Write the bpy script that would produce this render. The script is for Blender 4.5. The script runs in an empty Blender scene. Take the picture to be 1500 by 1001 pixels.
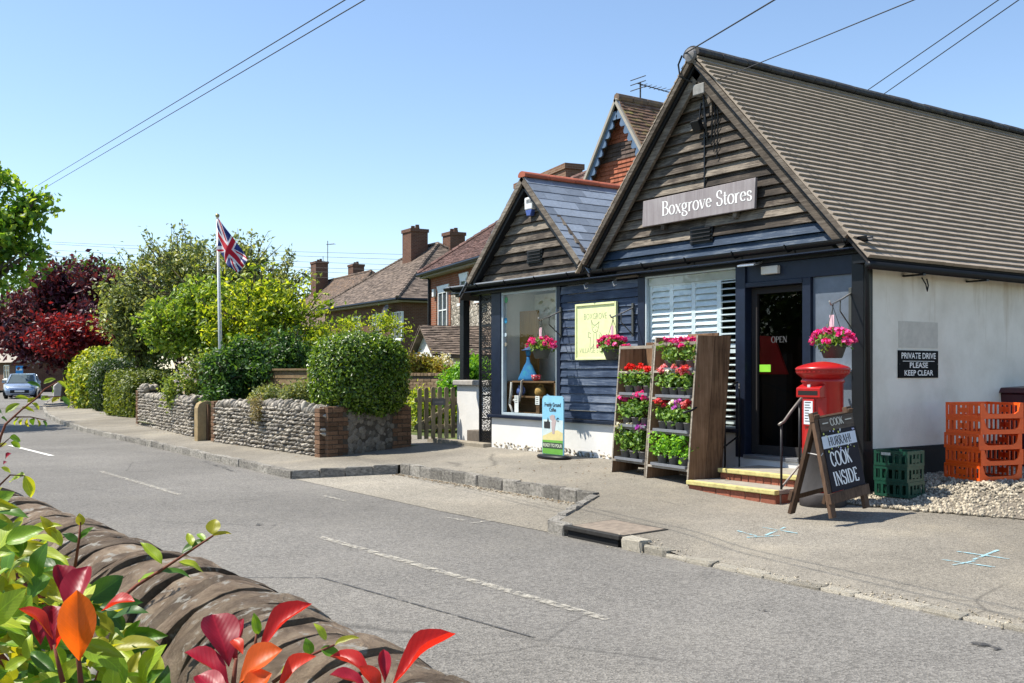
import bpy, bmesh, math, random
import numpy as np
from mathutils import Vector, Matrix, Euler, noise as mnoise
rng = random.Random(11)
nr = np.random.default_rng(11)
sc = bpy.context.scene
COL = sc.collection
# ---------------------------------------------------------------- camera, sky, sun, exposure
FPX = 1517.0; HORY = 545.0; EYE = 1.27
YAW = math.atan2(1070.0, 1517.0)
DV = (-math.cos(YAW), math.sin(YAW)); RV = (math.sin(YAW), math.cos(YAW))
cam = bpy.data.cameras.new('camera'); camo = bpy.data.objects.new('camera', cam); COL.objects.link(camo)
camo.location = (0, 0, EYE)
camo.rotation_euler = Vector((DV[0], DV[1], 0)).to_track_quat('-Z', 'Y').to_euler()
cam.sensor_width = 36.0; cam.lens = 36.0 * FPX / 1500.0
cam.shift_y = (HORY - 500.5) / 1500.0
cam.clip_start = 0.05; cam.clip_end = 3000
sc.camera = camo
LD = Vector((0.37, 0.48, -1.0)).normalized()
w = bpy.data.worlds.new('World'); sc.world = w; w.use_nodes = True
wn = w.node_tree
sky = wn.nodes.new('ShaderNodeTexSky'); sky.sky_type = 'NISHITA'; sky.sun_disc = False
sky.sun_elevation = math.asin(-LD.z); sky.sun_rotation = math.atan2(-LD.x, -LD.y)
sky.air_density = 1.0; sky.dust_density = 0.3; sky.ozone_density = 2.3; sky.altitude = 30
bg = wn.nodes['Background']; bg.inputs['Strength'].default_value = 0.12
wn.links.new(sky.outputs['Color'], bg.inputs['Color'])
sun = bpy.data.lights.new('sun', 'SUN'); suno = bpy.data.objects.new('sun', sun); COL.objects.link(suno)
sun.energy = 5.0; sun.angle = math.radians(0.5); sun.color = (1.0, 0.935, 0.83)
suno.rotation_euler = LD.to_track_quat('-Z', 'Y').to_euler(); suno.location = (-20, -20, 40)
sc.view_settings.view_transform = 'Standard'; sc.view_settings.look = 'None'
sc.view_settings.gamma = 1.0; sc.view_settings.exposure = 0.8
sc.cycles.use_denoising = True
sc.cycles.max_bounces = 6; sc.cycles.transparent_max_bounces = 12
# ---------------------------------------------------------------- helpers
def ray(u):
    k = (u - 750.0) / FPX
    return DV[0] + k * RV[0], DV[1] + k * RV[1]
def at(u, y, t):
    dx, dy = ray(u)
    return Vector((dx * t, dy * t, EYE - (y - HORY) * t / FPX))
def onY(u, y, Y):
    return at(u, y, Y / ray(u)[1])
def onX(u, y, X):
    return at(u, y, X / ray(u)[0])
def onZ(u, y, Z):
    return at(u, y, (EYE - Z) * FPX / (y - HORY))
def dep(p):
    return p[0] * DV[0] + p[1] * DV[1]
def lerp(a, b, t): return a + (b - a) * t
def itp(x, pts):
    if x <= pts[0][0]: return pts[0][1]
    for (a, b), (c, d) in zip(pts, pts[1:]):
        if x <= c: return b + (d - b) * (x - a) / (c - a)
    return pts[-1][1]
def sst(a, b, x):
    t = min(1, max(0, (x - a) / (b - a))); return t * t * (3 - 2 * t)
WM = {}
def reg(o, parent):
    COL.objects.link(o)
    if parent is not None:
        o.parent = parent
        o.matrix_parent_inverse = WM.get(parent.name, Matrix.Identity(4)).inverted()
def tag(o, label=None, cat=None, group=None, kind=None):
    if label: o['label'] = label
    if cat: o['category'] = cat
    if group: o['group'] = group
    if kind: o['kind'] = kind
    return o
def thing(name, label, cat, loc=(0, 0, 0), group=None):
    o = bpy.data.objects.new(name, None); o.empty_display_size = 0.1
    COL.objects.link(o); o.location = loc
    WM[o.name] = Matrix.Translation(loc)
    return tag(o, label, cat, group)
def place(o, loc, rz=0, rx=0, ry=0, s=1):
    o.location = loc; o.rotation_euler = (rx, ry, rz); o.scale = (s, s, s)
def copy_tree(o, parent=None):
    c = o.copy(); COL.objects.link(c)
    if parent is not None: c.parent = parent
    for ch in list(o.children): copy_tree(ch, c)
    return c
class MB:
    def __init__(s): s.v = []; s.f = []; s.m = []
    def poly(s, pts, m=0):
        b = len(s.v); s.v += [tuple(p) for p in pts]; s.f.append(tuple(range(b, b + len(pts)))); s.m.append(m); return s
    def hexa(s, p, m=0):      # 8 points: bottom ring 0-3, top ring 4-7
        b = len(s.v); s.v += [tuple(q) for q in p]
        for f in ((3, 2, 1, 0), (4, 5, 6, 7), (0, 1, 5, 4), (1, 2, 6, 5), (2, 3, 7, 6), (3, 0, 4, 7)):
            s.f.append(tuple(b + i for i in f)); s.m.append(m)
        return s
    def box(s, x0, x1, y0, y1, z0, z1, M=None, m=0):
        p = [(x0, y0, z0), (x1, y0, z0), (x1, y1, z0), (x0, y1, z0), (x0, y0, z1), (x1, y0, z1), (x1, y1, z1), (x0, y1, z1)]
        if M is not None: p = [M @ Vector(q) for q in p]
        return s.hexa(p, m)
    def bar(s, a, b, w, h, up=(0, 0, 1), m=0):   # rectangular bar from a to b
        a = Vector(a); b = Vector(b); d = (b - a).normalized(); u = Vector(up)
        if abs(d.dot(u)) > .98: u = Vector((0, 1, 0))
        x = d.cross(u).normalized() * (w / 2); z = x.cross(d).normalized() * (h / 2)
        return s.hexa([a - x - z, a + x - z, b + x - z, b - x - z, a - x + z, a + x + z, b + x + z, b - x + z], m)
    def prism(s, pts, d, m=0):
        d = Vector(d); n = len(pts); b = len(s.v)
        s.v += [tuple(p) for p in pts] + [tuple(Vector(p) + d) for p in pts]
        s.f.append(tuple(range(b + n - 1, b - 1, -1))); s.m.append(m)
        s.f.append(tuple(range(b + n, b + 2 * n))); s.m.append(m)
        for i in range(n):
            j = (i + 1) % n
            s.f.append((b + i, b + j, b + n + j, b + n + i)); s.m.append(m)
        return s
    def tube(s, pts, r, n=8, cap=True, m=0):
        pts = [Vector(p) for p in pts]; k = len(pts); b = len(s.v)
        rr = r if isinstance(r, (list, tuple)) else [r] * k
        px = None
        for i, p in enumerate(pts):
            d = (pts[min(i + 1, k - 1)] - pts[max(i - 1, 0)])
            d = d.normalized() if d.length > 1e-9 else Vector((0, 0, 1))
            if px is None:
                u = Vector((0, 0, 1)) if abs(d.z) < .9 else Vector((1, 0, 0))
                px = d.cross(u).normalized()
            else:
                px = (px - d * px.dot(d)); px = px.normalized() if px.length > 1e-6 else d.orthogonal().normalized()
            py = d.cross(px)
            for j in range(n):
                a = 2 * math.pi * j / n
                s.v.append(tuple(p + (px * math.cos(a) + py * math.sin(a)) * rr[i]))
        for i in range(k - 1):
            for j in range(n):
                q = (j + 1) % n
                s.f.append((b + i * n + j, b + i * n + q, b + (i + 1) * n + q, b + (i + 1) * n + j)); s.m.append(m)
        if cap:
            s.f.append(tuple(b + j for j in range(n - 1, -1, -1))); s.m.append(m)
            s.f.append(tuple(b + (k - 1) * n + j for j in range(n))); s.m.append(m)
        return s
    def lathe(s, prof, n=24, c=(0, 0, 0), m=0, M=None):
        b = len(s.v)
        for r, z in prof:
            for j in range(n):
                a = 2 * math.pi * j / n
                p = Vector((c[0] + r * math.cos(a), c[1] + r * math.sin(a), c[2] + z))
                s.v.append(tuple(M @ p if M is not None else p))
        for i in range(len(prof) - 1):
            for j in range(n):
                q = (j + 1) % n
                s.f.append((b + i * n + j, b + i * n + q, b + (i + 1) * n + q, b + (i + 1) * n + j)); s.m.append(m)
        s.f.append(tuple(b + j for j in range(n - 1, -1, -1))); s.m.append(m)
        k = b + (len(prof) - 1) * n
        s.f.append(tuple(k + j for j in range(n))); s.m.append(m)
        return s
    def mesh(s, name, mats, smooth=False):
        me = bpy.data.meshes.new(name); me.from_pydata(s.v, [], s.f)
        for mm in (mats if isinstance(mats, (list, tuple)) else [mats]): me.materials.append(mm)
        if any(s.m): me.polygons.foreach_set('material_index', s.m)
        if smooth: me.polygons.foreach_set('use_smooth', [True] * len(s.f))
        me.update(); return me
    def build(s, name, mats, parent=None, smooth=False, bev=0, seg=2):
        o = bpy.data.objects.new(name, s.mesh(name, mats, smooth)); reg(o, parent)
        if bev:
            md = o.modifiers.new('bevel', 'BEVEL'); md.width = bev; md.segments = seg; md.limit_method = 'ANGLE'
        return o
def pane(name, m, parent, x0, x1, y, z0, z1):
    return MB().poly([(x0, y, z0), (x1, y, z0), (x1, y, z1), (x0, y, z1)]).build(name, m, parent)
def bx(name, m, parent, x0, x1, y0, y1, z0, z1, bev=0):
    return MB().box(x0, x1, y0, y1, z0, z1).build(name, m, parent, bev=bev)
def np_mesh(name, V, F, mats, smooth=False, mi=None):
    V = np.asarray(V, dtype=np.float32); F = np.asarray(F, dtype=np.int32)
    me = bpy.data.meshes.new(name); k = F.shape[1]
    me.vertices.add(len(V)); me.vertices.foreach_set('co', V.ravel())
    me.loops.add(F.size); me.loops.foreach_set('vertex_index', F.ravel())
    me.polygons.add(len(F)); me.polygons.foreach_set('loop_start', np.arange(0, F.size, k, dtype=np.int32))
    if smooth: me.polygons.foreach_set('use_smooth', np.ones(len(F), dtype=bool))
    for mm in (mats if isinstance(mats, (list, tuple)) else [mats]): me.materials.append(mm)
    if mi is not None: me.polygons.foreach_set('material_index', np.asarray(mi, dtype=np.int32))
    me.update(calc_edges=True); me.validate(); return me
def mobj(name, me, parent=None):
    o = bpy.data.objects.new(name, me); reg(o, parent); return o
_mc = {}
def marr(me):
    if me.name not in _mc:
        V = np.empty(len(me.vertices) * 3, np.float32); me.vertices.foreach_get('co', V)
        F = [tuple(p.vertices) for p in me.polygons]
        _mc[me.name] = (V.reshape(-1, 3), F)
    return _mc[me.name]
CAMP = Vector((0, 0, EYE))
def pieces(parent, name, items, limit=300, stuff=None, smooth=False, mats=None):
    """items: (mesh, matrix). The nearest `limit` become objects, the rest one joined part."""
    items = sorted(items, key=lambda it: (it[1].translation - CAMP).length)
    for me, M in items[:limit]:
        o = bpy.data.objects.new(name, me); reg(o, parent)
        if parent is not None:
            pm = o.matrix_parent_inverse.copy()
        o.matrix_basis = M
    rest = items[limit:]
    if rest:
        V = []; F = []; b = 0
        for me, M in rest:
            v, f = marr(me); A = np.array(M)
            V.append(v @ A[:3, :3].T + A[:3, 3]); F += [tuple(i + b for i in q) for q in f]; b += len(v)
        me = bpy.data.meshes.new(stuff or name + 's'); me.from_pydata(np.vstack(V).tolist(), [], F)
        me.materials.append(mats or rest[0][0].materials[0])
        if smooth: me.polygons.foreach_set('use_smooth', [True] * len(F))
        o = mobj(stuff or name + 's', me, parent); o['kind'] = 'stuff'
def rough_block(name, m, seed, bevel=.1, jit=.05, seg=1):
    """unit block centred at the origin with worn edges"""
    r = random.Random(seed); bm = bmesh.new(); bmesh.ops.create_cube(bm, size=1)
    bmesh.ops.bevel(bm, geom=bm.edges[:], offset=bevel, segments=seg, affect='EDGES', profile=.6)
    for v in bm.verts: v.co += Vector((r.uniform(-jit, jit), r.uniform(-jit, jit), r.uniform(-jit, jit)))
    me = bpy.data.meshes.new(name); bm.to_mesh(me); bm.free(); me.materials.append(m); return me
def pebble(name, m, seed, sub=2, amp=.25):
    bm = bmesh.new(); bmesh.ops.create_icosphere(bm, subdivisions=sub, radius=.5)
    o = Vector((seed * 3.7, seed * 1.3, seed * 7.1))
    for v in bm.verts: v.co *= 1 + amp * mnoise.noise(v.co * 2.6 + o) * 2
    me = bpy.data.meshes.new(name); bm.to_mesh(me); bm.free(); me.materials.append(m)
    me.polygons.foreach_set('use_smooth', [True] * len(me.polygons)); return me
def TRS(loc, rot=(0, 0, 0), s=(1, 1, 1)):
    return Matrix.LocRotScale(Vector(loc), Euler(rot), Vector(s))
def basis(o, x, z):
    """matrix at o with local X along x and local Z near z"""
    x = Vector(x).normalized(); z = Vector(z); y = z.cross(x); y = y.normalized() if y.length > 1e-6 else x.orthogonal().normalized(); z = x.cross(y)
    return Matrix(((x.x, y.x, z.x, o[0]), (x.y, y.y, z.y, o[1]), (x.z, y.z, z.z, o[2]), (0, 0, 0, 1)))
# ---------------------------------------------------------------- materials
class NT:
    def __init__(s, name):
        s.mat = bpy.data.materials.new(name); s.mat.use_nodes = True; s.t = s.mat.node_tree; s.p = s.t.nodes['Principled BSDF']
        s.out = s.t.nodes['Material Output']
    def n(s, typ, **kw):
        x = s.t.nodes.new('ShaderNode' + typ)
        for k, v in kw.items(): setattr(x, k, v)
        return x
    def l(s, a, b): s.t.links.new(a, b)
    def rnd(s):
        g = s.n('NewGeometry'); oi = s.n('ObjectInfo'); a = s.n('Math', operation='ADD'); s.l(g.outputs['Random Per Island'], a.inputs[0]); s.l(oi.outputs['Random'], a.inputs[1])
        f = s.n('Math', operation='FRACT'); s.l(a.outputs[0], f.inputs[0]); return f.outputs[0]
    def coord(s, scale=(1, 1, 1), rnd=None):
        tc = s.n('TexCoord'); mp = s.n('Mapping'); mp.inputs['Scale'].default_value = scale; s.l(tc.outputs['Object'], mp.inputs['Vector'])
        if rnd is not None:
            m = s.n('Math', operation='MULTIPLY'); m.inputs[1].default_value = 41.0; s.l(rnd, m.inputs[0])
            c = s.n('CombineXYZ'); s.l(m.outputs[0], c.inputs[0]); s.l(m.outputs[0], c.inputs[1]); s.l(m.outputs[0], c.inputs[2]); s.l(c.outputs[0], mp.inputs['Location'])
        return mp.outputs[0]
    def noise(s, vec, scale, detail=6, rough=.6, dist=0):
        x = s.n('TexNoise'); x.inputs['Scale'].default_value = scale; x.inputs['Detail'].default_value = detail; x.inputs['Roughness'].default_value = rough
        x.inputs['Distortion'].default_value = dist
        s.l(vec, x.inputs['Vector']); return x.outputs['Fac']
    def ramp(s, fac, stops, interp='LINEAR'):
        r = s.n('ValToRGB'); r.color_ramp.interpolation = interp; e = r.color_ramp.elements
        while len(e) < len(stops): e.new(.5)
        for el, (p, c) in zip(e, stops):
            el.position = p; el.color = tuple(c) + (1,) if len(c) == 3 else c
        s.l(fac, r.inputs['Fac']); return r.outputs['Color']
    def mix(s, fac, a, b, mode='MIX'):
        m = s.n('Mix', data_type='RGBA', blend_type=mode)
        if isinstance(fac, (int, float)): m.inputs[0].default_value = fac
        else: s.l(fac, m.inputs[0])
        for i, x in ((6, a), (7, b)):
            if isinstance(x, (tuple, list)): m.inputs[i].default_value = tuple(x) + (1,) if len(x) == 3 else x
            else: s.l(x, m.inputs[i])
        return m.outputs[2]
    def math(s, op, a, b=0.0):
        m = s.n('Math', operation=op)
        for i, x in ((0, a), (1, b)):
            if isinstance(x, (int, float)): m.inputs[i].default_value = x
            else: s.l(x, m.inputs[i])
        return m.outputs[0]
    def bump(s, h, strength=.3, dist=.01):
        b = s.n('Bump'); b.inputs['Strength'].default_value = strength; b.inputs['Distance'].default_value = dist; s.l(h, b.inputs['Height']); s.l(b.outputs[0], s.p.inputs['Normal'])
    def set(s, col=None, rough=None, **kw):
        if col is not None:
            if isinstance(col, (tuple, list)): s.p.inputs['Base Color'].default_value = tuple(col) + (1,)
            else: s.l(col, s.p.inputs['Base Color'])
        if rough is not None:
            if isinstance(rough, (int, float)): s.p.inputs['Roughness'].default_value = rough
            else: s.l(rough, s.p.inputs['Roughness'])
        for k, v in kw.items(): s.p.inputs[k.replace('_', ' ')].default_value = v
        return s.mat
def sc3(c, k): return tuple(min(1, max(0, x * k)) for x in c)
def mat(name, col, rough=.8, var=.2, scale=6, bump=.15, bd=.006, rnd=.0, stretch=(1, 1, 1), spec=.3, metal=0, fine=True, col2=None):
    t = NT(name); r = t.rnd(); v = t.coord(stretch, r if rnd else None)
    f = t.noise(v, scale, 8, .65)
    c = t.ramp(f, [(.25, sc3(col, 1 - var)), (.5, col), (.75, col2 or sc3(col, 1 + var))])
    if rnd:
        k = t.math('ADD', t.math('MULTIPLY', r, 2 * rnd), 1 - rnd)
        cc = t.n('CombineXYZ'); [t.l(k, cc.inputs[i]) for i in range(3)]
        c = t.mix(1.0, c, cc.outputs[0], 'MULTIPLY')
    t.set(c, rough, Metallic=metal, Specular_IOR_Level=spec)
    if bump: t.bump(t.noise(v, scale * 6, 6, .7), bump, bd)
    return t.mat
def flat(name, col, rough=.6, **kw):
    t = NT(name); v = t.coord(); f = t.noise(v, 9, 4)
    return t.set(t.ramp(f, [(.3, sc3(col, .9)), (.7, sc3(col, 1.07))]), rough, **kw)
def wood(name, dark, mid, light, axis='X', rough=.85, rnd=.25, sc=1.0, paint=None):
    st = {'X': (.5, 9, 9), 'Y': (9, .5, 9), 'Z': (9, 9, .5)}[axis]
    t = NT(name); r = t.rnd(); v = t.coord(tuple(x * sc for x in st), r)
    g = t.noise(v, 4.0, 8, .7, .6)
    v2 = t.coord((2, 2, 2), r); b = t.noise(v2, 1.1, 5, .6)
    f = t.math('ADD', t.math('MULTIPLY', g, .7), t.math('MULTIPLY', b, .45))
    f = t.math('ADD', f, t.math('MULTIPLY', t.math('SUBTRACT', r, .5), rnd))
    c = t.ramp(f, [(.36, dark), (.56, mid), (.78, light)])
    t.set(c, rough, Specular_IOR_Level=.2); t.bump(g, .5, .006); return t.mat
def leafmat(name, cols, rough=.45, trans=.35, spec=.4):
    t = NT(name); r = t.rnd()
    n = len(cols); c = t.ramp(r, [((i + .5) / n, x) for i, x in enumerate(cols)])
    t.set(c, rough, Specular_IOR_Level=spec)
    tr = t.n('BsdfTranslucent'); ct = t.mix(1.0, c, (2.0, 1.8, .8), 'MULTIPLY'); t.l(ct, tr.inputs['Color'])
    m = t.n('MixShader'); m.inputs[0].default_value = trans; t.l(t.p.outputs[0], m.inputs[1]); t.l(tr.outputs[0], m.inputs[2]); t.l(m.outputs[0], t.out.inputs['Surface'])
    return t.mat
def glassmat(name, tint=(.85, .9, .9), base=.06):
    t = NT(name); tr = t.n('BsdfTransparent'); tr.inputs[0].default_value = tint + (1,); gl = t.n('BsdfGlossy'); gl.inputs['Roughness'].default_value = .015
    lw = t.n('LayerWeight'); lw.inputs['Blend'].default_value = .5
    f = t.math('ADD', t.math('MULTIPLY', t.math('POWER', lw.outputs['Facing'], 5.0), .9), .04 + base); m = t.n('MixShader'); t.l(f, m.inputs[0]); t.l(tr.outputs[0], m.inputs[1]); t.l(gl.outputs[0], m.inputs[2])
    t.l(m.outputs[0], t.out.inputs['Surface']); return t.mat
# ---------------------------------------------------------------- ground, road, pavement
def YK(X): return itp(X, [(-150, 40), (-110, 26), (-90, 20), (-78, 16.4), (-66, 13.3), (-56, 10.9), (-48, 9.2), (-40, 7.75), (-34, 6.95), (-29, 6.5), (-22, 6.35), (-14.2, 6.14), (40, 6.14)])
def b0(X): return -.12 * sst(-9.6, -7.3, X)
def G(X, Y):
    k = YK(X)
    return lerp(lerp(-.2, -.282, sst(-6.95, -6.0, X)), b0(X), min(1, max(0, (Y - k) / 3.75)))
def YB(X):   # back edge of the kerb including the lay-by recess
    if -14.24 < X < -8.07: return itp(X, [(-14.24, 6.14), (-13.7, 7.62), (-9.1, 7.6), (-8.07, 6.14)])
    return YK(X)
def asphalt(name, col, warm, patch, sp_=.6):
    t = NT(name); v = t.coord()
    a = t.noise(v, 60, 4, .75); b = t.noise(v, 1.1, 6, .62); c = t.noise(v, .28, 3, .5)
    vo = t.n('TexVoronoi'); vo.inputs['Scale'].default_value = 75; t.l(v, vo.inputs['Vector'])
    sp = t.ramp(vo.outputs['Color'], [(.1, sc3(col, .38)), (.45, col), (.85, sc3(col, 1.8))])
    c1 = t.ramp(b, [(.3, sc3(col, .68)), (.5, col), (.70, warm)])
    c2 = t.mix(sp_, c1, sp)
    c3 = t.mix(t.ramp(c, [(.42, (0, 0, 0)), (.62, (1, 1, 1))]), c2, t.mix(1.0, c2, patch, 'MULTIPLY'))
    # fine cracks
    vc = t.n('TexVoronoi', feature='DISTANCE_TO_EDGE'); vc.inputs['Scale'].default_value = .42
    nz = t.n('TexNoise'); nz.inputs['Scale'].default_value = 1.6; nz.inputs['Detail'].default_value = 6; t.l(v, nz.inputs['Vector'])
    dv = t.mix(.14, v, nz.outputs['Color'], 'ADD'); t.l(dv, vc.inputs['Vector'])
    cr = t.ramp(vc.outputs['Distance'], [(.0, (1, 1, 1)), (.009, (0, 0, 0))])
    msk = t.math('MULTIPLY', cr, t.ramp(t.noise(v, .5, 3), [(.52, (0, 0, 0)), (.6, (1, 1, 1))]))
    c4 = t.mix(t.math('MULTIPLY', msk, .6), c3, sc3(col, .3))
    t.set(c4, .82, Specular_IOR_Level=.32)
    t.bump(t.math('ADD', a, t.math('MULTIPLY', vo.outputs['Distance'], .9)), .9, .008); return t.mat
M_road = asphalt('asphalt_road', (.162, .154, .139), (.212, .20, .175), (.82, .82, .82))
M_pave = asphalt('asphalt_pavement', (.222, .203, .168), (.325, .29, .225), (.74, .73, .71), .42)
M_lay = asphalt('asphalt_layby', (.255, .235, .195), (.37, .33, .265), (.76, .75, .73))
M_patch = asphalt('asphalt_patch', (.168, .159, .142), (.215, .202, .176), (.9, .9, .9))
M_grass = mat('lawn', (.07, .10, .025), .9, .45, 3, .5, .03, col2=(.16, .15, .05))
M_soil = mat('dry_soil', (.16, .13, .085), .95, .4, 5, .5, .02)
def sheet(name, xs, y0, y1, zf, n, m, parent=None, kind='structure'):
    V = []; F = []
    for X in xs:
        a, b = y0(X), y1(X)
        for j in range(n + 1):
            Y = lerp(a, b, j / n); V.append((X, Y, zf(X, Y)))
    for i in range(len(xs) - 1):
        for j in range(n):
            p = i * (n + 1) + j; F.append((p, p + n + 1, p + n + 2, p + 1))
    o = mobj(name, np_mesh(name, V, F, m, True), parent)
    if kind: o['kind'] = kind
    return o
gx = [-900, -400, -200] + list(range(-150, 41, 3)) + [80, 200, 600]
sheet('ground', gx, lambda X: -400, lambda X: 900, lambda X, Y: -.42, 20, M_grass)
rx = list(np.arange(-150, -14, 2.0)) + [-14, -10, -6, -2, 2, 8, 20, 40]
sheet('road', rx, lambda X: YK(X) - 5.35, lambda X: YK(X) + .06, lambda X, Y: -.30, 6, M_road)
px = sorted(set([round(float(x), 2) for x in np.arange(-150, -15, 2.5)] + [-15, -14.24, -14.0, -13.7, -13, -12, -11, -10, -9.6, -9.1] + [round(-8.9 + .2 * i, 2) for i in range(20)] + [-8.07, -5, -4, -3, 0, 6, 20]))
sheet('pavement', px, lambda X: YB(X) + .02, lambda X: YK(X) + (4.2 if X > -29 else 2.2), lambda X, Y: G(X, Y) - .004, 12, M_pave)
sheet('lay_by', [-14.3, -13.75, -12, -10, -9.05, -8.0], lambda X: 6.1 + .04 * math.sin(X * 2.1), lambda X: YB(X) + .06, lambda X, Y: -.296 + .04 * max(0, (Y - 6.2) / 1.4), 8, M_lay)
# garden ground behind the walls
sheet('garden_ground', list(np.arange(-80, -15.9, 2.0)) + [-16.0], lambda X: YK(X) + (1.2 if X > -29 else 2.3), lambda X: 60, lambda X, Y: -.04, 12, M_grass)
# repaired tarmac strip in the near lane
MB().poly([(-7.26, 3.35, -.296), (-7.95, 2.4, -.296), (-8.7, 1.0, -.296), (-3, 1.0, -.296), (-3, 3.9, -.296), (-6.3, 3.46, -.296)]).build('road_patch', M_patch)['kind'] = 'structure'
# worn paint: opaque where the paint survives
def paint(name, col, lo, hi, scale=14):
    t = NT(name); v = t.coord(); f = t.noise(v, scale, 6, .7)
    a = t.ramp(f, [(lo, (0, 0, 0)), (hi, (1, 1, 1))]); t.set(col, .8)
    tr = t.n('BsdfTransparent'); m = t.n('MixShader'); t.l(a, m.inputs[0]); t.l(tr.outputs[0], m.inputs[1]); t.l(t.p.outputs[0], m.inputs[2]); t.l(m.outputs[0], t.out.inputs['Surface']); return t.mat
M_line = paint('worn_white_paint', (.50, .47, .39), .42, .72)
M_linef = paint('white_paint', (.66, .65, .6), .3, .5)
M_blue = paint('blue_spray_paint', (.30, .52, .58), .40, .60, 13)
def strip(mb, a, b, w, z):
    a = Vector((a[0], a[1], 0)); b = Vector((b[0], b[1], 0)); d = (b - a).normalized(); n = Vector((-d.y, d.x, 0)) * (w / 2)
    za, zb = z(a.x, a.y), z(b.x, b.y)
    mb.poly([(a - n) + Vector((0, 0, za)), (b - n) + Vector((0, 0, zb)), (b + n) + Vector((0, 0, zb)), (a + n) + Vector((0, 0, za))])
zr = lambda X, Y: -.2915
def mark(name, segs, w, m, z=zr, **kw):
    mb = MB()
    for a, b in segs: strip(mb, a, b, w, z)
    o = mb.build(name, m); o['kind'] = 'structure'; return o
mark('centre_line', [((-9.1, 4.17), (-5.0, 4.27))], .085, M_line)
mark('centre_line', [((-24.2, 3.97), (-20.7, 4.12))], .1, M_linef)
mark('centre_line', [((-17.0, 4.1), (-13.2, 4.15))], .085, M_line)
mark('centre_line', [((-34.5, 4.1), (-30, 3.95))], .1, M_linef)
mark('centre_line', [((-1, 4.3), (3, 4.3))], .085, M_line)
def zq(a, b): p = onZ(a, b, -.29); return (p.x, p.y)
mark('parking_mark', [(zq(680, 762), zq(648, 757)), (zq(690, 766), zq(727, 761))], .05, M_line)
mark('parking_mark', [(zq(474, 726), zq(505, 733))], .06, M_line)
zp = lambda X, Y: G(X, Y) + .002
def zq2(a, b):
    p = onZ(a, b, -.15)
    for _ in range(4): p = onZ(a, b, G(p.x, p.y))
    return (p.x, p.y)
mark('spray_mark', [(zq2(*a), zq2(*b)) for a, b in (((1080, 777), (1108, 784)), ((1094, 786), (1142, 784)), ((1122, 783), (1150, 772)), ((1116, 772), (1168, 781)))], .028, M_blue, zp)
mark('spray_mark', [(zq2(*a), zq2(*b)) for a, b in (((1380, 820), (1457, 831)), ((1402, 808), (1478, 819)), ((1395, 828), (1428, 822)), ((1426, 820), (1462, 806)))], .028, M_blue, zp)
M_seam = paint('tar_seam', (.05, .05, .048), .38, .5, 12)
mark('patch_seam', [((-7.95, 2.4), (-7.26, 3.35)), ((-7.26, 3.35), (-6.3, 3.46)), ((-6.3, 3.46), (-4.9, 3.62))], .02, M_seam)
M_stain = paint('dark_tar_stain', (.035, .035, .035), .5, .6, 9)
for a, b, ww in (((375, 768), (405, 768), .12), ((300, 676), (345, 690), .12), ((1110, 893), (1128, 895), .1), ((1425, 940), (1465, 950), .09)):
    mark('tar_stain', [(zq(*a), zq(*b))], ww, M_stain)
# ---------------------------------------------------------------- kerb
M_kerb = mat('granite_kerb', (.25, .235, .205), .85, .75, 7, .9, .02, rnd=.3)
kv = [rough_block('kerb_stone', M_kerb, i, .07, .045) for i in range(7)]
kerb = thing('kerb', None, None, (-14, 6.2, -.25)); kerb['kind'] = 'structure'
def kerb_run(pts, L=.33, W=.11, ztop=None, depth=.2, wob=.0):
    its = []; seg = []
    for (a, b) in zip(pts, pts[1:]):
        a = Vector((a[0], a[1], 0)); b = Vector((b[0], b[1], 0)); n = max(1, round((b - a).length / L)); d = (b - a) / n
        for i in range(n):
            c = a + d * (i + .5); ang = math.atan2(d.y, d.x)
            zt = (ztop(c.x, c.y) if ztop else G(c.x, c.y + .1) + .012) + rng.uniform(-.008, .008)
            its.append((rng.choice(kv), TRS((c.x, c.y + rng.uniform(-wob, wob), zt - depth / 2), (rng.uniform(-.03, .03), rng.uniform(-.03, .03), ang + rng.uniform(-.03, .03)), (d.length * rng.uniform(.97, 1.03), W * rng.uniform(.92, 1.1), depth))))
    return its
its = kerb_run([(x, YK(x) + .02) for x in (-78, -72, -66, -60, -56, -52, -48, -44, -40, -37, -34, -31.5, -29)], L=.62)
its += kerb_run([(-29, 6.5), (-22, 6.36), (-14.3, 6.15)], L=.45)
its += kerb_run([(-14.27, 6.12), (-13.72, 7.58)], L=.36)
its += kerb_run([(-13.66, 7.63), (-9.12, 7.6)], L=.31, ztop=lambda X, Y: G(X, Y + .1) + .012)
its += kerb_run([(-9.06, 7.54), (-8.1, 6.2)], L=.3)
its += kerb_run([(-8.05, 6.16), (-7.8, 6.16)], L=.25)
kvs, kv = kv, [rough_block('kerb_stone', mat('limed_kerb', (.43, .395, .32), .85, .4, 12, .9, .02, rnd=.3), 20 + i, .07, .06) for i in range(6)]
its += kerb_run([(-6.95, 6.16), (3, 6.16)], L=.27, W=.12, ztop=lambda X, Y: lerp(-.2, -.276, sst(-6.9, -6.0, X)) + rng.uniform(-.006, .006), wob=.015)

pieces(kerb, 'kerb_stone', its, 400, 'far_kerb_stones')
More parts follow.
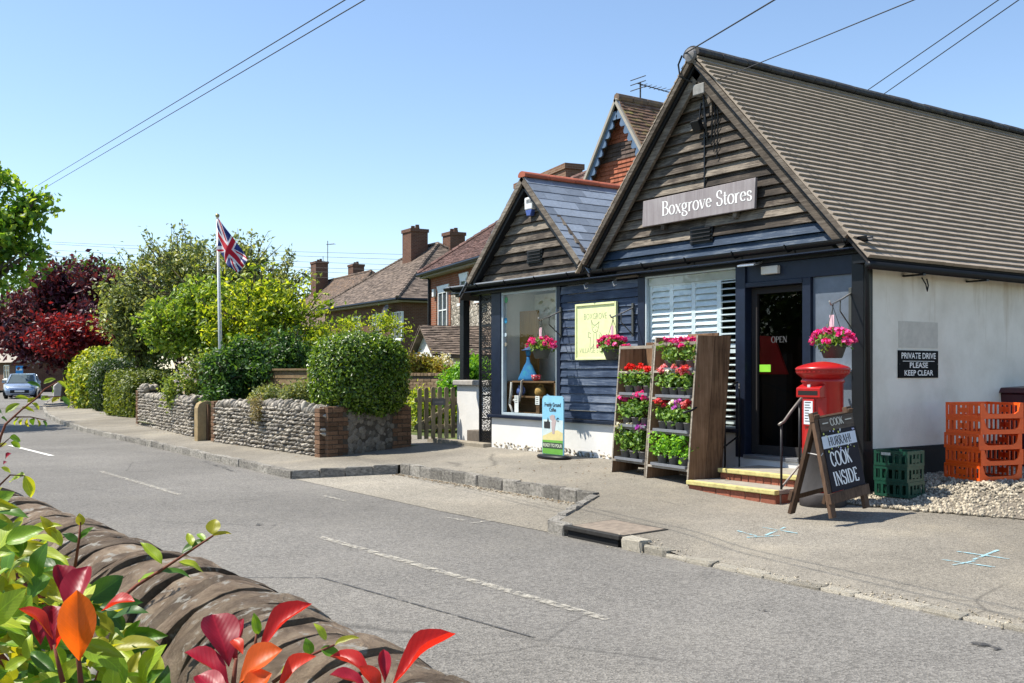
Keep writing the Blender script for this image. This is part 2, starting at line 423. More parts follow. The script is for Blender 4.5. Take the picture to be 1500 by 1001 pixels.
# loose grit and pebbles by the kerb
M_peb = mat('pebble', (.33, .29, .22), .85, .3, 6, .2, rnd=.5)
pbv = [pebble('pebble', M_peb, i, 1) for i in range(5)]
its = []
for _ in range(420):
    X = rng.uniform(-7.1, -2.2); Y = 6.16 + rng.gauss(.03, .07); s = rng.uniform(.006, .022) * rng.uniform(.6, 1)
    its.append((rng.choice(pbv), TRS((X, Y, lerp(-.2, -.278, sst(-6.9, -6.0, X)) + .002 if Y > 6.1 else -.297 + s * .2), (rng.random() * 3, rng.random() * 3, 0), (s * 1.4, s, s * .7))))
for _ in range(500):
    X = rng.uniform(-13.6, -9); Y = 7.5 + rng.gauss(0, .06); s = rng.uniform(.006, .022)
    its.append((rng.choice(pbv), TRS((X, min(Y, 7.54), -.258 + s * .2), (rng.random() * 3, rng.random() * 3, 0), (s * 1.5, s, s * .6))))
pieces(None, 'grit', its, 0, 'kerb_grit', True)
# small fallen leaves and dry litter in the gutter of the lay-by
M_lit = leafmat('dry_litter', [(.20, .12, .05), (.28, .19, .09), (.12, .08, .04)], .9, .1)
lm = MB().poly([(-.5, 0, 0), (0, -.22, .12), (.5, 0, .05), (0, .22, .15)]).mesh('litter_leaf', M_lit)
its = []
for _ in range(420):
    k = rng.random()
    if k < .6: X = rng.uniform(-13.6, -9.1); Y = 7.5 - abs(rng.gauss(0, .07)); z = -.252
    elif k < .8: X, Y, z = rng.uniform(-12.5, -9.6), rng.uniform(7.7, 9.7), 0
    else: X = rng.uniform(-28, -16); Y = itp(X, [(-29, 7.8), (-22.5, 7.35), (-15.6, 7.25)]) - abs(rng.gauss(.08, .08)); z = 0
    if z == 0: z = G(X, Y) + .003
    s = rng.uniform(.02, .05); its.append((lm, TRS((X, Y, z), (rng.uniform(-.3, .3), rng.uniform(-.3, .3), rng.random() * 6), (s, s, s))))
pieces(None, 'litter', its, 0, 'leaf_litter')
# drain with cast-iron kerb inlet and cover
M_iron = mat('cast_iron', (.035, .033, .03), .6, .4, 20, .3, .002, metal=.3)
M_rust = mat('rusty_cover', (.20, .165, .13), .85, .35, 14, .4, .004)
dr = thing('street_drain', 'cast iron kerb drain with rusty cover beside the white kerb stones', 'drain', (-7.4, 6.4, -.2))
bx('inlet_frame', M_iron, dr, -7.78, -6.98, 6.085, 6.15, -.23, -.19, .006)
bx('inlet_throat', flat('drain_black', (.005, .005, .005), .9), dr, -7.74, -7.02, 6.11, 6.5, -.305, -.232)
def slab(nm, m, x0, x1, y0, y1, up):
    MB().hexa([(x0, y0, -.25), (x1, y0, -.25), (x1, y1, -.25), (x0, y1, -.25), (x0, y0, G(x0, y0) + up), (x1, y0, G(x0, y0) + up), (x1, y1, G(x0, y1) + up), (x0, y1, G(x0, y1) + up)]).build(nm, m, dr)
slab('cover_frame', M_iron, -7.77, -6.99, 6.151, 6.70, .002); slab('cover_plate', M_rust, -7.745, -7.015, 6.17, 6.675, .005)
# gravel drive
M_grav = mat('gravel_ground', (.19, .165, .13), .95, .4, 25, .8, .02)
def ZG(X, Y):
    return lerp(G(X, min(Y, 9.9)), .05, sst(9.7, 11.0, Y))
sheet('gravel_drive', [-7.3, -6.9, -6.5, -6, -5.4, -4.5, -3, 0, 6], lambda X: 9.3 + .35 * sst(-7, -5, X), lambda X: 24, lambda X, Y: ZG(X, Y) + .006, 30, M_grav)
its = []
for _ in range(9000):
    X = -7.18 + abs(rng.gauss(0, 1.0)); Y = 9.25 + rng.random() ** 1.2 * 4.4 + .35 * sst(-7, -5, X)
    if X > -4.4 or (X < -7.17): continue
    s = rng.uniform(.014, .042); its.append((rng.choice(pbv), TRS((X, Y, ZG(X, Y) + .006 + s * .22), (rng.random() * 3, rng.random() * 3, 0), (s * 1.35, s, s * .75))))
pieces(None, 'gravel', its, 0, 'gravel_stones', True)
for o in COL.objects:
    if o.name in ('kerb_grit', 'gravel_stones', 'leaf_litter'): o['kind'] = 'stuff'
# ---------------------------------------------------------------- the shop
FY = 9.9
M_bw = wood('weathered_boards', (.010, .009, .008), (.062, .051, .042), (.29, .25, .20), 'X', rnd=.2, sc=2.2)
M_bt = wood('barge_wood', (.03, .025, .02), (.105, .087, .07), (.28, .245, .20), 'X', rnd=.2)
M_navy = mat('navy_paint', (.008, .014, .031), .45, .3, 10, .15, .002, rnd=.12, spec=.35)
M_navyb = wood('navy_boards', (.014, .022, .042), (.042, .062, .105), (.17, .20, .25), 'X', .5, .2, sc=1.5)
M_navyg = wood('worn_blue_boards', (.012, .022, .04), (.028, .05, .088), (.22, .24, .25), 'X', .55, .1, sc=1.5)
M_black = mat('black_plastic', (.008, .009, .011), .42, .2, 8, .05, .001, spec=.3)
M_white = mat('white_render', (.66, .655, .63), .9, .06, 3, .35, .006, col2=(.74, .73, .70))
M_wpaint = flat('white_gloss', (.7, .72, .72), .35)
M_shut = flat('shutter_white', (.74, .80, .82), .4)
M_glass = glassmat('shop_glass', (.95, .98, .97), .015)
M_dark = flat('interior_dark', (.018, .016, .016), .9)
M_int = flat('interior_wall', (.42, .41, .36), .9)
M_flr = flat('interior_floor', (.07, .055, .045), .7)
M_tile = mat('roof_tile_brown', (.29, .243, .193), .85, .18, 5, .3, .004, rnd=.08)
M_slate = mat('grey_slate', (.19, .225, .275), .42, .22, 5, .15, .002, rnd=.3, spec=.5)
M_rid = mat('ridge_dark', (.045, .042, .042), .7, .4, 7, .3, .004, rnd=.2, col2=(.09, .09, .065))
M_terra = mat('ridge_terracotta', (.36, .105, .06), .75, .2, 6, .2, .003, rnd=.12)
shop = thing('village_shop', 'weatherboarded village shop with two gables, brown tiled roof and white side wall', 'shop', (-11.2, 11, 0))
# stained white render with dirt toward the eaves
def render_white():
    t = NT('stained_render'); v = t.coord(); a = t.noise(v, 2.2, 6, .6); b = t.noise(t.coord((1, 1, .12)), 4.5, 5, .6); tc = t.n('TexCoord'); sx = t.n('SeparateXYZ'); t.l(tc.outputs['Object'], sx.inputs[0])
    c = t.ramp(a, [(.3, (.66, .62, .54)), (.6, (.78, .74, .66))])
    zz = t.math('ADD', t.math('MULTIPLY', t.math('SUBTRACT', sx.outputs[2], 1.2), .30), t.math('MULTIPLY', t.math('SUBTRACT', b, .5), 1.7))
    d = t.ramp(zz, [(.30, (0, 0, 0)), (.75, (1, 1, 1))])
    c = t.mix(t.math('MULTIPLY', d, .75), c, (.42, .34, .23))
    t.set(c, .92, Specular_IOR_Level=.2); t.bump(t.noise(v, 45, 4, .7), .5, .006); return t.mat
M_rend = render_white()
M_blk = mat('black_bitumen', (.014, .014, .015), .75, .3, 8, .4, .006)
# walls
bx('side_wall', M_rend, shop, -7.45, -7.2, FY + .04, 20, -.3, 2.72)
bx('side_plinth', M_blk, shop, -7.44, -7.175, FY + .02, 20.01, -.32, .40, .01)
bx('front_plinth', M_white, shop, -14.6, -8.98, FY - .03, FY + .2, -.2, .5, .012)
bx('plinth_sill', M_navy, shop, -14.66, -8.98, FY - .09, FY + .2, .501, .55, .006)
bx('back_wall', M_int, shop, -14.6, -7.45, 13.6, 13.8, -.2, 2.7)
bx('left_wall', M_white, shop, -14.6, -14.4, FY + .13, 13.6, -.2, 2.7)
bx('partition', M_dark, shop, -11.05, -10.95, FY + .3, 13.6, .2, 2.7)
bx('shop_floor', M_flr, shop, -14.4, -7.45, FY + .21, 13.6, .0, .235)
bx('shop_ceiling', M_int, shop, -15.0, -7.4, FY + .05, 13.8, 2.66, 2.74)
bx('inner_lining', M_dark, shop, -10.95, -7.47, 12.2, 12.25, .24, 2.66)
# weathered rubble at the foot of the plinth
its = []
for _ in range(240):
    X = rng.uniform(-14.5, -9.3); s = rng.uniform(.02, .06)
    its.append((rng.choice(pbv), TRS((X, FY - .03, G(X, 9.8) + abs(rng.gauss(0, .045))), (rng.random(), rng.random(), 0), (s * 1.4, s * .6, s * .8))))
pieces(shop, 'rubble', its, 0, 'plinth_rubble', True)
# structural frame: (x0,x1,z0,z1, proud)
for x0, x1, z0, z1, pr in ((-14.62, -14.35, .551, 2.6, .02), (-12.8, -12.7, .551, 2.6, .03), (-10.92, -10.78, .551, 2.6, .03), (-9.06, -8.9, .2, 2.6, .06), (-8.02, -7.9, .24, 2.38, .05), (-7.33, -7.17, -.12, 2.6, .05)):
    bx('frame_post', M_navy if x1 != -7.17 else M_black, shop, x0, x1, FY - pr, FY + .12, z0, z1, .006)
bx('front_beam', M_black, shop, -15.7, -7.16, FY - .07, FY + .1, 2.601, 2.74, .006)
bx('door_fascia', M_navy, shop, -8.9, -7.33, FY - .03, FY + .1, 2.38, 2.6, .005)
bx('door_head', M_navy, shop, -8.9, -8.02, FY - .055, FY + .09, 2.32, 2.379, .005)
bx('door_side_panel', mat('grey_blue_panel', (.12, .145, .18), .35, .2, 6, .05, .001, spec=.5), shop, -7.9, -7.33, FY, FY + .08, .25, 2.38)
bx('panel_base', M_navy, shop, -7.9, -7.33, FY - .02, FY + .08, -.12, .249)
bx('letter_shelf', M_wpaint, shop, -7.8, -7.34, FY - .1, FY - .002, 1.27, 1.3, .004)
bx('door_sill', flat('sill_metal', (.30, .31, .33), .35, Metallic=.6), shop, -8.86, -8.02, FY - .14, FY + .1, .2, .245, .006)
bx('sill_block', M_white, shop, -9.0, -7.9, FY - .12, FY + .1, -.1, .199)
# open door leaf folded inside plus the inner glazed door with its stickers
ig = MB().box(-8.89, -8.80, 9.95, 10.0, .25, 2.315).box(-8.09, -8.025, 9.95, 10.0, .25, 2.315).box(-8.80, -8.09, 9.95, 10.0, .25, .36).box(-8.80, -8.09, 9.95, 10.0, 2.24, 2.315).build('inner_door', M_dark, shop)
pane('door_glass', glassmat('door_glass', (.6, .62, .62), .0), ig, -8.80, -8.09, 9.98, .36, 2.24)
bx('sticker', flat('lime_sticker', (.25, .62, .04), .6), ig, -8.775, -8.60, 9.968, 9.974, 1.27, 1.36)
# siding boards below the eaves
z = .56; i = 0
while z < 2.58:
    h = .127; t = NT
    MB().hexa([(-12.7, FY - .028, z), (-10.92, FY - .028, z), (-10.92, FY + .03, z), (-12.7, FY + .03, z),
               (-12.7, FY - .004, z + h - .006), (-10.92, FY - .004, z + h - .006), (-10.92, FY + .03, z + h - .006), (-12.7, FY + .03, z + h - .006)]).build('siding_board', M_navyb, shop, bev=.003)
    z += h
# gable boards
def gable(ax, az, xl, zl, xr, zr_, yf, h, zstart, nblue, joint, name):
    sl = (az - zl) / (ax - xl); sr = (az - zr_) / (xr - ax)
    z = zstart; k = 0
    while z < az - .12:
        zt = min(z + h, az - .06)
        ed = lambda q: (ax - (az - q) / sl, ax + (az - q) / sr)
        a0, c0 = ed(z); a1, c1 = ed(zt - .006)
        cuts = [None]
        js = [j for j in joint(k) if a1 + .15 < j < c1 - .15]
        xs0 = [a0] + js + [c0]; xs1 = [a1] + js + [c1]
        for i in range(len(xs0) - 1):
            g = .004
            p0, q0, p1, q1 = xs0[i] + g, xs0[i + 1] - g, xs1[i] + g, xs1[i + 1] - g
            jy = rng.uniform(-.004, .004)
            MB().hexa([(p0, yf - .048 + jy, z), (q0, yf - .048 + jy, z), (q0, yf + .03, z), (p0, yf + .03, z),
                       (p1, yf - .004 + jy, zt - .006), (q1, yf - .004 + jy, zt - .006), (q1, yf + .03, zt - .006), (p1, yf + .03, zt - .006)]).build(name, M_navyg if k < nblue else M_bw, shop, bev=.003)
        z += h; k += 1
GY = FY - .05
AX, AZ = -9.6, 5.36
gable(AX, AZ, -12.0, 2.78, -7.12, 2.72, GY, .130, 2.76, 2, lambda k: [-9.58 + .02 * (k % 2)] if k > 1 else [], 'gable_board')
MB().prism([(-11.9, GY + .035, 2.74), (-7.2, GY + .035, 2.74), (AX, GY + .035, AZ - .03)], (0, .06, 0)).build('gable_backing', M_dark, shop)
BX_, BZ = -13.42, 4.40
gable(BX_, BZ, -15.12, 2.74, -11.75, 2.78, GY, .150, 2.77, 0, lambda k: [], 'gable_board')
MB().prism([(-15.0, GY + .035, 2.74), (-11.9, GY + .035, 2.74), (BX_, GY + .035, BZ - .03)], (0, .06, 0)).build('gable_backing', M_dark, shop)
# louvred vents in the gables
for cx, cz in ((-9.62, 3.06), (-13.28, 3.12)):
    v = MB().box(cx - .2, cx + .2, GY - .045, GY + .01, cz - .11, cz + .11).build('vent', M_black, shop)
    for k in range(4):
        zz = cz - .09 + k * .05
        MB().hexa([(cx - .18, GY - .075, zz), (cx + .18, GY - .075, zz), (cx + .18, GY - .046, zz + .012), (cx - .18, GY - .046, zz + .012), (cx - .18, GY - .075, zz + .008), (cx + .18, GY - .075, zz + .008), (cx + .18, GY - .046, zz + .03), (cx - .18, GY - .046, zz + .03)]).build('louvre', M_black, v)
# bargeboards and verge boards: along the slope in front of the gables
def barge(a, b, y, w, th, m, name, off=0.0):
    a = Vector((a[0], y, a[1])); b = Vector((b[0], y, b[1])); d = (b - a).normalized(); n = Vector((d.z, 0, -d.x));
    if n.z < 0: n = -n
    p = [a + n * off, b + n * off, b + n * (off - w), a + n * (off - w)]
    return MB().prism(p, (0, th, 0)).build(name, m, shop, bev=.004)
OV = FY - .30          # front plane of the verge
for (xa, za, xb, zb) in ((-11.84, 2.872, AX, AZ), (-7.2, 2.786, AX, AZ)):
    barge((xa, za), (xb, zb), OV, .055, .06, M_bt, 'verge_board', .0)
    barge((xa, za), (xb, zb), OV + .1, .135, .05, M_bt, 'barge_board', -.085)
    barge((xa, za), (xb, zb), OV + .06, .1, .19, M_black, 'verge_soffit', -.0)
for (xa, za, xb, zb) in ((-15.05, 2.84, BX_, BZ), (-11.95, 2.92, BX_, BZ)):
    barge((xa, za), (xb, zb), OV + .05, .085, .05, M_bt, 'verge_board', 0)
    barge((xa, za), (xb, zb), OV + .10, .10, .12, M_black, 'barge_board', -.06)
# roof decks and coverings
def tile_rows(bl, br, tl, tr, gauge, tw, th, m, n_w=None, jit=.003, obj=None, limit=0, name='roof_tile', stuff='roof_tiles', parent=None, lap=1.25, skip=0):
    bl, br, tl, tr = (Vector(q) for q in (bl, br, tl, tr))
    L = max((tl - bl).length, (tr - br).length); rows = max(1, int(round(L / gauge)))
    its = []; nrm = (br - bl).cross(tl - bl).normalized()
    if nrm.z < 0: nrm = -nrm
    um = {}
    unit = MB().hexa([(-.5, 0, 0), (.5, 0, 0), (.5, 1, -.0), (-.5, 1, -.0), (-.5, 0, 1), (.5, 0, 1), (.5, 1, .15), (-.5, 1, .15)]).mesh(name, m)
    for r in range(rows):
        t0 = r / rows
        a = bl.lerp(tl, t0); b = br.lerp(tr, t0)
        W = (b - a).length
        if W < .05: continue
        n = max(1, int(round(W / tw))); d = (b - a) / n; off = .5 if r % 2 else 0
        up = ((tl - bl) * (1 - .5) + (tr - br) * .5).normalized()
        dn = d.normalized(); uu = (up - dn * up.dot(dn)).normalized()
        for i in range(n + (1 if off else 0)):
            lo = max(0, i - off); hi = min(n, i + 1 - off)
            if hi - lo < .2: continue
            c = a + d * ((lo + hi) / 2); w_ = d.length * (hi - lo) - .004
            R = Matrix((( dn.x * w_, uu.x * gauge * lap, nrm.x * th, c.x), (dn.y * w_, uu.y * gauge * lap, nrm.y * th, c.y), (dn.z * w_, uu.z * gauge * lap, nrm.z * th, c.z), (0, 0, 0, 1)))
            R = Matrix.Translation(nrm * rng.uniform(-jit, jit) + uu * rng.uniform(-jit, jit)) @ R
            its.append((unit, R))
    pieces(parent, name, its, limit, stuff)
ZT = .055
# right gable roof: ridge at (AX, AZ), eaves at x=-6.98 ; slope
rs = (AZ - 2.70) / (-7.12 - AX)
ex = -6.97; ez = AZ - (ex - AX) * rs
MB().prism([(ex, OV + .05, ez), (AX, OV + .05, AZ), (AX, OV + .05, AZ - .09), (ex, OV + .05, ez - .09)], (0, 10.3, 0)).build('roof_deck', M_dark, shop)
MB().prism([(-11.9, OV + .05, 2.82), (AX, OV + .05, AZ), (AX, OV + .05, AZ - .09), (-11.9, OV + .05, 2.73)], (0, 10.3, 0)).build('roof_deck', M_dark, shop)
tile_rows((ex + .03, OV, ez - .03), (ex + .03, 20.0, ez - .03), (AX + .03, OV, AZ), (AX + .03, 20.0, AZ), .1, .18, .044, M_tile, limit=300, parent=shop, jit=.0012)
tile_rows((-11.98, 20.0, 2.73), (-11.98, OV, 2.73), (AX - .03, 20.0, AZ), (AX - .03, OV, AZ), .1, .18, .026, M_tile, limit=0, stuff='hidden_slope_tiles', parent=shop)
# mortar-bedded verge tiles (stepped edge)
y = OV - .02; its = []
rb = rough_block('ridge_tile', M_rid, 3, .05, .01)
def ridge_run(x, z, y0, y1, L, r, m, name, e=0):
    y = y0; rv = MB()
    prof = [(math.cos(a) * 1.0, math.sin(a)) for a in [math.pi * i / 8 for i in range(9)]]
    pts = [(p[0] * r, 0, p[1] * r * .75) for p in prof] + [(-r * .85, 0, -.02), (r * .85, 0, -.02)]
    me = MB().prism(pts, (0, 1, 0)).mesh(name, m, False); its = []
    while y < y1:
        s = rng.uniform(.98, 1.03); its.append((me, TRS((x, y, z + rng.uniform(-.004, .004) - .02), (rng.uniform(-.006, .006), 0, rng.uniform(-.01, .01)), (s, L - .012, s)))); y += L
    pieces(shop, name, its, 300)
ridge_run(AX, AZ + .03, OV + .0, 20, .46, .15, M_rid, 'ridge_tile')
MB().lathe([(.01, -.02), (.095, -.02), (.1, 0), (.085, .03), (.01, .05)], 16, M=Matrix.Translation((AX, OV - .005, AZ + .0)) @ Matrix.Rotation(math.pi / 2, 4, 'X')).build('ridge_end_cap', mat('lead_cap', (.17, .165, .165), .6, .3, 8, .3), shop)
# left gable roof with slates and terracotta ridge
ls = (BZ - 2.92) / (-11.95 - BX_)
lex = -11.75; lez = BZ - (lex - BX_) * ls
MB().prism([(lex, OV + .08, lez), (BX_, OV + .08, BZ), (BX_, OV + .08, BZ - .08), (lex, OV + .08, lez - .08)], (0, 6, 0)).build('roof_deck', M_dark, shop)
tile_rows((lex, OV + .06, lez), (lex, 15.8, lez), (BX_ + .02, OV + .06, BZ), (BX_ + .02, 15.8, BZ), .2, .36, .012, M_slate, limit=300, parent=shop, name='slate', stuff='slates', jit=.002)
l2 = (BZ - 2.70) / (BX_ + 15.2)
MB().prism([(-15.3, OV + .08, 2.60 ), (BX_, OV + .08, BZ), (BX_, OV + .08, BZ - .08), (-15.3, OV + .08, 2.52)], (0, 6, 0)).build('roof_deck', M_dark, shop)
tile_rows((-15.3, 15.8, 2.6), (-15.3, OV + .06, 2.6), (BX_ - .02, 15.8, BZ), (BX_ - .02, OV + .06, BZ), .2, .36, .012, M_slate, limit=0, parent=shop, stuff='hidden_slope_slates')
ridge_run(BX_, BZ + .02, OV + .05, 15.8, .52, .1, M_terra, 'terracotta_ridge_tile')
# porch lean-to over the gate side, posts, gutter
bx('porch_roof', M_black, shop, -15.78, -14.9, FY - .18, FY + 1.2, 2.74, 2.79)
bx('porch_flashing', flat('lead_flashing', (.28, .30, .33), .5), shop, -15.8, -12.0, FY - .2, FY - .06, 2.765, 2.785)
bx('porch_post', M_black, shop, -15.66, -15.53, FY + .0, FY + .13, 1.13, 2.6, .006)
gp = [(math.cos(a) * .06, math.sin(a) * .06) for a in [math.pi + math.pi * i / 8 for i in range(9)]]
gz0 = 2.74
def gut(x0, x1, y, z):
    pr = [(x0, y + c, z + s_) for c, s_ in gp] + [(x0, y + c * .88, z + s_ * .88) for c, s_ in reversed(gp)]
    return MB().prism(pr, (x1 - x0, 0, 0))
gut(-15.85, -7.0, FY - .17, gz0 + .02).build('gutter', M_black, shop, smooth=False)
for X in np.arange(-15.6, -7.1, .83):
    MB().tube([(X, FY - .10, gz0 + .03), (X, FY - .11, gz0 - .03), (X, FY - .17, gz0 - .052), (X, FY - .235, gz0 - .01), (X, FY - .24, gz0 + .03)], .011, 6).build('gutter_bracket', M_black, shop)
bx('soffit_board', M_navy, shop, -15.7, -7.1, FY - .22, FY - .072, 2.642, 2.655)
# side eaves: gutter pipe and hooks along the white wall
MB().tube([(-6.96, OV + .05, ez - .10), (-6.96, 20, ez - .12)], .05, 10).build('side_gutter', M_black, shop, True)
bx('side_soffit', M_black, shop, -7.2, -6.99, FY - .2, 20, ez - .07, ez - .045)
for Y in (10.6, 11.9, 13.3, 14.6): bx('gutter_bracket', M_black, shop, -7.19, -6.92, Y, Y + .05, ez - .17, ez - .15)
MB().tube([(-7.17, 10.95, ez - .16), (-7.13, 10.97, ez - .24), (-7.13, 11.0, ez - .32), (-7.15, 11.05, ez - .25), (-7.17, 11.05, ez - .17)], .008, 6).build('hanging_cable', M_black, shop)
# drip downpipe at the corner
MB().tube([(-7.13, FY - .1, gz0 - .05), (-7.13, FY - .04, gz0 - .3), (-7.12, FY - .03, .5)], .03, 8).build('downpipe', M_black, shop, True)
# clutter on the apex of the right gable: conduit bar, floodlight, insulator, cable
bk = MB().bar((AX - .42, GY - .08, 4.86), (AX + .30, GY - .08, 4.93), .03, .03).build('bracket_bar', mat('galvanised', (.32, .32, .31), .5, .3, 10, .1, metal=.5), shop)
MB().box(AX - .06, AX + .14, GY - .16, GY - .04, 4.86, 5.0).box(AX + .1, AX + .2, GY - .14, GY - .03, 4.98, 5.12).build('junction_box', mat('grey_box', (.25, .25, .24), .7, .3, 10, .1), shop, bev=.01)
MB().bar((AX + .02, GY - .09, 5.16), (AX + .2, GY - .1, 4.72), .04, .05).bar((AX + .2, GY - .09, 4.95), (AX + .21, GY - .09, 4.6), .03, .03).build('insulator_bracket', M_bt, shop)
fl = MB().box(-.07, .07, -.05, .03, -.09, .05, M=TRS((AX - .02, GY - .12, 4.50), (.5, 0, 0))).build('floodlight', M_black, shop, bev=.01)
MB().bar((AX - .02, GY - .04, 4.78), (AX - .02, GY - .08, 4.52), .012, .02).build('floodlight_arm', M_black, fl)
MB().tube([(AX - .14, OV - .02, AZ + .03), (AX - .2, OV - .03, AZ - .08), (AX - .17, OV - .03, AZ - .24), (AX - .05, GY - .1, AZ - .34), (AX + .06, GY - .1, AZ - .4), (AX + .12, GY - .1, AZ - .9), (AX + .1, GY - .05, AZ - 1.1)], .012, 6).build('supply_cable', M_black, shop)
for k in range(3):
    X = AX + .17 + k * .05
    MB().tube([(X, GY - .06, 4.75), (X + .02, GY - .055, 4.5), (X - .01, GY - .05, 4.2 - k * .1)], .008, 5).build('supply_cable', M_black, shop)
bx('conduit', M_black, shop, AX + .03, AX + .05, GY - .05, GY - .034, 3.66, 4.7)
# window one: big display window
def window(name, x0, x1, z0, z1, y, fw, m, gm, parent):
    w_ = MB().box(x0, x0 + fw, y - .03, y + .05, z0, z1).box(x1 - fw, x1, y - .03, y + .05, z0, z1).box(x0 + fw, x1 - fw, y - .029, y + .049, z0, z0 + fw * .8).box(x0 + fw, x1 - fw, y - .029, y + .049, z1 - fw * .8, z1).build(name, m, parent, bev=.003)
    pane('pane', gm, w_, x0 + fw, x1 - fw, y, z0 + fw * .8, z1 - fw * .8)
    return w_
w1 = window('display_window', -14.35, -12.8, .552, 2.6, FY + .03, .05, flat('pale_frame', (.42, .50, .54), .4), M_glass, shop)
w2 = window('shutter_window', -10.78, -9.06, .552, 2.6, FY + .012, .03, flat('pale_frame2', (.5, .58, .6), .4), glassmat('shutter_glass', (.94, .98, .98), .02), shop)
# shutters behind window two: four panels with louvre slats
xe = [-10.74, -10.32, -9.90, -9.44, -9.09]
for p in range(4):
    a, b = xe[p], xe[p + 1]
    for zlo, zhi in ((.6, 1.56), (1.58, 2.5)):
        sp = MB().box(a, a + .035, FY + .045, FY + .075, zlo, zhi).box(b - .035, b, FY + .045, FY + .075, zlo, zhi).box(a + .035, b - .035, FY + .046, FY + .074, zlo, zlo + .05).box(a + .035, b - .035, FY + .046, FY + .074, zhi - .05, zhi).build('shutter_panel', M_shut, w2, bev=.002)
        z = zlo + .06; op = .25 if p == 3 else 1.12
        while z < zhi - .08:
            M = TRS(((a + b) / 2, FY + .062, z + .04), (op, 0, 0))
            MB().box(-(b - a) / 2 + .037, (b - a) / 2 - .037, -.044, .044, -.005, .005, M=M).build('louvre_slat', M_shut, sp)
            z += .083
bx('roller_blind', flat('blind_cream', (.50, .50, .44), .8), w2, -10.74, -9.09, FY + .02, FY + .026, 2.47, 2.57)
# fretwork screen: thin metal sheet pierced with holes in rosette rings
def fret(x0, x1, z0, z1, y):
    W = x1 - x0; Hh = z1 - z0; nx, nz = 22, int(22 * Hh / W)
    dx, dz = W / nx, Hh / nz; mb = MB()
    def solid(i, j):
        if i < 1 or i >= nx - 1 or j < 1 or j >= nz - 1: return True
        cx = (i + .5) * dx - W / 2; q = (j + .5) * dz; per = W * 1.18; cy = (q % per) - per / 2
        if abs(cy) > per / 2 - dz * 1.2: return True
        r = math.hypot(cx, cy) / (W / 2); th = math.atan2(cy, cx)
        rn = r * 4.6; n = max(6, int(6 + 7 * int(rn)))
        if (rn % 1) < .22: return True
        return (th / (2 * math.pi) * n + .5 * (int(rn) % 2)) % 1 < .26
    for i in range(nx):
        j = 0
        while j < nz:
            if solid(i, j):
                k = j
                while k < nz and solid(i, k): k += 1
                mb.box(x0 + i * dx, x0 + (i + 1) * dx + .0, y, y + .006, z0 + j * dz, z0 + k * dz); j = k
            else: j += 1
    return mb
fs = fret(-14.98, -14.64, .06, 2.58, FY - .0).build('fretwork_screen', M_black, shop)
MB().box(-15.02, -14.98, FY - .01, FY + .03, .03, 2.6).box(-14.64, -14.62, FY - .01, FY + .02, .03, 2.6).build('screen_frame', M_black, shop)
# flood lamp and emergency light above the door, hooks on the beam
bx('emergency_light', flat('lamp_white', (.62, .60, .54), .5), shop, -8.62, -8.36, FY - .09, FY - .031, 2.46, 2.56, .01)
MB().hexa([(-8.85, FY - .26, 2.56), (-8.6, FY - .24, 2.56), (-8.6, FY - .07, 2.60), (-8.85, FY - .07, 2.6), (-8.85, FY - .26, 2.585), (-8.6, FY - .24, 2.585), (-8.6, FY - .07, 2.64), (-8.85, FY - .07, 2.64)]).build('door_lamp', flat('chrome_lamp', (.5, .52, .55), .2, Metallic=.8), shop, bev=.008)
for X in (-11.95, -11.3): MB().tube([(X, FY - .09, 2.60), (X, FY - .16, 2.56), (X + .03, FY - .16, 2.50), (X + .05, FY - .13, 2.52)], .012, 6).build('beam_hook', mat('galvanised_hook', (.4, .4, .4), .4, .2, 8, .1, metal=.6), shop)
bx('old_sign_batten', M_bt, shop, -11.28, -10.85, FY - .12, FY - .071, 2.605, 2.63)
# alarm box
al = thing('alarm_box', 'white and blue alarm box under the apex of the slate gable', 'alarm box', (-13.35, GY - .05, 3.95))
MB().prism([(-13.46, GY - .12, 4.06), (-13.24, GY - .12, 4.06), (-13.25, GY - .12, 3.86), (-13.45, GY - .12, 3.86)], (0, .085, 0)).build('cover', M_wpaint, al, bev=.015)
MB().prism([(-13.44, GY - .115, 3.857), (-13.26, GY - .115, 3.857), (-13.30, GY - .115, 3.76), (-13.40, GY - .115, 3.76)], (0, .08, 0)).build('strobe', flat('strobe_blue', (.05, .09, .3), .3), al, bev=.01)
for k in range(3): bx('slot', M_black, al, -13.39 + k * .05, -13.36 + k * .05, GY - .123, GY - .1205, 3.96, 4.02)
# ---------------------------------------------------------------- lettering
def txt(s, size, M, m, name, parent, width=None, bold=0.0):
    cu = bpy.data.curves.new(name, 'FONT'); cu.body = s; cu.size = size; cu.align_x = 'CENTER'; cu.align_y = 'CENTER'; cu.offset = bold; cu.resolution_u = 3
    o = bpy.data.objects.new(name, cu); COL.objects.link(o); bpy.context.view_layer.update()
    me = bpy.data.meshes.new_from_object(o.evaluated_get(bpy.context.evaluated_depsgraph_get())); bpy.data.objects.remove(o)
    me.name = name; me.materials.clear(); me.materials.append(m)
    if width:
        xs = [v.co.x for v in me.vertices]; k = width / max(1e-6, max(xs) - min(xs)); me.transform(Matrix.Diagonal((k, 1, 1, 1)))
    me.transform(M); return mobj(name, me, parent)
def arc(cx, cy, rx, ry, a0, a1, n=14):
    return [(cx + rx * math.cos(math.radians(lerp(a0, a1, i / n))), cy + ry * math.sin(math.radians(lerp(a0, a1, i / n)))) for i in range(n + 1)]
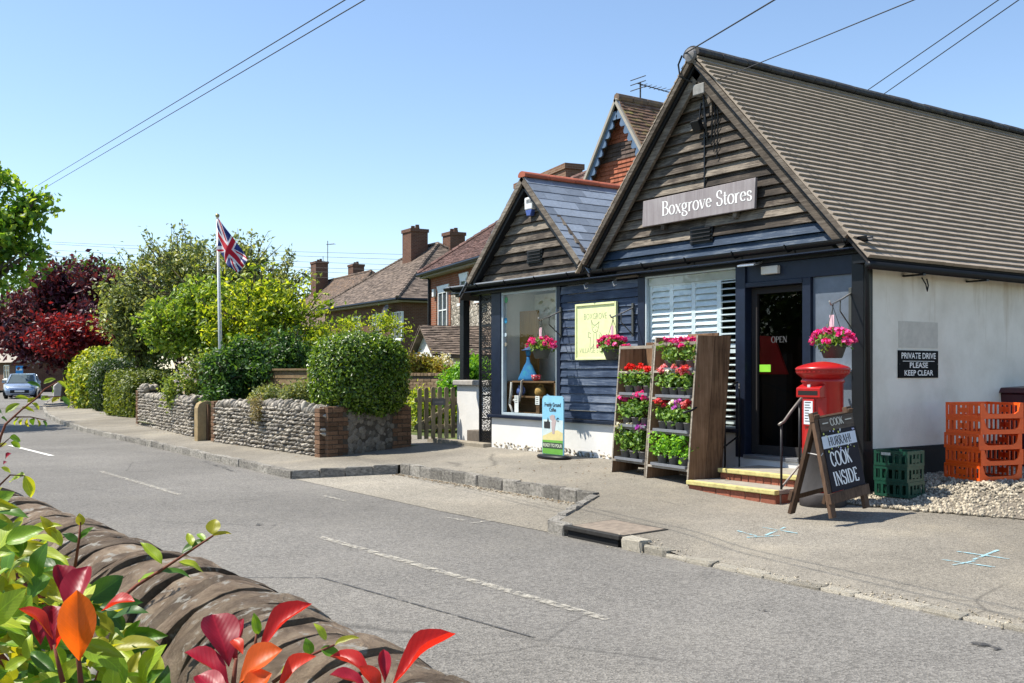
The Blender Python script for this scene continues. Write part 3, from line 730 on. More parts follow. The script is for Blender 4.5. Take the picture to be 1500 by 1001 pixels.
# serif letters drawn as pen strokes: (advance, strokes, serifs, widths)
SER = {
 'B': (.66, [[(.14, 0), (.14, 1)], [(.14, .97), (.3, .97)] + arc(.3, .76, .22, .21, 90, -90) + [(.14, .54)], [(.3, .54)] + arc(.32, .28, .26, .25, 90, -90) + [(.14, .03)]], [(.12, 0), (.12, 1)]),
 'o': (.56, [arc(.28, .32, .22, .31, 0, 360, 24)], []),
 'x': (.56, ['\\', [(.1, .62), (.46, 0)], '/', [(.44, .62), (.1, 0)]], [(.11, .63), (.45, .63), (.1, 0), (.46, 0)]),
 'g': (.56, [arc(.26, .42, .17, .2, 0, 360, 20), [(.4, .57), (.52, .61)], [(.16, .25), (.12, .16), (.2, .1), (.36, .06)] + arc(.28, -.1, .2, .14, 50, -230, 18)], []),
 'r': (.42, [[(.13, 0), (.13, .6)], [(.13, .42), (.22, .56), (.32, .62), (.39, .58)]], [(.13, 0), (.1, .61)]),
 'v': (.54, ['\\', [(.08, .62), (.27, .02)], '/', [(.48, .62), (.28, .02)]], [(.09, .63), (.46, .63)]),
 'e': (.52, [[(.08, .36), (.44, .36)] + arc(.26, .34, .19, .28, 5, 320, 20)], []),
 's': (.44, [[(.36, .48), (.33, .58), (.22, .62)] + arc(.2, .48, .12, .14, 90, 250, 8) + [(.22, .32)] + arc(.23, .16, .13, .15, 70, -90, 8) + [(.12, .03), (.08, .16)]], []),
 't': (.36, [[(.16, .84), (.16, .12), (.22, .02), (.33, .06)], [(.04, .6), (.33, .6)]], []),
 'S': (.56, [[(.46, .76), (.42, .93), (.28, 1.0)] + arc(.27, .76, .18, .23, 95, 250, 9) + [(.28, .5)] + arc(.29, .25, .2, .24, 65, -95, 9) + [(.14, .05), (.08, .26)]], []),
 'C': (.7, [[(.6, .74), (.56, .9)] + arc(.37, .5, .29, .5, 55, 310, 22) + [(.61, .24)]], []),
 'O': (.76, [arc(.38, .5, .31, .5, 0, 360, 28)], []),
 'K': (.7, [[(.14, 0), (.14, 1)], '/', [(.56, 1), (.15, .42)], '\\', [(.26, .58), (.6, 0)]], [(.14, 0), (.14, 1), (.56, 1), (.6, 0)]),
 'I': (.32, [[(.16, 0), (.16, 1)]], [(.16, 0), (.16, 1)]),
 'N': (.76, ['/', [(.14, 0), (.14, 1)], '\\', [(.14, .98), (.62, .02)], '/', [(.62, 0), (.62, 1)]], [(.13, 0), (.1, 1), (.62, 1)]),
 'D': (.74, [[(.14, 0), (.14, 1)], [(.14, .97), (.3, .97)] + arc(.3, .5, .34, .47, 90, -90, 18) + [(.14, .03)]], [(.12, 0), (.12, 1)]),
 'E': (.6, [[(.14, 0), (.14, 1)], [(.14, .97), (.48, .97), (.5, .82)], [(.14, .52), (.4, .52)], [(.14, .03), (.5, .03), (.53, .2)]], [(.12, 0), (.12, 1)]),
 'H': (.78, [[(.14, 0), (.14, 1)], [(.62, 0), (.62, 1)], [(.14, .52), (.62, .52)]], [(.14, 0), (.14, 1), (.62, 0), (.62, 1)]),
 'U': (.74, [[(.14, 1), (.14, .3)] + arc(.37, .28, .23, .26, 180, 360, 12) + [(.6, 1)]], [(.14, 1), (.6, 1)]),
 'R': (.68, [[(.14, 0), (.14, 1)], [(.14, .97), (.3, .97)] + arc(.3, .74, .22, .23, 90, -90) + [(.14, .51)], '\\', [(.3, .5), (.6, 0)]], [(.14, 0), (.12, 1), (.6, 0)]),
 'A': (.7, ['/', [(.1, 0), (.35, 1)], '\\', [(.34, 1), (.6, 0)], [(.2, .36), (.5, .36)]], [(.1, 0), (.6, 0)]),
 'P': (.62, [[(.14, 0), (.14, 1)], [(.14, .97), (.3, .97)] + arc(.3, .72, .22, .25, 90, -90) + [(.14, .47)]], [(.14, 0), (.12, 1)]),
 '!': (.3, [[(.15, 1), (.15, .3)], [(.15, .12), (.15, 0)]], []), ' ': (.34, [], [])}
def serif(s, h, M, m, name, parent, thick=.13, thin=.045, width=None, ser=.085):
    mb = MB(); x = 0; lay = 0
    P = []
    for ch in s:
        adv, strokes, srf = SER[ch]; mode = None
        for st in strokes:
            if isinstance(st, str): mode = st; continue
            n = len(st); L = []; Rr = []
            for i, p in enumerate(st):
                a = st[max(0, i - 1)]; b = st[min(n - 1, i + 1)]; dx, dy = b[0] - a[0], b[1] - a[1]; l = math.hypot(dx, dy) or 1
                dx /= l; dy /= l
                w_ = thin + (thick - thin) * abs(dy) ** 1.3
                if mode == '/': w_ = thin * 1.15
                if mode == '\\': w_ = thick
                L.append((x + p[0] - dy * w_ / 2, p[1] + dx * w_ / 2)); Rr.append((x + p[0] + dy * w_ / 2, p[1] - dx * w_ / 2))
            for i in range(n - 1): P.append(([L[i], L[i + 1], Rr[i + 1], Rr[i]], lay))
            lay += 1; mode = None
        for sx, sy in srf:
            sy2 = sy - .0 if sy < .5 else sy - .04
            P.append(([(x + sx - ser, sy2), (x + sx + ser, sy2), (x + sx + ser, sy2 + .04), (x + sx - ser, sy2 + .04)], lay)); lay += 1
        x += adv
    k = (width / x) if width else h
    for q, l in P: mb.poly([M @ Vector(((a - x / 2) * k, b * h, .0002 + (l % 7) * .00025)) for a, b in q])
    return mb.build(name, m, parent)
def plane_front(x, y, z, rz=0.0):   # text plane facing the road (-Y)
    return Matrix.Translation((x, y, z)) @ Matrix.Rotation(rz, 4, 'Z') @ Matrix.Rotation(math.pi / 2, 4, 'X')
def plane_side(x, y, z):            # text plane facing +X
    return Matrix.Translation((x, y, z)) @ Matrix.Rotation(math.pi / 2, 4, 'Z') @ Matrix.Rotation(math.pi / 2, 4, 'X')
M_let = flat('white_lettering', (.80, .80, .78), .5)
M_bl = flat('black_ink', (.02, .02, .022), .6)
serif('OPEN', .075, plane_front(-8.47, 9.974, 1.63), flat('open_vinyl', (.07, .07, .07), .6), 'open_lettering', ig, width=.25)
# shop name board
s1 = thing('shop_sign', 'long pale grey wooden board lettered in white on the tall gable', 'sign', (-9.65, GY - .06, 3.45))
sm = wood('sign_board_paint', (.20, .175, .18), (.27, .245, .25), (.36, .34, .34), 'Z', .7, .0, .5)
MB().prism([(-10.66, GY - .13, 3.27), (-8.64, GY - .13, 3.27), (-8.62, GY - .13, 3.645), (-10.64, GY - .13, 3.625)], (0, .04, 0)).build('board', sm, s1, bev=.005)
serif('Boxgrove Stores', .195, plane_front(-9.47, GY - .132, 3.375, 0), M_let, 'lettering', s1, width=1.6, thick=.125, thin=.042)
for X in (-10.3, -9.0): bx('batten', M_bt, s1, X - .03, X + .03, GY - .09, GY - .025, 3.2, 3.6)
# pale yellow sign with a line drawing
M_yel = flat('pale_yellow_paint', (.72, .78, .40), .6)
s2 = thing('painted_sign', 'pale yellow framed sign with a faint ink drawing on the blue boards', 'sign', (-11.82, FY - .05, 1.87))
bx('panel', M_yel, s2, -12.25, -11.37, FY - .055, FY - .03, 1.48, 2.26)
MB().box(-12.28, -12.25, FY - .07, FY - .028, 1.45, 2.29).box(-11.37, -11.34, FY - .07, FY - .028, 1.45, 2.29).box(-12.25, -11.37, FY - .069, FY - .029, 1.45, 1.48).box(-12.25, -11.37, FY - .075, FY - .029, 2.26, 2.29).build('frame', M_yel, s2, bev=.003)
M_ink = flat('faded_ink', (.24, .26, .17), .8)
txt('BOXGROVE', .13, plane_front(-11.82, FY - .0565, 2.09), M_ink, 'lettering', s2, width=.52, bold=-.002)
txt('VILLAGE STORES', .11, plane_front(-11.82, FY - .0565, 1.585), M_ink, 'lettering', s2, width=.74, bold=-.002)
dm = MB()
def ink(pts, r=.0045):
    pts = [Vector((-11.82 + a, FY - .0565, 1.84 + b)) for a, b in pts]
    for i, (p, q) in enumerate(zip(pts, pts[1:])):
        d = (q - p).normalized() * r; n = Vector((-d.z, 0, d.x)); dm.poly([p - n - d, q - n + d, q + n + d, p + n - d])
ink([(-.07, .1), (-.09, .2), (-.05, .13), (0, .12), (.05, .14), (.09, .17), (.075, .09), (.05, .03), (.0, .01), (-.05, .03), (-.075, .09)])
ink([(-.1, .0), (-.15, .02), (-.16, -.05), (-.11, -.06), (-.12, -.2), (-.1, -.24)]); ink([(.1, .02), (.14, -.02), (.13, -.06)]); ink([(-.03, .0), (-.035, -.22)]); ink([(.03, .0), (.03, -.22)]); ink([(.1, -.02), (.105, -.22)])
ink([(-.04, .09), (-.02, .1)]); ink([(.03, .1), (.05, .09)]); ink([(-.01, .05), (.02, .05)]); ink([(-.09, -.22), (-.05, -.19), (-.04, -.16)])
dm.build('ink_drawing', M_ink, s2)
# private drive sign on the side wall
s3 = thing('private_drive_sign', 'small black wall sign with white capitals on the white side wall', 'sign', (-7.19, 10.9, 1.36))
bx('plate', flat('sign_black', (.006, .007, .009), .7, Specular_IOR_Level=.1), s3, -7.199, -7.185, 10.52, 11.31, 1.2, 1.52, .003)
xs = -7.1845
txt('PRIVATE DRIVE', .096, plane_side(xs, 10.915, 1.455), M_let, 'lettering', s3, width=.68, bold=.0015)
txt('PLEASE', .088, plane_side(xs, 10.915, 1.345), M_let, 'lettering', s3, width=.36, bold=.0015)
txt('KEEP CLEAR', .088, plane_side(xs, 10.915, 1.255), M_let, 'lettering', s3, width=.57, bold=.0015)
bx('rule', M_let, s3, -7.1848, -7.184, 10.6, 11.23, 1.392, 1.398)
for a, b in ((10.54, 1.36), (11.29, 1.36)): MB().lathe([(.001, -.001), (.008, -.001), (.008, .002), (.001, .003)], 8, M=Matrix.Translation((-7.185, a, b)) @ Matrix.Rotation(math.pi / 2, 4, 'Y')).build('screw', M_bl, s3)
bx('render_patch', mat('bare_render', (.54, .51, .45), .95, .15, 8, .4), shop, -7.2, -7.197, 10.54, 11.32, 1.55, 1.86)
# ---------------------------------------------------------------- steps
M_brick = mat('red_brick', (.25, .085, .05), .9, .3, 7, .5, .006, rnd=.3)
M_mort = mat('mortar', (.30, .27, .22), .95, .2, 12, .5, .005)
M_nose = mat('yellow_nosing', (.48, .42, .17), .75, .45, 9, .3, .003)
M_tread = mat('concrete_tread', (.27, .25, .21), .9, .25, 9, .4, .005)
bkv = [rough_block('brick', M_brick, 40 + i, .06, .018) for i in range(5)]
st = thing('entrance_steps', 'two brick steps with worn yellow nosings below the shop door', 'steps', (-8.0, 9.0, -.1))
def step(x0, x1, y0, y1, z0, z1, vert):
    bx('core', M_mort, st, x0 + .012, x1 - .012, y0 + .012, y1, z0, z1 - .05)
    MB().box(x0, x1, y0 + .05, y1, z1 - .045, z1).build('tread', M_tread, st, bev=.006)
    MB().box(x0 - .012, x1 + .012, y0 - .03, y0 + .049, z1 - .047, z1 + .003).build('nosing', M_nose, st, bev=.008)
    its = []
    bw = .11 if vert else .215
    n = int((x1 - x0) / bw)
    zc = (z0 + z1 - .05) / 2; h = z1 - .05 - z0 - .004
    for i in range(n): its.append((rng.choice(bkv), TRS((x0 + (i + .5) * (x1 - x0) / n, y0 + .04 + rng.uniform(-.004, .004), zc), (0, 0, 0), ((x1 - x0) / n - .01, .08, h))))
    for sx in (x0 + .04, x1 - .04):
        m_ = max(1, int((y1 - y0) / .22))
        for j in range(m_): its.append((rng.choice(bkv), TRS((sx, y0 + .1 + (j + .5) * (y1 - y0 - .12) / m_, zc), (0, 0, 0), (.086, (y1 - y0 - .12) / m_ - .012, h))))
    pieces(st, 'brick', its)
step(-8.72, -7.42, 8.68, 9.2, -.2, .0, False)
step(-8.62, -7.40, 9.1, 9.78, -.1, .128, True)
# handrails
M_rail = mat('rail_iron', (.02, .02, .022), .4, .3, 12, .1, metal=.3)
hr = thing('handrail', 'thin black handrail running up behind the wooden shelf unit', 'handrail', (-8.7, 9.0, 0))
p0 = onY(1012, 602, 8.75); p1 = onY(1080, 560, 9.75)
MB().tube([p0 + Vector((0, -.12, -.02)), p0, p0.lerp(p1, .5), p1], .013, 8).build('rail', M_rail, hr, True)
for u_, yy, yb, Y in ((1062, 572, 655, 9.5), (1083, 562, 650, 9.78)): a = onY(u_, yy, Y); b = onY(u_, yb, Y); MB().tube([(a.x, Y, a.z), (a.x, Y, .0)], .011, 8).build('upright', M_rail, hr, True)
a = onY(1015, 690, 8.9); b = onY(1080, 640, 9.75); MB().tube([a, b], .012, 8).build('lower_rail', M_rail, hr, True)
hr = thing('handrail', 'curved black handrail with pale worn top beside the red pillar box', 'handrail', (-7.6, 8.8, 0))
HX0 = -7.46
MB().tube([(HX0 + .0, 8.78, .70), (HX0 - .0, 8.86, .73), (HX0, 8.98, .84), (HX0, 9.15, .98), (HX0, 9.4, 1.1), (HX0, 9.82, 1.12)], .016, 8).build('rail', mat('rail_worn', (.22, .2, .18), .4, .3, 12, .1, metal=.5), hr, True)
for Y, zt, zb in ((8.82, .71, -.08), (9.12, .95, .0), (9.42, 1.1, .12)): MB().tube([(HX0, Y, zt), (HX0, Y, zb)], .013, 8).build('upright', M_rail, hr, True)
MB().tube([(HX0, 8.82, .02), (HX0, 9.12, .25), (HX0, 9.6, .5)], .012, 8).build('lower_rail', mat('rail_pale', (.3, .28, .25), .4, .3, 12, .1), hr, True)
# ---------------------------------------------------------------- pillar box
M_red = mat('post_red', (.36, .008, .008), .3, .15, 6, .06, .002, spec=.5, col2=(.42, .012, .01))
pb = thing('pillar_box', 'red cast iron pillar box standing beside the shop steps', 'pillar box', (-7.08, 9.03, -.1))
PX, PY = -7.08, 9.03
MB().lathe([(.21, .0), (.21, .03), (.21, .06), (.21, 1.15), (.222, 1.16), (.226, 1.175), (.214, 1.19), (.21, 1.2)], 40, (PX, PY, 0)).build('body', M_red, pb, True, bev=0)
MB().lathe([(.21, 1.198), (.225, 1.215), (.25, 1.235), (.268, 1.248), (.274, 1.262), (.274, 1.285), (.282, 1.29), (.282, 1.308), (.26, 1.325), (.19, 1.35), (.1, 1.37), (.04, 1.378), (.005, 1.38)], 40, (PX, PY, 0)).build('cap', M_red, pb, True)
for i in range(36):
    a = 2 * math.pi * i / 36; MB().box(-.008, .008, -.004, .004, -.009, .009, M=Matrix.Translation((PX + .273 * math.cos(a), PY + .275 * math.sin(a), 1.274)) @ Matrix.Rotation(a + math.pi / 2, 4, 'Z')).build('dentil', M_red, pb)
fa = math.radians(-92)   # faces the road, slightly left
F0 = Matrix.Translation((PX, PY, 0)) @ Matrix.Rotation(fa + math.pi / 2, 4, 'Z')   # local -Y is outward
MB().lathe([(.24, -.2), (.24, -.02), (.225, .005), (.2, .005)], 40, (PX, PY, 0)).build('base', mat('box_base', (.05, .045, .045), .7, .3, 8, .2), pb, True)
door = MB()
for k in range(10):
    a0, a1 = math.radians(lerp(-140, -40, k / 10)), math.radians(lerp(-140, -40, (k + 1) / 10)); r0, r1 = .2, .212
    door.hexa([F0 @ Vector((math.cos(a) * r, math.sin(a) * r, z)) for z in (.1, 1.0) for a, r in ((a0, r1), (a1, r1), (a1, r0), (a0, r0))])
door.build('door', M_red, pb)
ap = MB().hexa([F0 @ Vector(p) for p in ((-.16, -.235, 1.0), (.16, -.235, 1.0), (.15, -.12, 1.0), (-.15, -.12, 1.0), (-.16, -.235, 1.10), (.16, -.235, 1.10), (.15, -.12, 1.155), (-.15, -.12, 1.155))]).build('aperture_hood', M_red, pb, bev=.008)
MB().box(-.13, .13, -.2365, -.2, 1.025, 1.072, M=F0).build('slot', flat('slot_black', (.004, .004, .004), .9), ap)
MB().box(-.075, .075, -.226, -.2, .70, .985, M=F0).build('plate_frame', M_red, pb, bev=.006)
np_ = MB().box(-.058, .058, -.2285, -.2265, .72, .965, M=F0).build('notice_plate', flat('notice_white', (.62, .66, .70), .3), pb)
for k in range(8):
    z = .95 - k * .028; MB().box(-.045, -.045 + rng.uniform(.04, .085), -.2297, -.2288, z - .005, z + .004, M=F0).build('notice_line', M_bl, np_)
MB().box(.02, .045, -.2299, -.2288, .735, .765, M=F0).build('notice_mark', M_bl, np_)
MB().box(-.02, .02, -.222, -.2, 1.105, 1.135, M=F0).build('crest', flat('crest_silver', (.5, .5, .5), .4), pb, bev=.004)
# ---------------------------------------------------------------- A-board
M_aw = wood('aboard_wood', (.035, .02, .012), (.085, .05, .03), (.16, .10, .065), 'Z', .7, .15)
ab = thing('pavement_board', 'wooden A-frame board reading cook inside, standing by the wall corner', 'sandwich board', (-6.4, 8.45, -.13))
BO = Vector((-6.27, 8.12, -.12)); vv = Vector((-.1, .995, .075)).normalized(); nn = Vector((.99, .1, 0)).normalized()
WB = .66
apx = Vector((-6.50, 8.14, .80))
def abl(along, up, out=0, back=False):     # point on the front (or back) frame
    foot = BO if not back else BO - nn * .46
    ax_ = (apx - foot); d = ax_.normalized()
    nrm = vv.cross(d).normalized()
    if nrm.dot(nn) < 0: nrm = -nrm
    if back: nrm = -nrm
    return foot + vv * along + d * up + nrm * out
LB = (apx - BO).length
for back in (False, True):
    for al_ in (.03, WB - .03):
        MB().hexa([abl(al_ - .04, 0, -.02, back), abl(al_ + .04, 0, -.02, back), abl(al_ + .04, 0, .02, back), abl(al_ - .04, 0, .02, back), abl(al_ - .04, LB + .06, -.02, back), abl(al_ + .04, LB + .06, -.02, back), abl(al_ + .04, LB + .06, .02, back), abl(al_ - .04, LB + .06, .02, back)]).build('leg', M_aw, ab, bev=.004)
    for up_, hh, oo in ((.13, .10, .03), (LB - .03, .06, .0)):
        MB().hexa([abl(.071 if oo == 0 else -.02, up_, oo - .018, back), abl(WB - .071 if oo == 0 else WB + .02, up_, oo - .018, back), abl(WB - .071 if oo == 0 else WB + .02, up_, oo + .018, back), abl(.071 if oo == 0 else -.02, up_, oo + .018, back), abl(.071 if oo == 0 else -.02, up_ + hh, oo - .018, back), abl(WB - .071 if oo == 0 else WB + .02, up_ + hh, oo - .018, back), abl(WB - .071 if oo == 0 else WB + .02, up_ + hh, oo + .018, back), abl(.071 if oo == 0 else -.02, up_ + hh, oo + .018, back)]).build('cross_bar', M_aw, ab, bev=.004)
def panel(a0, a1, u0, u1, o0, o1, m, name, par, back=False):
    return MB().hexa([abl(a0, u0, o0, back), abl(a1, u0, o0, back), abl(a1, u0, o1, back), abl(a0, u0, o1, back), abl(a0, u1, o0, back), abl(a1, u1, o0, back), abl(a1, u1, o1, back), abl(a0, u1, o1, back)]).build(name, m, par)
M_chalk = mat('blackboard', (.028, .026, .031), .8, .2, 5, .1, spec=.12)
panel(.075, WB - .075, .2, LB - .05, -.012, .004, flat('panel_back_white', (.55, .52, .52), .6), 'back_panel', ab, True)
fp = panel(.06, WB - .01, .235, LB + .0, .021, .03, M_chalk, 'poster_panel', ab)
def abM(al_, up_, out=.0308):
    o = abl(al_, up_, out); x = vv; yv = (apx - BO).normalized(); yv = (yv - x * yv.dot(x)).normalized(); z = x.cross(yv)
    return Matrix(((x.x, yv.x, z.x, o.x), (x.y, yv.y, z.y, o.y), (x.z, yv.z, z.z, o.z), (0, 0, 0, 1)))
cxp = WB / 2 + .025
serif('COOK', .135, abM(cxp - .04, .475), M_let, 'lettering', fp, width=.36, thick=.17, thin=.07)
serif('INSIDE', .135, abM(cxp - .01, .285), M_let, 'lettering', fp, width=.43, thick=.17, thin=.07)
panel(.045, WB - .02, .655, .775, .0305, .0335, flat('paper_white', (.62, .65, .70), .7), 'paper_strip', fp)
serif('HURRAH!', .085, abM(cxp - .01, .672, .0345), M_chalk, 'lettering', fp, width=.40, thick=.15, thin=.06)
panel(.055, WB - .005, LB - .13, LB + .002, .0305, .032, wood('plank_print', (.04, .028, .02), (.08, .058, .042), (.14, .11, .085), 'Y', .7, 0), 'header_print', fp)
serif('COOK', .072, abM(cxp, LB - .085, .033), flat('cream_letter', (.6, .56, .46), .6), 'lettering', fp, width=.235, thick=.16, thin=.06)
for a0, a1 in ((.1, .2), (.5, .62)): panel(a0, a1, LB - .055, LB - .045, .033, .0335, flat('cream_rule', (.6, .56, .46), .6), 'rule', fp)
M_conf = [flat('confetti_white', (.7, .7, .68), .7), flat('confetti_lime', (.6, .62, .12), .7), flat('confetti_violet', (.5, .5, .7), .7)]
for i in range(26):
    a_ = rng.uniform(.06, WB - .03); u_ = rng.choice([rng.uniform(.60, .67), rng.uniform(.765, .83)]); s_ = rng.uniform(.006, .014)
    MB().lathe([(.0005, 0), (s_, 0), (s_, .0006), (.0005, .0006)], 7, M=abM(a_, u_, .0342 + i * .00004)).build('confetti', M_conf[i % 3], fp)
MB().tube([abl(.03, .62, .02, True), abl(.0, .60, .02), abl(.03, .62, .022)], .006, 6).build('restraint_cord', flat('cord_grey', (.45, .43, .4), .7), ab)
for al_ in (.03, WB - .03): MB().hexa([abl(al_ - .045, LB - .02, -.03), abl(al_ + .045, LB - .02, -.03), abl(al_ + .045, LB - .02, .024), abl(al_ - .045, LB - .02, .024), abl(al_ - .045, LB + .075, -.03), abl(al_ + .045, LB + .075, -.03), abl(al_ + .045, LB + .075, .024), abl(al_ - .045, LB + .075, .024)]).build('hinge_block', M_aw, ab, bev=.005)
# coffee pavement sign
cs = thing('coffee_sign', 'tall narrow pavement sign with blue sky and green field on a black base', 'sign', (-12.3, 9.45, 0))
CXs, CYs = -12.34, 9.45
MB().prism([(CXs - .26, CYs, .03), (CXs + .26, CYs, .03), (CXs + .26, CYs, .84)] + [(CXs + .26 - .07 + .07 * math.cos(a), CYs, .84 + .07 * math.sin(a)) for a in (.5, 1.1, 1.57)] + [(CXs - .26 + .07 - .07 * math.cos(a), CYs, .84 + .07 * math.sin(a)) for a in (1.57, 1.1, .5)] + [(CXs - .26, CYs, .84)], (0, .02, 0)).build('panel', flat('coffee_sky', (.22, .50, .68), .45), cs)
MB().poly([(CXs - .25, CYs - .001, .21), (CXs + .25, CYs - .001, .21), (CXs + .25, CYs - .001, .55), (CXs - .25, CYs - .001, .55)]).build('haze_print', flat('coffee_haze', (.52, .62, .62), .5), cs)
MB().poly([(CXs - .25, CYs - .002, .20), (CXs + .25, CYs - .002, .20), (CXs + .25, CYs - .002, .36), (CXs + .12, CYs - .002, .40), (CXs, CYs - .002, .38), (CXs - .14, CYs - .002, .33), (CXs - .25, CYs - .002, .30)]).build('hill_print', flat('coffee_hill', (.62, .54, .26), .5), cs)
MB().poly([(CXs - .25, CYs - .003, .035), (CXs + .25, CYs - .003, .035), (CXs + .25, CYs - .003, .25), (CXs - .25, CYs - .003, .24)]).build('field_print', flat('coffee_field', (.13, .36, .05), .5), cs)
bx('caption_strip', flat('coffee_dark', (.03, .05, .035), .6), cs, CXs - .245, CXs + .245, CYs - .0045, CYs - .0035, .12, .21)
txt('READY TO POUR', .07, plane_front(CXs, CYs - .005, .165), flat('coffee_cream', (.6, .65, .5), .6), 'lettering', cs, width=.46, bold=.001)
txt('Freshly Ground', .085, plane_front(CXs, CYs - .0025, .775), M_bl, 'lettering', cs, width=.4, bold=.002)
txt('Coffee', .085, plane_front(CXs, CYs - .0025, .70), M_bl, 'lettering', cs, width=.17, bold=.002)
bx('price_card', M_bl, cs, CXs - .21, CXs - .06, CYs - .005, CYs - .0035, .42, .52)
gm = flat('goat_print', (.42, .34, .33), .6)
g_ = MB().poly([(CXs + a, CYs - .004, .34 + b) for a, b in ((.0, 0), (.05, .0), (.06, .1), (.09, .2), (.05, .26), (.02, .22), (-.03, .17), (-.02, .08))]).build('goat_print', gm, cs)
MB().poly([(CXs + a, CYs - .0046, .56 + b) for a, b in ((-.06, .0), (.0, -.03), (.05, .03), (.06, .06), (-.01, .07), (-.07, .04))]).build('goat_head', gm, g_)
MB().poly([(CXs + a, CYs - .0044, .5 + b) for a, b in ((-.14, .0), (-.08, .0), (-.1, .06), (-.115, .09))]).build('cup_print', M_bl, cs)
MB().tube([(CXs + .13 + .025 * math.cos(a), CYs - .004, .56 + .025 * math.sin(a)) for a in np.linspace(.3, 5.6, 9)], .005, 5).build('cup_print', M_bl, cs)
MB().lathe([(.001, .0), (.34, .0), (.36, .02), (.33, .045), (.05, .055), (.001, .055)], 28, M=Matrix.Translation((CXs, CYs + .02, G(CXs, CYs))) @ Matrix.Diagonal((1, .5, 1, 1))).build('rubber_base', M_black, cs, True)
# ---------------------------------------------------------------- foliage tools
def leaf_cloud(pos, nrm, size, seed, elong=1.9, fold=.25, jit=.35):
    """arrays of leaf diamonds (two folded triangles each)"""
    r = np.random.default_rng(seed); n = len(pos)
    nrm = nrm / (np.linalg.norm(nrm, axis=1, keepdims=True) + 1e-9)
    t = r.normal(size=(n, 3)); t -= nrm * (t * nrm).sum(1, keepdims=True); t /= (np.linalg.norm(t, axis=1, keepdims=True) + 1e-9)
    b = np.cross(nrm, t); s = (size * (1 + jit * r.uniform(-1, 1, n)))[:, None]
    h = s / elong
    V = np.empty((n, 4, 3), np.float32)
    V[:, 0] = pos - t * s * .5; V[:, 1] = pos + b * h * .5 + nrm * s * fold * .3; V[:, 2] = pos + t * s * .5 - nrm * s * .12; V[:, 3] = pos - b * h * .5 + nrm * s * fold * .3
    i = np.arange(n) * 4
    F = np.stack([np.stack([i, i + 2, i + 1], 1), np.stack([i, i + 3, i + 2], 1)], 1).reshape(-1, 3)
    return V.reshape(-1, 3), F
def lobe_points(lobes, nclump, per, cr, seed, hollow=.55, p=2.0, up=.35, zmin=None):
    r = np.random.default_rng(seed); L = np.array(lobes, float)
    wgt = (L[:, 3] * L[:, 4] + L[:, 4] * L[:, 5] + L[:, 3] * L[:, 5]); idx = r.choice(len(L), nclump, p=wgt / wgt.sum())
    d = r.normal(size=(nclump, 3)); d /= np.linalg.norm(d, axis=1, keepdims=True)
    if p != 2.0: d = d / (np.abs(d) ** p).sum(1, keepdims=True) ** (1 / p)
    rad = (hollow + (1 - hollow) * r.random(nclump) ** .6)[:, None]
    c = L[idx, :3] + d * rad * L[idx, 3:6]
    P = np.repeat(c, per, 0) + r.normal(size=(nclump * per, 3)) * cr
    N = np.repeat(d, per, 0) * .8 + r.normal(size=(nclump * per, 3)) * .65 + np.array([0, 0, up])
    if zmin is not None:
        k = P[:, 2] > zmin; P = P[k]; N = N[k]
    return P, N
def foliage(name, parent, lobes, nclump, per, cr, size, m, seed, hollow=.55, p=2.0, up=.35, elong=1.9, zmin=None, kind=None):
    P, N = lobe_points(lobes, nclump, per, cr, seed, hollow, p, up, zmin); V, F = leaf_cloud(P, N, np.full(len(P), size), seed + 1, elong)
    o = mobj(name, np_mesh(name, V, F, m), parent)
    if kind: o['kind'] = kind
    return o
def limbs(mb, base, top, r0, lobes, seed, nb=8):
    r = random.Random(seed); base = Vector(base); top = Vector(top)
    pts = [base.lerp(top, t) + Vector((r.uniform(-.06, .06), r.uniform(-.06, .06), 0)) * (t > 0) * (top - base).length * .3 for t in (0, .3, .6, 1)]
    mb.tube(pts, [r0, r0 * .8, r0 * .62, r0 * .3], 9)
    for i in range(nb):
        l = r.choice(lobes); e = Vector((l[0] + r.uniform(-.7, .7) * l[3], l[1] + r.uniform(-.7, .7) * l[4], l[2] + r.uniform(-.3, .8) * l[5]))
        s = base.lerp(top, r.uniform(.35, .95)); m_ = s.lerp(e, .5) + Vector((r.uniform(-.1, .1), r.uniform(-.1, .1), .12)) * (e - s).length * .6
        rr = r0 * r.uniform(.25, .45); mb.tube([s, m_, e], [rr, rr * .6, rr * .2], 6)
        for _ in range(2):
            e2 = m_.lerp(e, r.uniform(.2, .8)) + Vector((r.uniform(-1, 1) * l[3], r.uniform(-1, 1) * l[4], r.uniform(-.2, .8) * l[5])) * .5
            mb.tube([m_, m_.lerp(e2, .6), e2], [rr * .5, rr * .3, rr * .1], 5)
M_bark = mat('bark', (.09, .07, .05), .95, .4, 9, .8, .02, stretch=(1, 1, .3))
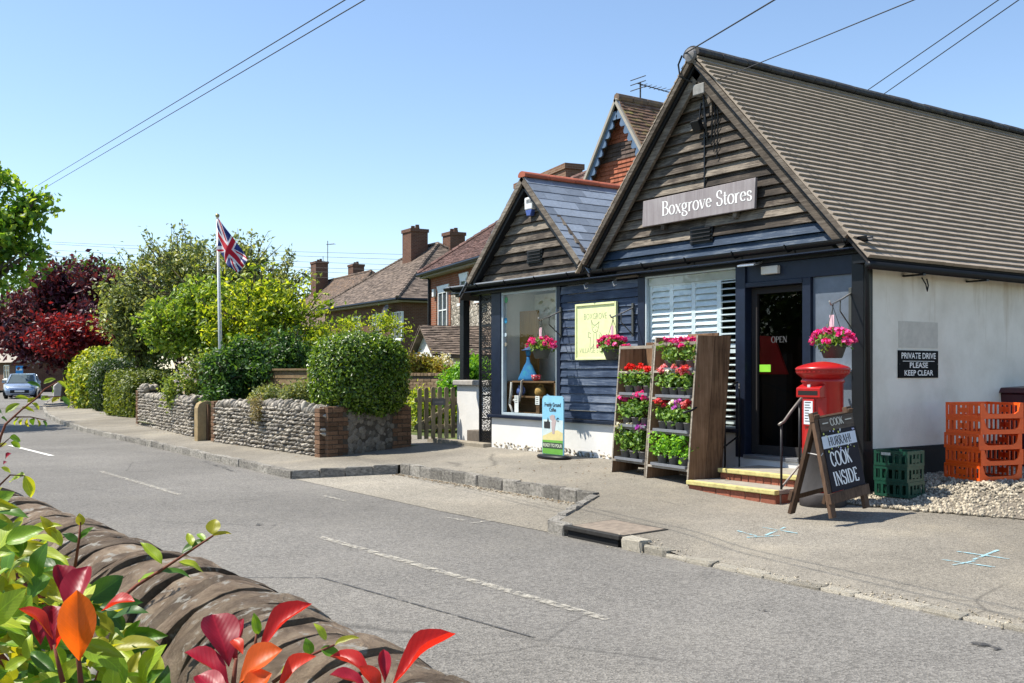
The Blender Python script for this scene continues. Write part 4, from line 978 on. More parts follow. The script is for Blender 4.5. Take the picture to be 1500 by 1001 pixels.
# ---------------------------------------------------------------- flower shelves
M_sw = wood('shelf_wood', (.055, .03, .017), (.19, .11, .06), (.32, .2, .12), 'Z', .8, .2, .8)
M_sg = wood('grey_shelf_edge', (.09, .075, .06), (.22, .19, .15), (.40, .36, .30), 'X', .85, .2)
def shelf_unit(name, label, A, B, H_, depth, lean, levels, solid_right, topz):
    A = Vector(A); B = Vector(B); ax_ = (B - A); W = ax_.length; ax_ = ax_ / W; bk_ = Vector((-ax_.y, ax_.x, 0))
    t = thing(name, label, 'plant shelf', A, 'wooden flower shelves by the door')
    def P(a, d, z): return A + ax_ * a + bk_ * (d + lean * z) + Vector((0, 0, z))
    def block(a0, a1, d0, d1, z0, z1, m, nm, bev=.003):
        return MB().hexa([P(a0, d0, z0), P(a1, d0, z0), P(a1, d1, z0), P(a0, d1, z0), P(a0, d0, z1), P(a1, d0, z1), P(a1, d1, z1), P(a0, d1, z1)]).build(nm, m, t, bev=bev)
    th = .022
    n = 2
    for j in range(n): block(0, th, depth * j / n + (.003 if j else 0), depth * (j + 1) / n, 0, H_, M_sw, 'side_board')
    for j in range(n): block(W - th, W, depth * j / n + (.004 if j else 0), depth * (j + 1) / n, 0, H_ if not solid_right else H_ + .0, M_sw, 'side_board')
    for s0 in (0, W - th): block(s0 - .002, s0 + th + .002, -.006, -.0005, 0, H_ + .002, M_sg, 'edge_strip', 0)
    zs = [0.1] + [l + .02 for l in levels[1:]] + [topz]
    for j, l in enumerate(levels): block(th, W - th, -.004, depth - .02, l - .028, l, M_sg if True else M_sw, 'shelf')
    block(th, W - th, -.012, .0, topz - .03, topz + .008, M_sg, 'top_rail')
    k = 4
    for j in range(k): block(th + (W - 2 * th) * j / k, th + (W - 2 * th) * (j + 1) / k - .003, depth - .019, depth, .05, H_ + (.045 if j < 3 else .0), M_sw, 'back_board')
    return t, P, W
zoff = lambda p: G(p[0], p[1])
A1 = Vector((-10.42, 8.95, 0)); B1 = Vector((-9.66, 8.86, 0)); A2 = Vector((-9.63, 8.84, 0)); B2 = Vector((-8.78, 8.73, 0))
A1.z = B1.z = G(-10, 8.9); A2.z = B2.z = G(-9.2, 8.8) - .01
sh1, P1, W1 = shelf_unit('plant_shelf', 'narrower wooden shelf unit with an empty top compartment', A1, B1, 1.67, .42, .085, [.18, .61, 1.02, 1.33], False, 1.65)
sh2, P2, W2 = shelf_unit('plant_shelf', 'wider wooden shelf unit with tall plank side beside the handrail', A2, B2, 1.78, .5, .085, [.19, .61, 1.03, 1.36], True, 1.70)
# potted plants
M_pot = flat('pot_grey', (.13, .125, .12), .6); M_traym = flat('tray_plastic', (.17, .18, .20), .4)
M_pl = leafmat('bedding_leaf', [(.06, .14, .02), (.12, .24, .035), (.22, .36, .07)], .5, .3)
M_plb = leafmat('basil_leaf', [(.10, .26, .02), (.17, .40, .035), (.26, .50, .06)], .5, .35)
PET = {'magenta': leafmat('petal_magenta', [(.50, .01, .16), (.62, .03, .26), (.72, .12, .38)], .6, .25), 'red': leafmat('petal_red', [(.55, .008, .008), (.7, .02, .012)], .6, .2),
       'pink': leafmat('petal_pink', [(.62, .16, .20), (.72, .36, .36), (.55, .06, .10)], .6, .25), 'coral': leafmat('petal_coral', [(.68, .10, .08), (.6, .04, .1)], .6, .25),
       'white': leafmat('petal_white', [(.62, .60, .52), (.75, .74, .68)], .6, .25), 'purple': leafmat('petal_purple', [(.38, .04, .42), (.5, .12, .55)], .6, .25), 'hotpink': leafmat('petal_hotpink', [(.66, .02, .24), (.75, .06, .34)], .6, .25)}
def pot_plant(fl, seed, hh=.2, ww=.1, leafm=None, nfl=5, spread=True):
    t = thing('potted_plant', None, None)
    MB().lathe([(.035, .0), (.042, .005), (.055, .09), (.06, .092), (.058, .1), (.05, .1), (.01, .085)], 14).build('pot', M_pot, t, True)
    foliage('leaves', t, [(0, 0, .1 + hh * .4, ww * 1.05, ww * 1.0, hh * .45)], 34, 6, .022, .046, leafm or M_pl, seed, .3, elong=1.5)
    r = random.Random(seed)
    if fl:
        for k in range(nfl):
            a = r.uniform(0, 6.28); rr = r.uniform(.0, ww * .9); z = .1 + hh * r.uniform(.72, 1.05)
            foliage('flower', t, [(rr * math.cos(a), rr * math.sin(a), z, .032, .032, .022)], 11, 3, .008, .032, PET[fl[k % len(fl)]], seed + k * 7, .5, elong=1.1, up=.8)
    return t
def tray_of(P, level, d, a0, a1, kinds, label_tray, plabel, seed, **kw):
    a = P(a0, d, level + .001); b = P(a1, d, level + .001); ax_ = (b - a).normalized(); c = (a + b) / 2; W = (b - a).length
    rz = math.atan2(ax_.y, ax_.x)
    t = thing('plant_tray', label_tray, 'tray', c, 'plant trays on the shelves'); t.rotation_euler = (0, 0, rz); WM[t.name] = Matrix.Identity(4)
    MB().box(-W / 2, W / 2, -.09, .09, 0, .012).box(-W / 2, W / 2, -.1, -.088, .0, .035).box(-W / 2, W / 2, .088, .1, .0, .035).box(-W / 2 - .012, -W / 2, -.1, .1, 0, .035).box(W / 2, W / 2 + .012, -.1, .1, 0, .035).build('tray_body', M_traym, t, bev=.002)
    n = len(kinds); ords = {2: ['left', 'right'], 3: ['left', 'middle', 'right'], 4: ['leftmost', 'second', 'third', 'rightmost']}[n]
    for i, k in enumerate(kinds):
        o = pot_plant(k, seed + i * 31, **kw); o.name = 'potted_plant'
        q = a.lerp(b, (i + .5) / n); o.scale = (1.18, 1.18, 1.12); o.location = q + Vector((0, 0, .013)); o.rotation_euler = (0, 0, rng.random() * 6)
        tag(o, '%s pot of %s' % (ords[i], plabel), 'plant', 'bedding plants on the shelves')
tray_of(P1, 1.02, .075, .10, W1 - .06, [['red'], ['red'], ['red']], 'grey tray under the red geraniums', 'red geraniums on the narrower shelf unit', 100, hh=.23, ww=.11, nfl=4)
tray_of(P1, .61, .075, .10, W1 - .06, [['hotpink'], ['hotpink'], ['hotpink']], 'grey tray under the hot pink geraniums', 'hot pink geraniums on the narrower shelf unit', 200, hh=.27, ww=.11, nfl=4)
tray_of(P1, .18, .075, .10, W1 - .06, [['white'], ['white'], ['purple']], 'grey tray of white and purple flowers on the lowest left shelf', 'flowers on the lowest level of the narrower shelf', 300, hh=.30, ww=.12, nfl=7)
tray_of(P2, 1.36, .075, .14, W2 - .06, [['magenta'], ['magenta'], ['magenta', 'hotpink']], 'grey tray under the magenta flowers on the top level', 'magenta flowers on the top of the wider shelf', 400, hh=.23, ww=.13, nfl=6)
tray_of(P2, 1.03, .075, .12, W2 - .06, [['pink'], ['pink', 'white'], ['pink'], ['pink', 'coral']], 'grey tray under the pale pink small flowers', 'pale pink flowers on the wider shelf', 500, hh=.22, ww=.095, nfl=11)
tray_of(P2, .61, .075, .12, W2 - .06, [['coral'], ['coral', 'purple'], ['purple', 'white'], ['coral', 'pink']], 'grey tray under the mixed coral and purple flowers', 'mixed coral and purple flowers on the wider shelf', 600, hh=.23, ww=.095, nfl=7)
tray_of(P2, .19, .075, .12, W2 - .06, [[], [], []], 'grey tray of leafy green herbs on the lowest right shelf', 'bushy green herbs on the lowest level', 700, hh=.32, ww=.14, leafm=M_plb)
# hanging baskets with wall brackets
M_bask = flat('basket_dark', (.05, .055, .05), .6); M_galv = mat('bracket_steel', (.35, .34, .33), .4, .25, 14, .1, metal=.6)
M_petal = PET['magenta']
def basket(u, y, Y, wu, wy, label, blabel, seed, wallx=None, sc_=1.0):
    c = onY(u, y, Y); wp = onY(wu, wy, FY - .03)
    t = thing('hanging_basket', label, 'hanging basket', c, 'hanging flower baskets on the shop front')
    b = MB().lathe([(.001, -.14), (.09, -.14), (.10, -.135), (.14, -.02), (.15, -.005), (.145, .0), (.001, -.01)], 20, c).build('bowl', M_bask, t, True)
    foliage('leaves', t, [(c.x, c.y, c.z + .05, .19 * sc_, .19 * sc_, .10)], 90, 6, .025, .05, M_pl, seed, .45, elong=1.5)
    r = random.Random(seed)
    for k in range(30):
        a = r.uniform(0, 6.28); el = r.uniform(-.15, 1.3); p = c + Vector((math.cos(a) * math.cos(el) * .22 * sc_, math.sin(a) * math.cos(el) * .22 * sc_, .05 + math.sin(el) * .13))
        foliage('flower', t, [(p.x, p.y, p.z, .028, .028, .022)], 8, 3, .008, .042, PET[r.choice(['magenta', 'magenta', 'hotpink'])], seed + k * 3, .6, elong=1.05, up=.3)
    hook = c + Vector((0, 0, .42))
    for k in range(3):
        a = k * 2.1 + .4; MB().tube([c + Vector((.145 * math.cos(a), .145 * math.sin(a), 0)), hook], .004, 5).build('hanger_wire', M_bask, t)
    MB().tube([hook, hook + Vector((0, 0, .03))], .008, 6).build('hanger_hook', M_bask, t)
    MB().box(c.x - .03, c.x + .03, c.y - .02, c.y - .015, c.z + .2, c.z + .33).build('price_tag', flat('pink_tag', (.7, .45, .5), .6), t)
    br = thing('basket_bracket', blabel, 'bracket', wp, 'hanging basket brackets')
    top = hook + Vector((0, 0, .02))
    wpt = Vector((wp.x, FY - .03, top.z + .16))
    MB().tube([wpt + Vector((0, .0, 0)), wpt.lerp(top, .5), top + Vector((0, -.03, 0)), top + Vector((0, -.06, .04))], .011, 7).build('arm', M_galv, br, True)
    MB().box(wp.x - .02, wp.x + .02, FY - .055, FY - .03, top.z - .25, wpt.z + .06).build('wall_plate', M_bask, br, bev=.003)
    MB().tube([(wp.x, FY - .045, top.z - .22), Vector((wp.x, FY - .045, top.z - .22)).lerp(top, .6) + Vector((0, 0, .03)), wpt.lerp(top, .6)], .008, 6).build('brace', M_bask, br)
basket(793, 512, 9.42, 822, 448, 'hanging basket of magenta petunias before the display window', 'angled steel bracket beside the display window', 900)
basket(898, 512, 9.42, 928, 440, 'hanging basket of magenta petunias overlapping the yellow sign', 'angled steel bracket beside the yellow sign', 950)
basket(1220, 506, 9.35, 1247, 412, 'hanging basket of magenta petunias above the pillar box', 'angled steel bracket on the door corner post', 990)
# ---------------------------------------------------------------- crates and bin
M_or = mat('orange_plastic', (.85, .105, .008), .4, .15, 5, .1, .002, spec=.5, rnd=.08)
M_gr = mat('green_plastic', (.006, .055, .032), .4, .25, 6, .1, .002, spec=.5)
def bread_tray(W, Dp, Hh):      # local: x along long side
    t = thing('bread_crate', None, None); th = .014
    def side(p, q, z0, z1, nslot, nm):
        p = Vector(p); q = Vector(q); L = (q - p).length; d = (q - p) / L; n = Vector((-d.y, d.x, 0)) * th; mb = MB()
        def bl(a, b, za, zb): mb.hexa([p + d * a + Vector((0, 0, za)), p + d * b + Vector((0, 0, za)), p + d * b + n + Vector((0, 0, za)), p + d * a + n + Vector((0, 0, za)), p + d * a + Vector((0, 0, zb)), p + d * b + Vector((0, 0, zb)), p + d * b + n + Vector((0, 0, zb)), p + d * a + n + Vector((0, 0, zb))])
        bl(0, L, z0, z0 + .035); bl(0, L, z1 - .03, z1)
        s = L / nslot
        for i in range(nslot + 1):
            a = max(0, i * s - .013); b = min(L, i * s + .013); bl(a, b, z0 + .035, z1 - .03)
        bl(L * .40, L * .60, z0 + .06, z1 - .055) if nm == 'side_wall' else None
        return mb
    side((0, 0, 0), (W, 0, 0), .0, Hh, 8, 'side_wall').build('side_wall', M_or, t)
    side((W, Dp, 0), (0, Dp, 0), .0, Hh, 8, 'side_wall').build('side_wall', M_or, t)
    # low-front end with raised corners, full rear end
    mb = MB()
    for (xe, sg) in ((W, -1),):
        mb.box(xe - th, xe, th, Dp - th, 0, .05)
        for (ya, yb, s_) in ((th, .12, 1), (Dp - .12, Dp - th, -1)):
            pts = [(xe - th, ya, .05), (xe - th, yb, .05), (xe - th, ya if s_ > 0 else yb, Hh)] if False else None
        mb.prism([(xe - th, th, .05), (xe - th, .13, .05), (xe - th, .08, .075), (xe - th, .05, Hh), (xe - th, th, Hh)], (th, 0, 0))
        mb.prism([(xe - th, Dp - th, .05), (xe - th, Dp - .13, .05), (xe - th, Dp - .08, .075), (xe - th, Dp - .05, Hh), (xe - th, Dp - th, Hh)], (th, 0, 0))
    mb.build('open_end', M_or, t)
    side((0, Dp - .015, 0), (0, .015, 0), 0, Hh, 7, 'end').build('closed_end', M_or, t)
    fb = MB().box(th, W - th, th, Dp - th, .008, .012)
    for i in range(9): fb.box(th, W - th, th + (Dp - 2 * th) * i / 9, th + (Dp - 2 * th) * i / 9 + .02, .0, .016)
    fb.build('floor', M_or, t)
    return t
# corner facing the camera, long side towards the left wall, open end to the right
F_ = onZ(1436, 710, .03); Lc = onZ(1384, 697, .03); Rc = onZ(1498, 699, .03)
cW = .53; cD = .61; ch = .172
dirL = Vector((-.80, .60, 0)).normalized()
dirL = (Lc - F_); dirL.z = 0; dirL.normalize(); rzc = math.radians(-15)   # local +x points to the open end
ords = ['bottom', 'second lowest', 'middle', 'second highest', 'top']
proto = bread_tray(cW, cD, ch)
for k in range(5):
    o = proto if k == 0 else copy_tree(proto)
    sh = Vector((rng.uniform(-.012, .012), rng.uniform(-.012, .012), 0))
    rz = rzc + rng.uniform(-.02, .02); loc = F_ + sh - Matrix.Rotation(rz, 3, 'Z') @ Vector((cW, 0, 0)) + Vector((0, 0, .03 + k * (ch + .001)))
    place(o, loc, rz); tag(o, '%s orange plastic crate of the stack on the gravel' % ords[k], 'crate', 'stacked orange crates')
def green_crate(W, Dp, Hh):
    t = thing('bottle_crate', None, None); th = .012
    for (x0, x1, y0, y1, n, ax_) in ((0, W, 0, th, 6, 'x'), (0, W, Dp - th, Dp, 6, 'x'), (0, th, th, Dp - th, 5, 'y'), (W - th, W, th, Dp - th, 5, 'y')):
        mb = MB().box(x0, x1, y0, y1, 0, .03).box(x0, x1, y0, y1, Hh - .035, Hh)
        for i in range(n):
            if ax_ == 'x': a = x0 + (x1 - x0 - .03) * i / (n - 1); mb.box(a, a + .03, y0 + .001, y1 - .001, .03, Hh - .035)
            else: a = y0 + (y1 - y0 - .03) * i / (n - 1); mb.box(x0 + .001, x1 - .001, a, a + .03, .03, Hh - .035)
        if ax_ == 'y': mb.box(x0 + .002, x1 - .002, Dp * .3, Dp * .7, .04, Hh * .5)
        mb.build('crate_side', M_gr, t)
    MB().box(th, W - th, th, Dp - th, .005, .015).build('crate_floor', M_gr, t)
    mb = MB()
    for i in range(1, 3): mb.box(W * i / 3 - .004, W * i / 3 + .004, th, Dp - th, .016, Hh - .06)
    mb.box(th, W - th, Dp / 2 - .004, Dp / 2 + .004, .0165, Hh - .061); mb.build('divider', M_gr, t)
    return t
gc = green_crate(.40, .34, .165); gb = onZ(1292, 730, -.115)
for k in range(3):
    o = gc if k == 0 else copy_tree(gc)
    place(o, (-6.99 + rng.uniform(-.008, .008), 9.78 + rng.uniform(-.008, .008), ZG(-7, 9.85) + .035 + k * .166), math.radians(4) + rng.uniform(-.03, .03))
    tag(o, '%s dark green bottle crate of the stack at the wall corner' % ['bottom', 'middle', 'top'][k], 'crate', 'stacked green crates')
    if k == 2: MB().box(.09, .2, -.004, -.0005, .115, .145).build('crate_mark', flat('crate_print', (.5, .55, .5), .6), o)
wb = thing('wheelie_bin', 'dark maroon wheeled bin behind the orange crates', 'bin', (-6.3, 12.6, .05))
M_mar = mat('maroon_plastic', (.06, .008, .014), .4, .2, 5, .08, spec=.5)
q = at(1505, 640, 13.3); bxx, byy = q.x + .1, q.y
MB().hexa([(bxx - .24, byy - .30, .05), (bxx + .24, byy - .30, .05), (bxx + .24, byy + .25, .05), (bxx - .24, byy + .25, .05), (bxx - .29, byy - .37, 1.0), (bxx + .29, byy - .37, 1.0), (bxx + .29, byy + .36, 1.0), (bxx - .29, byy + .36, 1.0)]).build('bin_body', M_mar, wb, bev=.02)
MB().hexa([(bxx - .31, byy - .42, 1.002), (bxx + .31, byy - .42, 1.002), (bxx + .31, byy + .38, 1.002), (bxx - .31, byy + .38, 1.002), (bxx - .27, byy - .37, 1.07), (bxx + .27, byy - .37, 1.07), (bxx + .27, byy + .36, 1.09), (bxx - .27, byy + .36, 1.09)]).build('lid', M_mar, wb, bev=.015)
for s_ in (-1, 1): MB().lathe([(.02, -.02), (.1, -.02), (.1, .02), (.02, .02)], 16, M=Matrix.Translation((bxx + s_ * .25, byy + .3, .13)) @ Matrix.Rotation(math.pi / 2, 4, 'Y')).build('wheel', M_black, wb)
# ---------------------------------------------------------------- display behind window one
M_oak = wood('display_oak', (.06, .035, .018), (.14, .08, .04), (.22, .13, .07), 'X', .6, .1)
dc = thing('display_cabinet', 'brown wooden display shelves inside the shop window', 'cabinet', (-13.7, 10.15, .24))
for z in (.6, .87, 1.12): bx('shelf', M_oak, dc, -14.34, -13.05, 10.02, 10.26, z - .03, z, .004)
for X in (-14.38, -13.05): bx('side', M_oak, dc, X, X + .04, 10.02, 10.26, .24, 1.09)
bx('back_board', M_oak, dc, -14.34, -13.05, 10.262, 10.275, .24, 1.1)
wb2 = thing('wooden_panel', 'tall amber wooden panel standing inside the display window', 'panel', (-14.1, 10.3, .24))
bx('panel', wood('amber_panel', (.13, .06, .014), (.25, .12, .03), (.34, .18, .055), 'Z', .4, 0), wb2, -14.36, -13.84, 10.29, 10.32, 1.125, 2.3); bx('panel_stand', M_oak, wb2, -14.36, -13.84, 10.285, 10.33, .24, 1.124)
bx('display_backdrop', flat('backdrop_cream', (.78, .77, .70), .9), shop, -14.39, -12.72, 10.62, 10.66, .24, 2.6)
M_blu = mat('blue_cloth', (.02, .14, .33), .8, .3, 8, .3, col2=(.03, .26, .28))
bX, bY, bZ = -13.92, 10.15, 1.121
dm_ = thing('display_bust', 'blue draped bust with a blue hat in the display window', 'mannequin', (bX, bY, bZ))
DM = Matrix.Translation((bX, bY, bZ)) @ Matrix.Diagonal((.8, .36, .8, 1))
MB().lathe([(.001, 0), (.33, .0), (.30, .06), (.22, .18), (.14, .3), (.07, .38), (.05, .46), (.05, .5), (.001, .5)], 20, M=DM).build('draped_shoulders', M_blu, dm_, True)
MB().lathe([(.001, .5), (.06, .52), (.085, .6), (.08, .68), (.001, .72)], 16, M=DM).build('head', M_blu, dm_, True)
MB().lathe([(.001, .64), (.2, .63), (.21, .645), (.11, .66), (.105, .74), (.09, .77), (.001, .775)], 20, M=DM).build('hat', flat('hat_blue', (.03, .08, .2), .8), dm_, True)
def lobj(name, label, cat, loc, parts):
    t = thing(name, label, cat, loc)
    for nm, prof, m in parts: MB().lathe(prof, 18, loc).build(nm, m, t, True)
    return t
cup = lobj('teacup', 'red teacup with pale dots on the window shelf', 'cup', (-13.62, 10.09, 1.121), [('bowl', [(.001, 0), (.045, 0), (.075, .04), (.085, .1), (.08, .1), (.07, .045), (.001, .02)], flat('cup_red', (.5, .05, .07), .3))])
for i in range(10): MB().lathe([(.0005, 0), (.011, 0), (.0005, .002)], 7, M=Matrix.Translation((-13.62 + .08 * math.cos(i * .63), 10.09 + .08 * math.sin(i * .63), 1.121 + (.05, .075)[i % 2])) @ Matrix.Rotation(i * .63, 4, 'Z') @ Matrix.Rotation(math.pi / 2, 4, 'Y')).build('dot', M_let, cup)
MB().tube([(-13.54, 10.08, 1.2), (-13.49, 10.07, 1.19), (-13.49, 10.07, 1.16), (-13.55, 10.08, 1.15)], .009, 6).build('handle', flat('cup_red2', (.5, .05, .07), .3), cup)
bs = lobj('basket', 'round straw basket on the lower window shelf', 'basket', (-13.55, 10.13, .871), [('bowl', [(.001, 0), (.08, 0), (.1, .06), (.09, .12), (.05, .15), (.001, .155)], mat('straw', (.40, .24, .07), .8, .4, 18, .8, .01))])
MB().tube([(-13.63, 10.13, .96), (-13.61, 10.13, 1.05), (-13.55, 10.13, 1.07), (-13.49, 10.13, 1.05), (-13.47, 10.13, .96)], .009, 6).build('handle', mat('straw2', (.34, .20, .06), .8), bs)
jg = lobj('jug', 'small blue jug on the lower window shelf', 'jug', (-14.1, 10.13, .871), [('body', [(.001, 0), (.055, 0), (.08, .06), (.06, .13), (.04, .15), (.05, .17), (.04, .17), (.001, .1)], flat('jug_blue', (.1, .15, .36), .3))])
MB().tube([(-14.04, 10.13, 1.02), (-13.99, 10.13, .99), (-14.0, 10.13, .93), (-14.04, 10.13, .92)], .009, 6).build('handle', flat('jug_blue2', (.1, .15, .36), .3), jg)
bt = lobj('bottle', 'green glass bottle at the right of the window shelf', 'bottle', (-13.0, 10.06, .83), [('body', [(.001, 0), (.04, 0), (.042, .2), (.016, .28), (.016, .36), (.001, .36)], flat('bottle_green', (.08, .15, .04), .15)), ('cap', [(.0165, .33), (.018, .33), (.018, .37), (.001, .372)], flat('gold_cap', (.5, .35, .08), .3))]); bx('bottle_stand', M_oak, bt, -13.0, -12.86, 10.0, 10.12, .556, .829)
wood_st = wood('driftwood', (.25, .23, .22), (.4, .38, .36), (.5, .48, .45), 'Z')
dw = thing('driftwood', 'pale curved driftwood in front of the window shelves', 'driftwood', (-14.05, 9.98, .56))
MB().tube([(-14.22, 9.98, .72), (-14.16, 9.97, .9), (-14.17, 9.98, 1.1)], [.022, .026, .016], 8).build('left_branch', wood_st, dw, True); MB().tube([(-14.1, 9.98, .80), (-13.95, 9.98, .78), (-13.88, 9.98, .95), (-13.87, 9.98, 1.12), (-13.82, 9.98, 1.14)], [.022, .024, .024, .018, .014], 8).build('right_branch', wood_st, dw, True); MB().tube([(-14.1, 9.98, .553), (-14.22, 9.98, .74)], .02, 8).build('stem', wood_st, dw, True)
for X, z0, z1, lab in ((-13.98, .60, .88, 'tall white card at the left of the display window'), (-13.4, .74, .88, 'white square card standing behind the coffee sign')):
    c_ = thing('price_card', lab, 'card', (X, 9.955, z0)); MB().box(X - .055, X + .055, 9.95, 9.955, z0, z1).build('card', M_let, c_)
    for k in range(4): bx('print_line', M_bl, c_, X - .035, X + .03, 9.948, 9.9495, z1 - .03 - k * .03, z1 - .022 - k * .03)
    bx('stand', M_oak, c_, X - .045, X + .045, 9.957, 9.975, .555, z0 + .03)
c_ = thing('leaflet', 'tilted blue leaflet in the corner of the display window', 'leaflet', (-13.12, 9.96, .7)); LM_ = TRS((-13.12, 9.96, .80), (0, .35, 0)); MB().box(-.07, .07, -.003, .003, -.1, .1, M=LM_).build('sheet', flat('leaflet_blue', (.2, .38, .6), .5), c_); MB().box(-.06, .06, -.004, -.0032, .02, .05, M=LM_).build('print', M_let, c_); MB().box(-13.15, -13.09, 9.965, 9.985, .555, .75).build('stand', M_oak, c_)
# window stickers
for u_, y_, col in ((739, 440, (.06, .3, .1)), (738, 470, (.02, .22, .4)), (738, 491, (.4, .5, .55)), (738, 505, (.22, .2, .15))):
    p = onY(u_, y_, FY + .028); MB().lathe([(.0005, 0), (.05 if y_ < 480 else .035, 0), (.03, .002), (.0005, .002)], 12, M=Matrix.Translation((p.x + .05, FY + .028, p.z)) @ Matrix.Rotation(math.pi / 2, 4, 'X')).build('sticker', flat('sticker_%d' % y_, col, .5), w1)
# inside the doorway
rb_ = thing('red_banner', 'red slanted display panel glimpsed inside the dark doorway', 'display', (-8.95, 10.4, .24))
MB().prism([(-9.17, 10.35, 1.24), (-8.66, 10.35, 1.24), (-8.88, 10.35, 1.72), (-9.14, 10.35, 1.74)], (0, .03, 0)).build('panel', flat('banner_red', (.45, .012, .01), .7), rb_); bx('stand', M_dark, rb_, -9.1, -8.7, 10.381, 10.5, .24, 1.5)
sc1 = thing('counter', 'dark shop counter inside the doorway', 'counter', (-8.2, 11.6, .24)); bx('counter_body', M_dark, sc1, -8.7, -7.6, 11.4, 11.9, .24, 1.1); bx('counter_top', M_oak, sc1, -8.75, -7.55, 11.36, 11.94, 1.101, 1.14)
# ---------------------------------------------------------------- flint walls
def flintmat():
    t = NT('flint'); r = t.rnd(); v = t.coord((1, 1, 1), r); f = t.noise(v, 7, 6, .6)
    c = t.ramp(r, [(.0, (.15, .135, .11)), (.35, (.31, .275, .22)), (.7, (.46, .42, .35)), (1, (.10, .092, .085))])
    c = t.mix(t.ramp(f, [(.45, (0, 0, 0)), (.7, (.75, .75, .75))]), c, (.16, .15, .14)); t.set(c, .7, Specular_IOR_Level=.35); t.bump(t.noise(v, 30, 4), .3, .01); return t.mat
M_flint = flintmat()
M_mort2 = mat('old_mortar', (.085, .072, .056), .95, .3, 12, .6, .01)
fv = [pebble('flint', M_flint, i, 2, .22) for i in range(8)]
M_brick2 = mat('garden_brick', (.15, .085, .05), .92, .45, 6, .6, .008, rnd=.35, col2=(.22, .14, .08))
bgv = [rough_block('brick', M_brick2, 70 + i, .05, .02) for i in range(5)]
def WY(X): return itp(X, [(-29.0, 7.9), (-22.5, 7.36), (-21.1, 7.22), (-15.7, 7.34)])
def flint_wall(name, label, xa, xb, topf, limit, brickends, seed):
    r = random.Random(seed); t = thing(name, label, 'wall', ((xa + xb) / 2, WY((xa + xb) / 2), -.15))
    xs = np.linspace(xa, xb, 20); mb = MB()
    for a, b in zip(xs, xs[1:]):
        mb.hexa([(a, WY(a) + .05, -.3), (b, WY(b) + .05, -.3), (b, WY(b) + .33, -.3), (a, WY(a) + .33, -.3), (a, WY(a) + .05, topf(a) - .04), (b, WY(b) + .05, topf(b) - .04), (b, WY(b) + .33, topf(b) - .04), (a, WY(a) + .33, topf(a) - .04)])
    mb.build('core', M_mort2, t)
    its = []; row = 0; h = .078
    z = -.16
    while z < .95:
        x = min(xa, xb) + r.uniform(0, .06)
        while x < max(xa, xb):
            wd = r.uniform(.05, .1)
            tz = topf(x)
            if z + h * .6 < tz:
                s = (wd * r.uniform(.72, .98), r.uniform(.13, .2), h * r.uniform(.70, 1.0))
                its.append((r.choice(fv), TRS((x + wd / 2, WY(x) + .035 + r.uniform(-.025, .02), z + h / 2 + r.uniform(-.008, .008)), (r.uniform(-.3, .3), r.uniform(-.35, .35), r.uniform(-.3, .3)), s)))
            x += wd * .98
        z += h * .93; row += 1
    x = min(xa, xb)
    while x < max(xa, xb):     # leaning cope of upright flints
        wd = r.uniform(.05, .1); 
        for dy in (.06, .2, .31):
            its.append((r.choice(fv), TRS((x + wd / 2, WY(x) + dy, topf(x) + r.uniform(-.02, .05)), (r.uniform(-.2, .2), r.uniform(.1, .6), r.uniform(-.3, .3)), (wd * 1.15, .16, r.uniform(.14, .22)))))
        x += wd
    pieces(t, 'flint', its, limit, 'flints', True)
    return t
fw1 = flint_wall('flint_wall', 'coursed flint garden wall ending at the brick pier below the clipped hedge', -15.82, -20.75, lambda X: .62 + .07 * sst(-17.5, -19.5, X) * 0 + .06 * math.sin(X * 1.3) * .5, 300, True, 3)
fw2 = flint_wall('flint_wall', 'farther flint garden wall with stepped end beyond the stone gatepost', -22.6, -28.55, lambda X: itp(X, [(-28.6, .84), (-27.9, .82), (-27.85, .6), (-22.5, .62)]), 0, True, 4)
# brick trims of the walls
its = []
for k in range(11): its.append((rng.choice(bgv), TRS((-20.86, WY(-20.8) + .13, -.15 + k * .075 + .037), (0, 0, 0), (.2, .30, .066))))
pieces(fw1, 'brick', its)
its = [(rng.choice(bgv), TRS((-28.66, WY(-28.6) + .13, -.2 + k * .075 + .037), (0, 0, 0), (.2, .34, .066))) for k in range(13)]
pieces(fw2, 'brick', its)
ew = thing('brick_pier_wall', 'end wall of brick quoins and cobbled flint beneath the clipped hedge', 'wall', (-15.8, 8.2, -.1))
E0 = Vector((-15.72, 7.36, 0)); E1 = Vector((-16.02, 9.12, 0)); ed = (E1 - E0); EL = ed.length; ed.normalize(); en = Vector((ed.y, -ed.x, 0))
ea = math.atan2(ed.y, ed.x)
MB().hexa([E0 + ed * .01 - en * .24 + Vector((0, 0, -.3)), E0 + ed * .01 - en * .01 + Vector((0, 0, -.3)), E1 - en * .01 + Vector((0, 0, -.3)), E1 - en * .24 + Vector((0, 0, -.3)), E0 + ed * .01 - en * .24 + Vector((0, 0, .61)), E0 + ed * .01 - en * .01 + Vector((0, 0, .61)), E1 - en * .01 + Vector((0, 0, .61)), E1 - en * .24 + Vector((0, 0, .61))]).build('core', M_mort2, ew)
its = []
for k in range(11):
    z = -.16 + k * .075 + .0375
    for side in (0, 1):
        a = 0; lens = ([.215, .215] if k % 2 else [.10, .215, .10]) if k % 3 else [.215, .10]
        for L in lens:
            c = E0 + ed * (a + L / 2) if side == 0 else E1 - ed * (a + L / 2)
            its.append((rng.choice(bgv), TRS(c - en * .045 + Vector((0, 0, z)) + en * rng.uniform(-.003, .006), (0, 0, ea), (L - .011, .1, .064)))); a += L
    c = E0 - en * .12 + Vector((0, 0, z)); its.append((rng.choice(bgv), TRS(c + Vector((-.06, -.035, 0)), (0, 0, .0), (.20, .1, .064))))
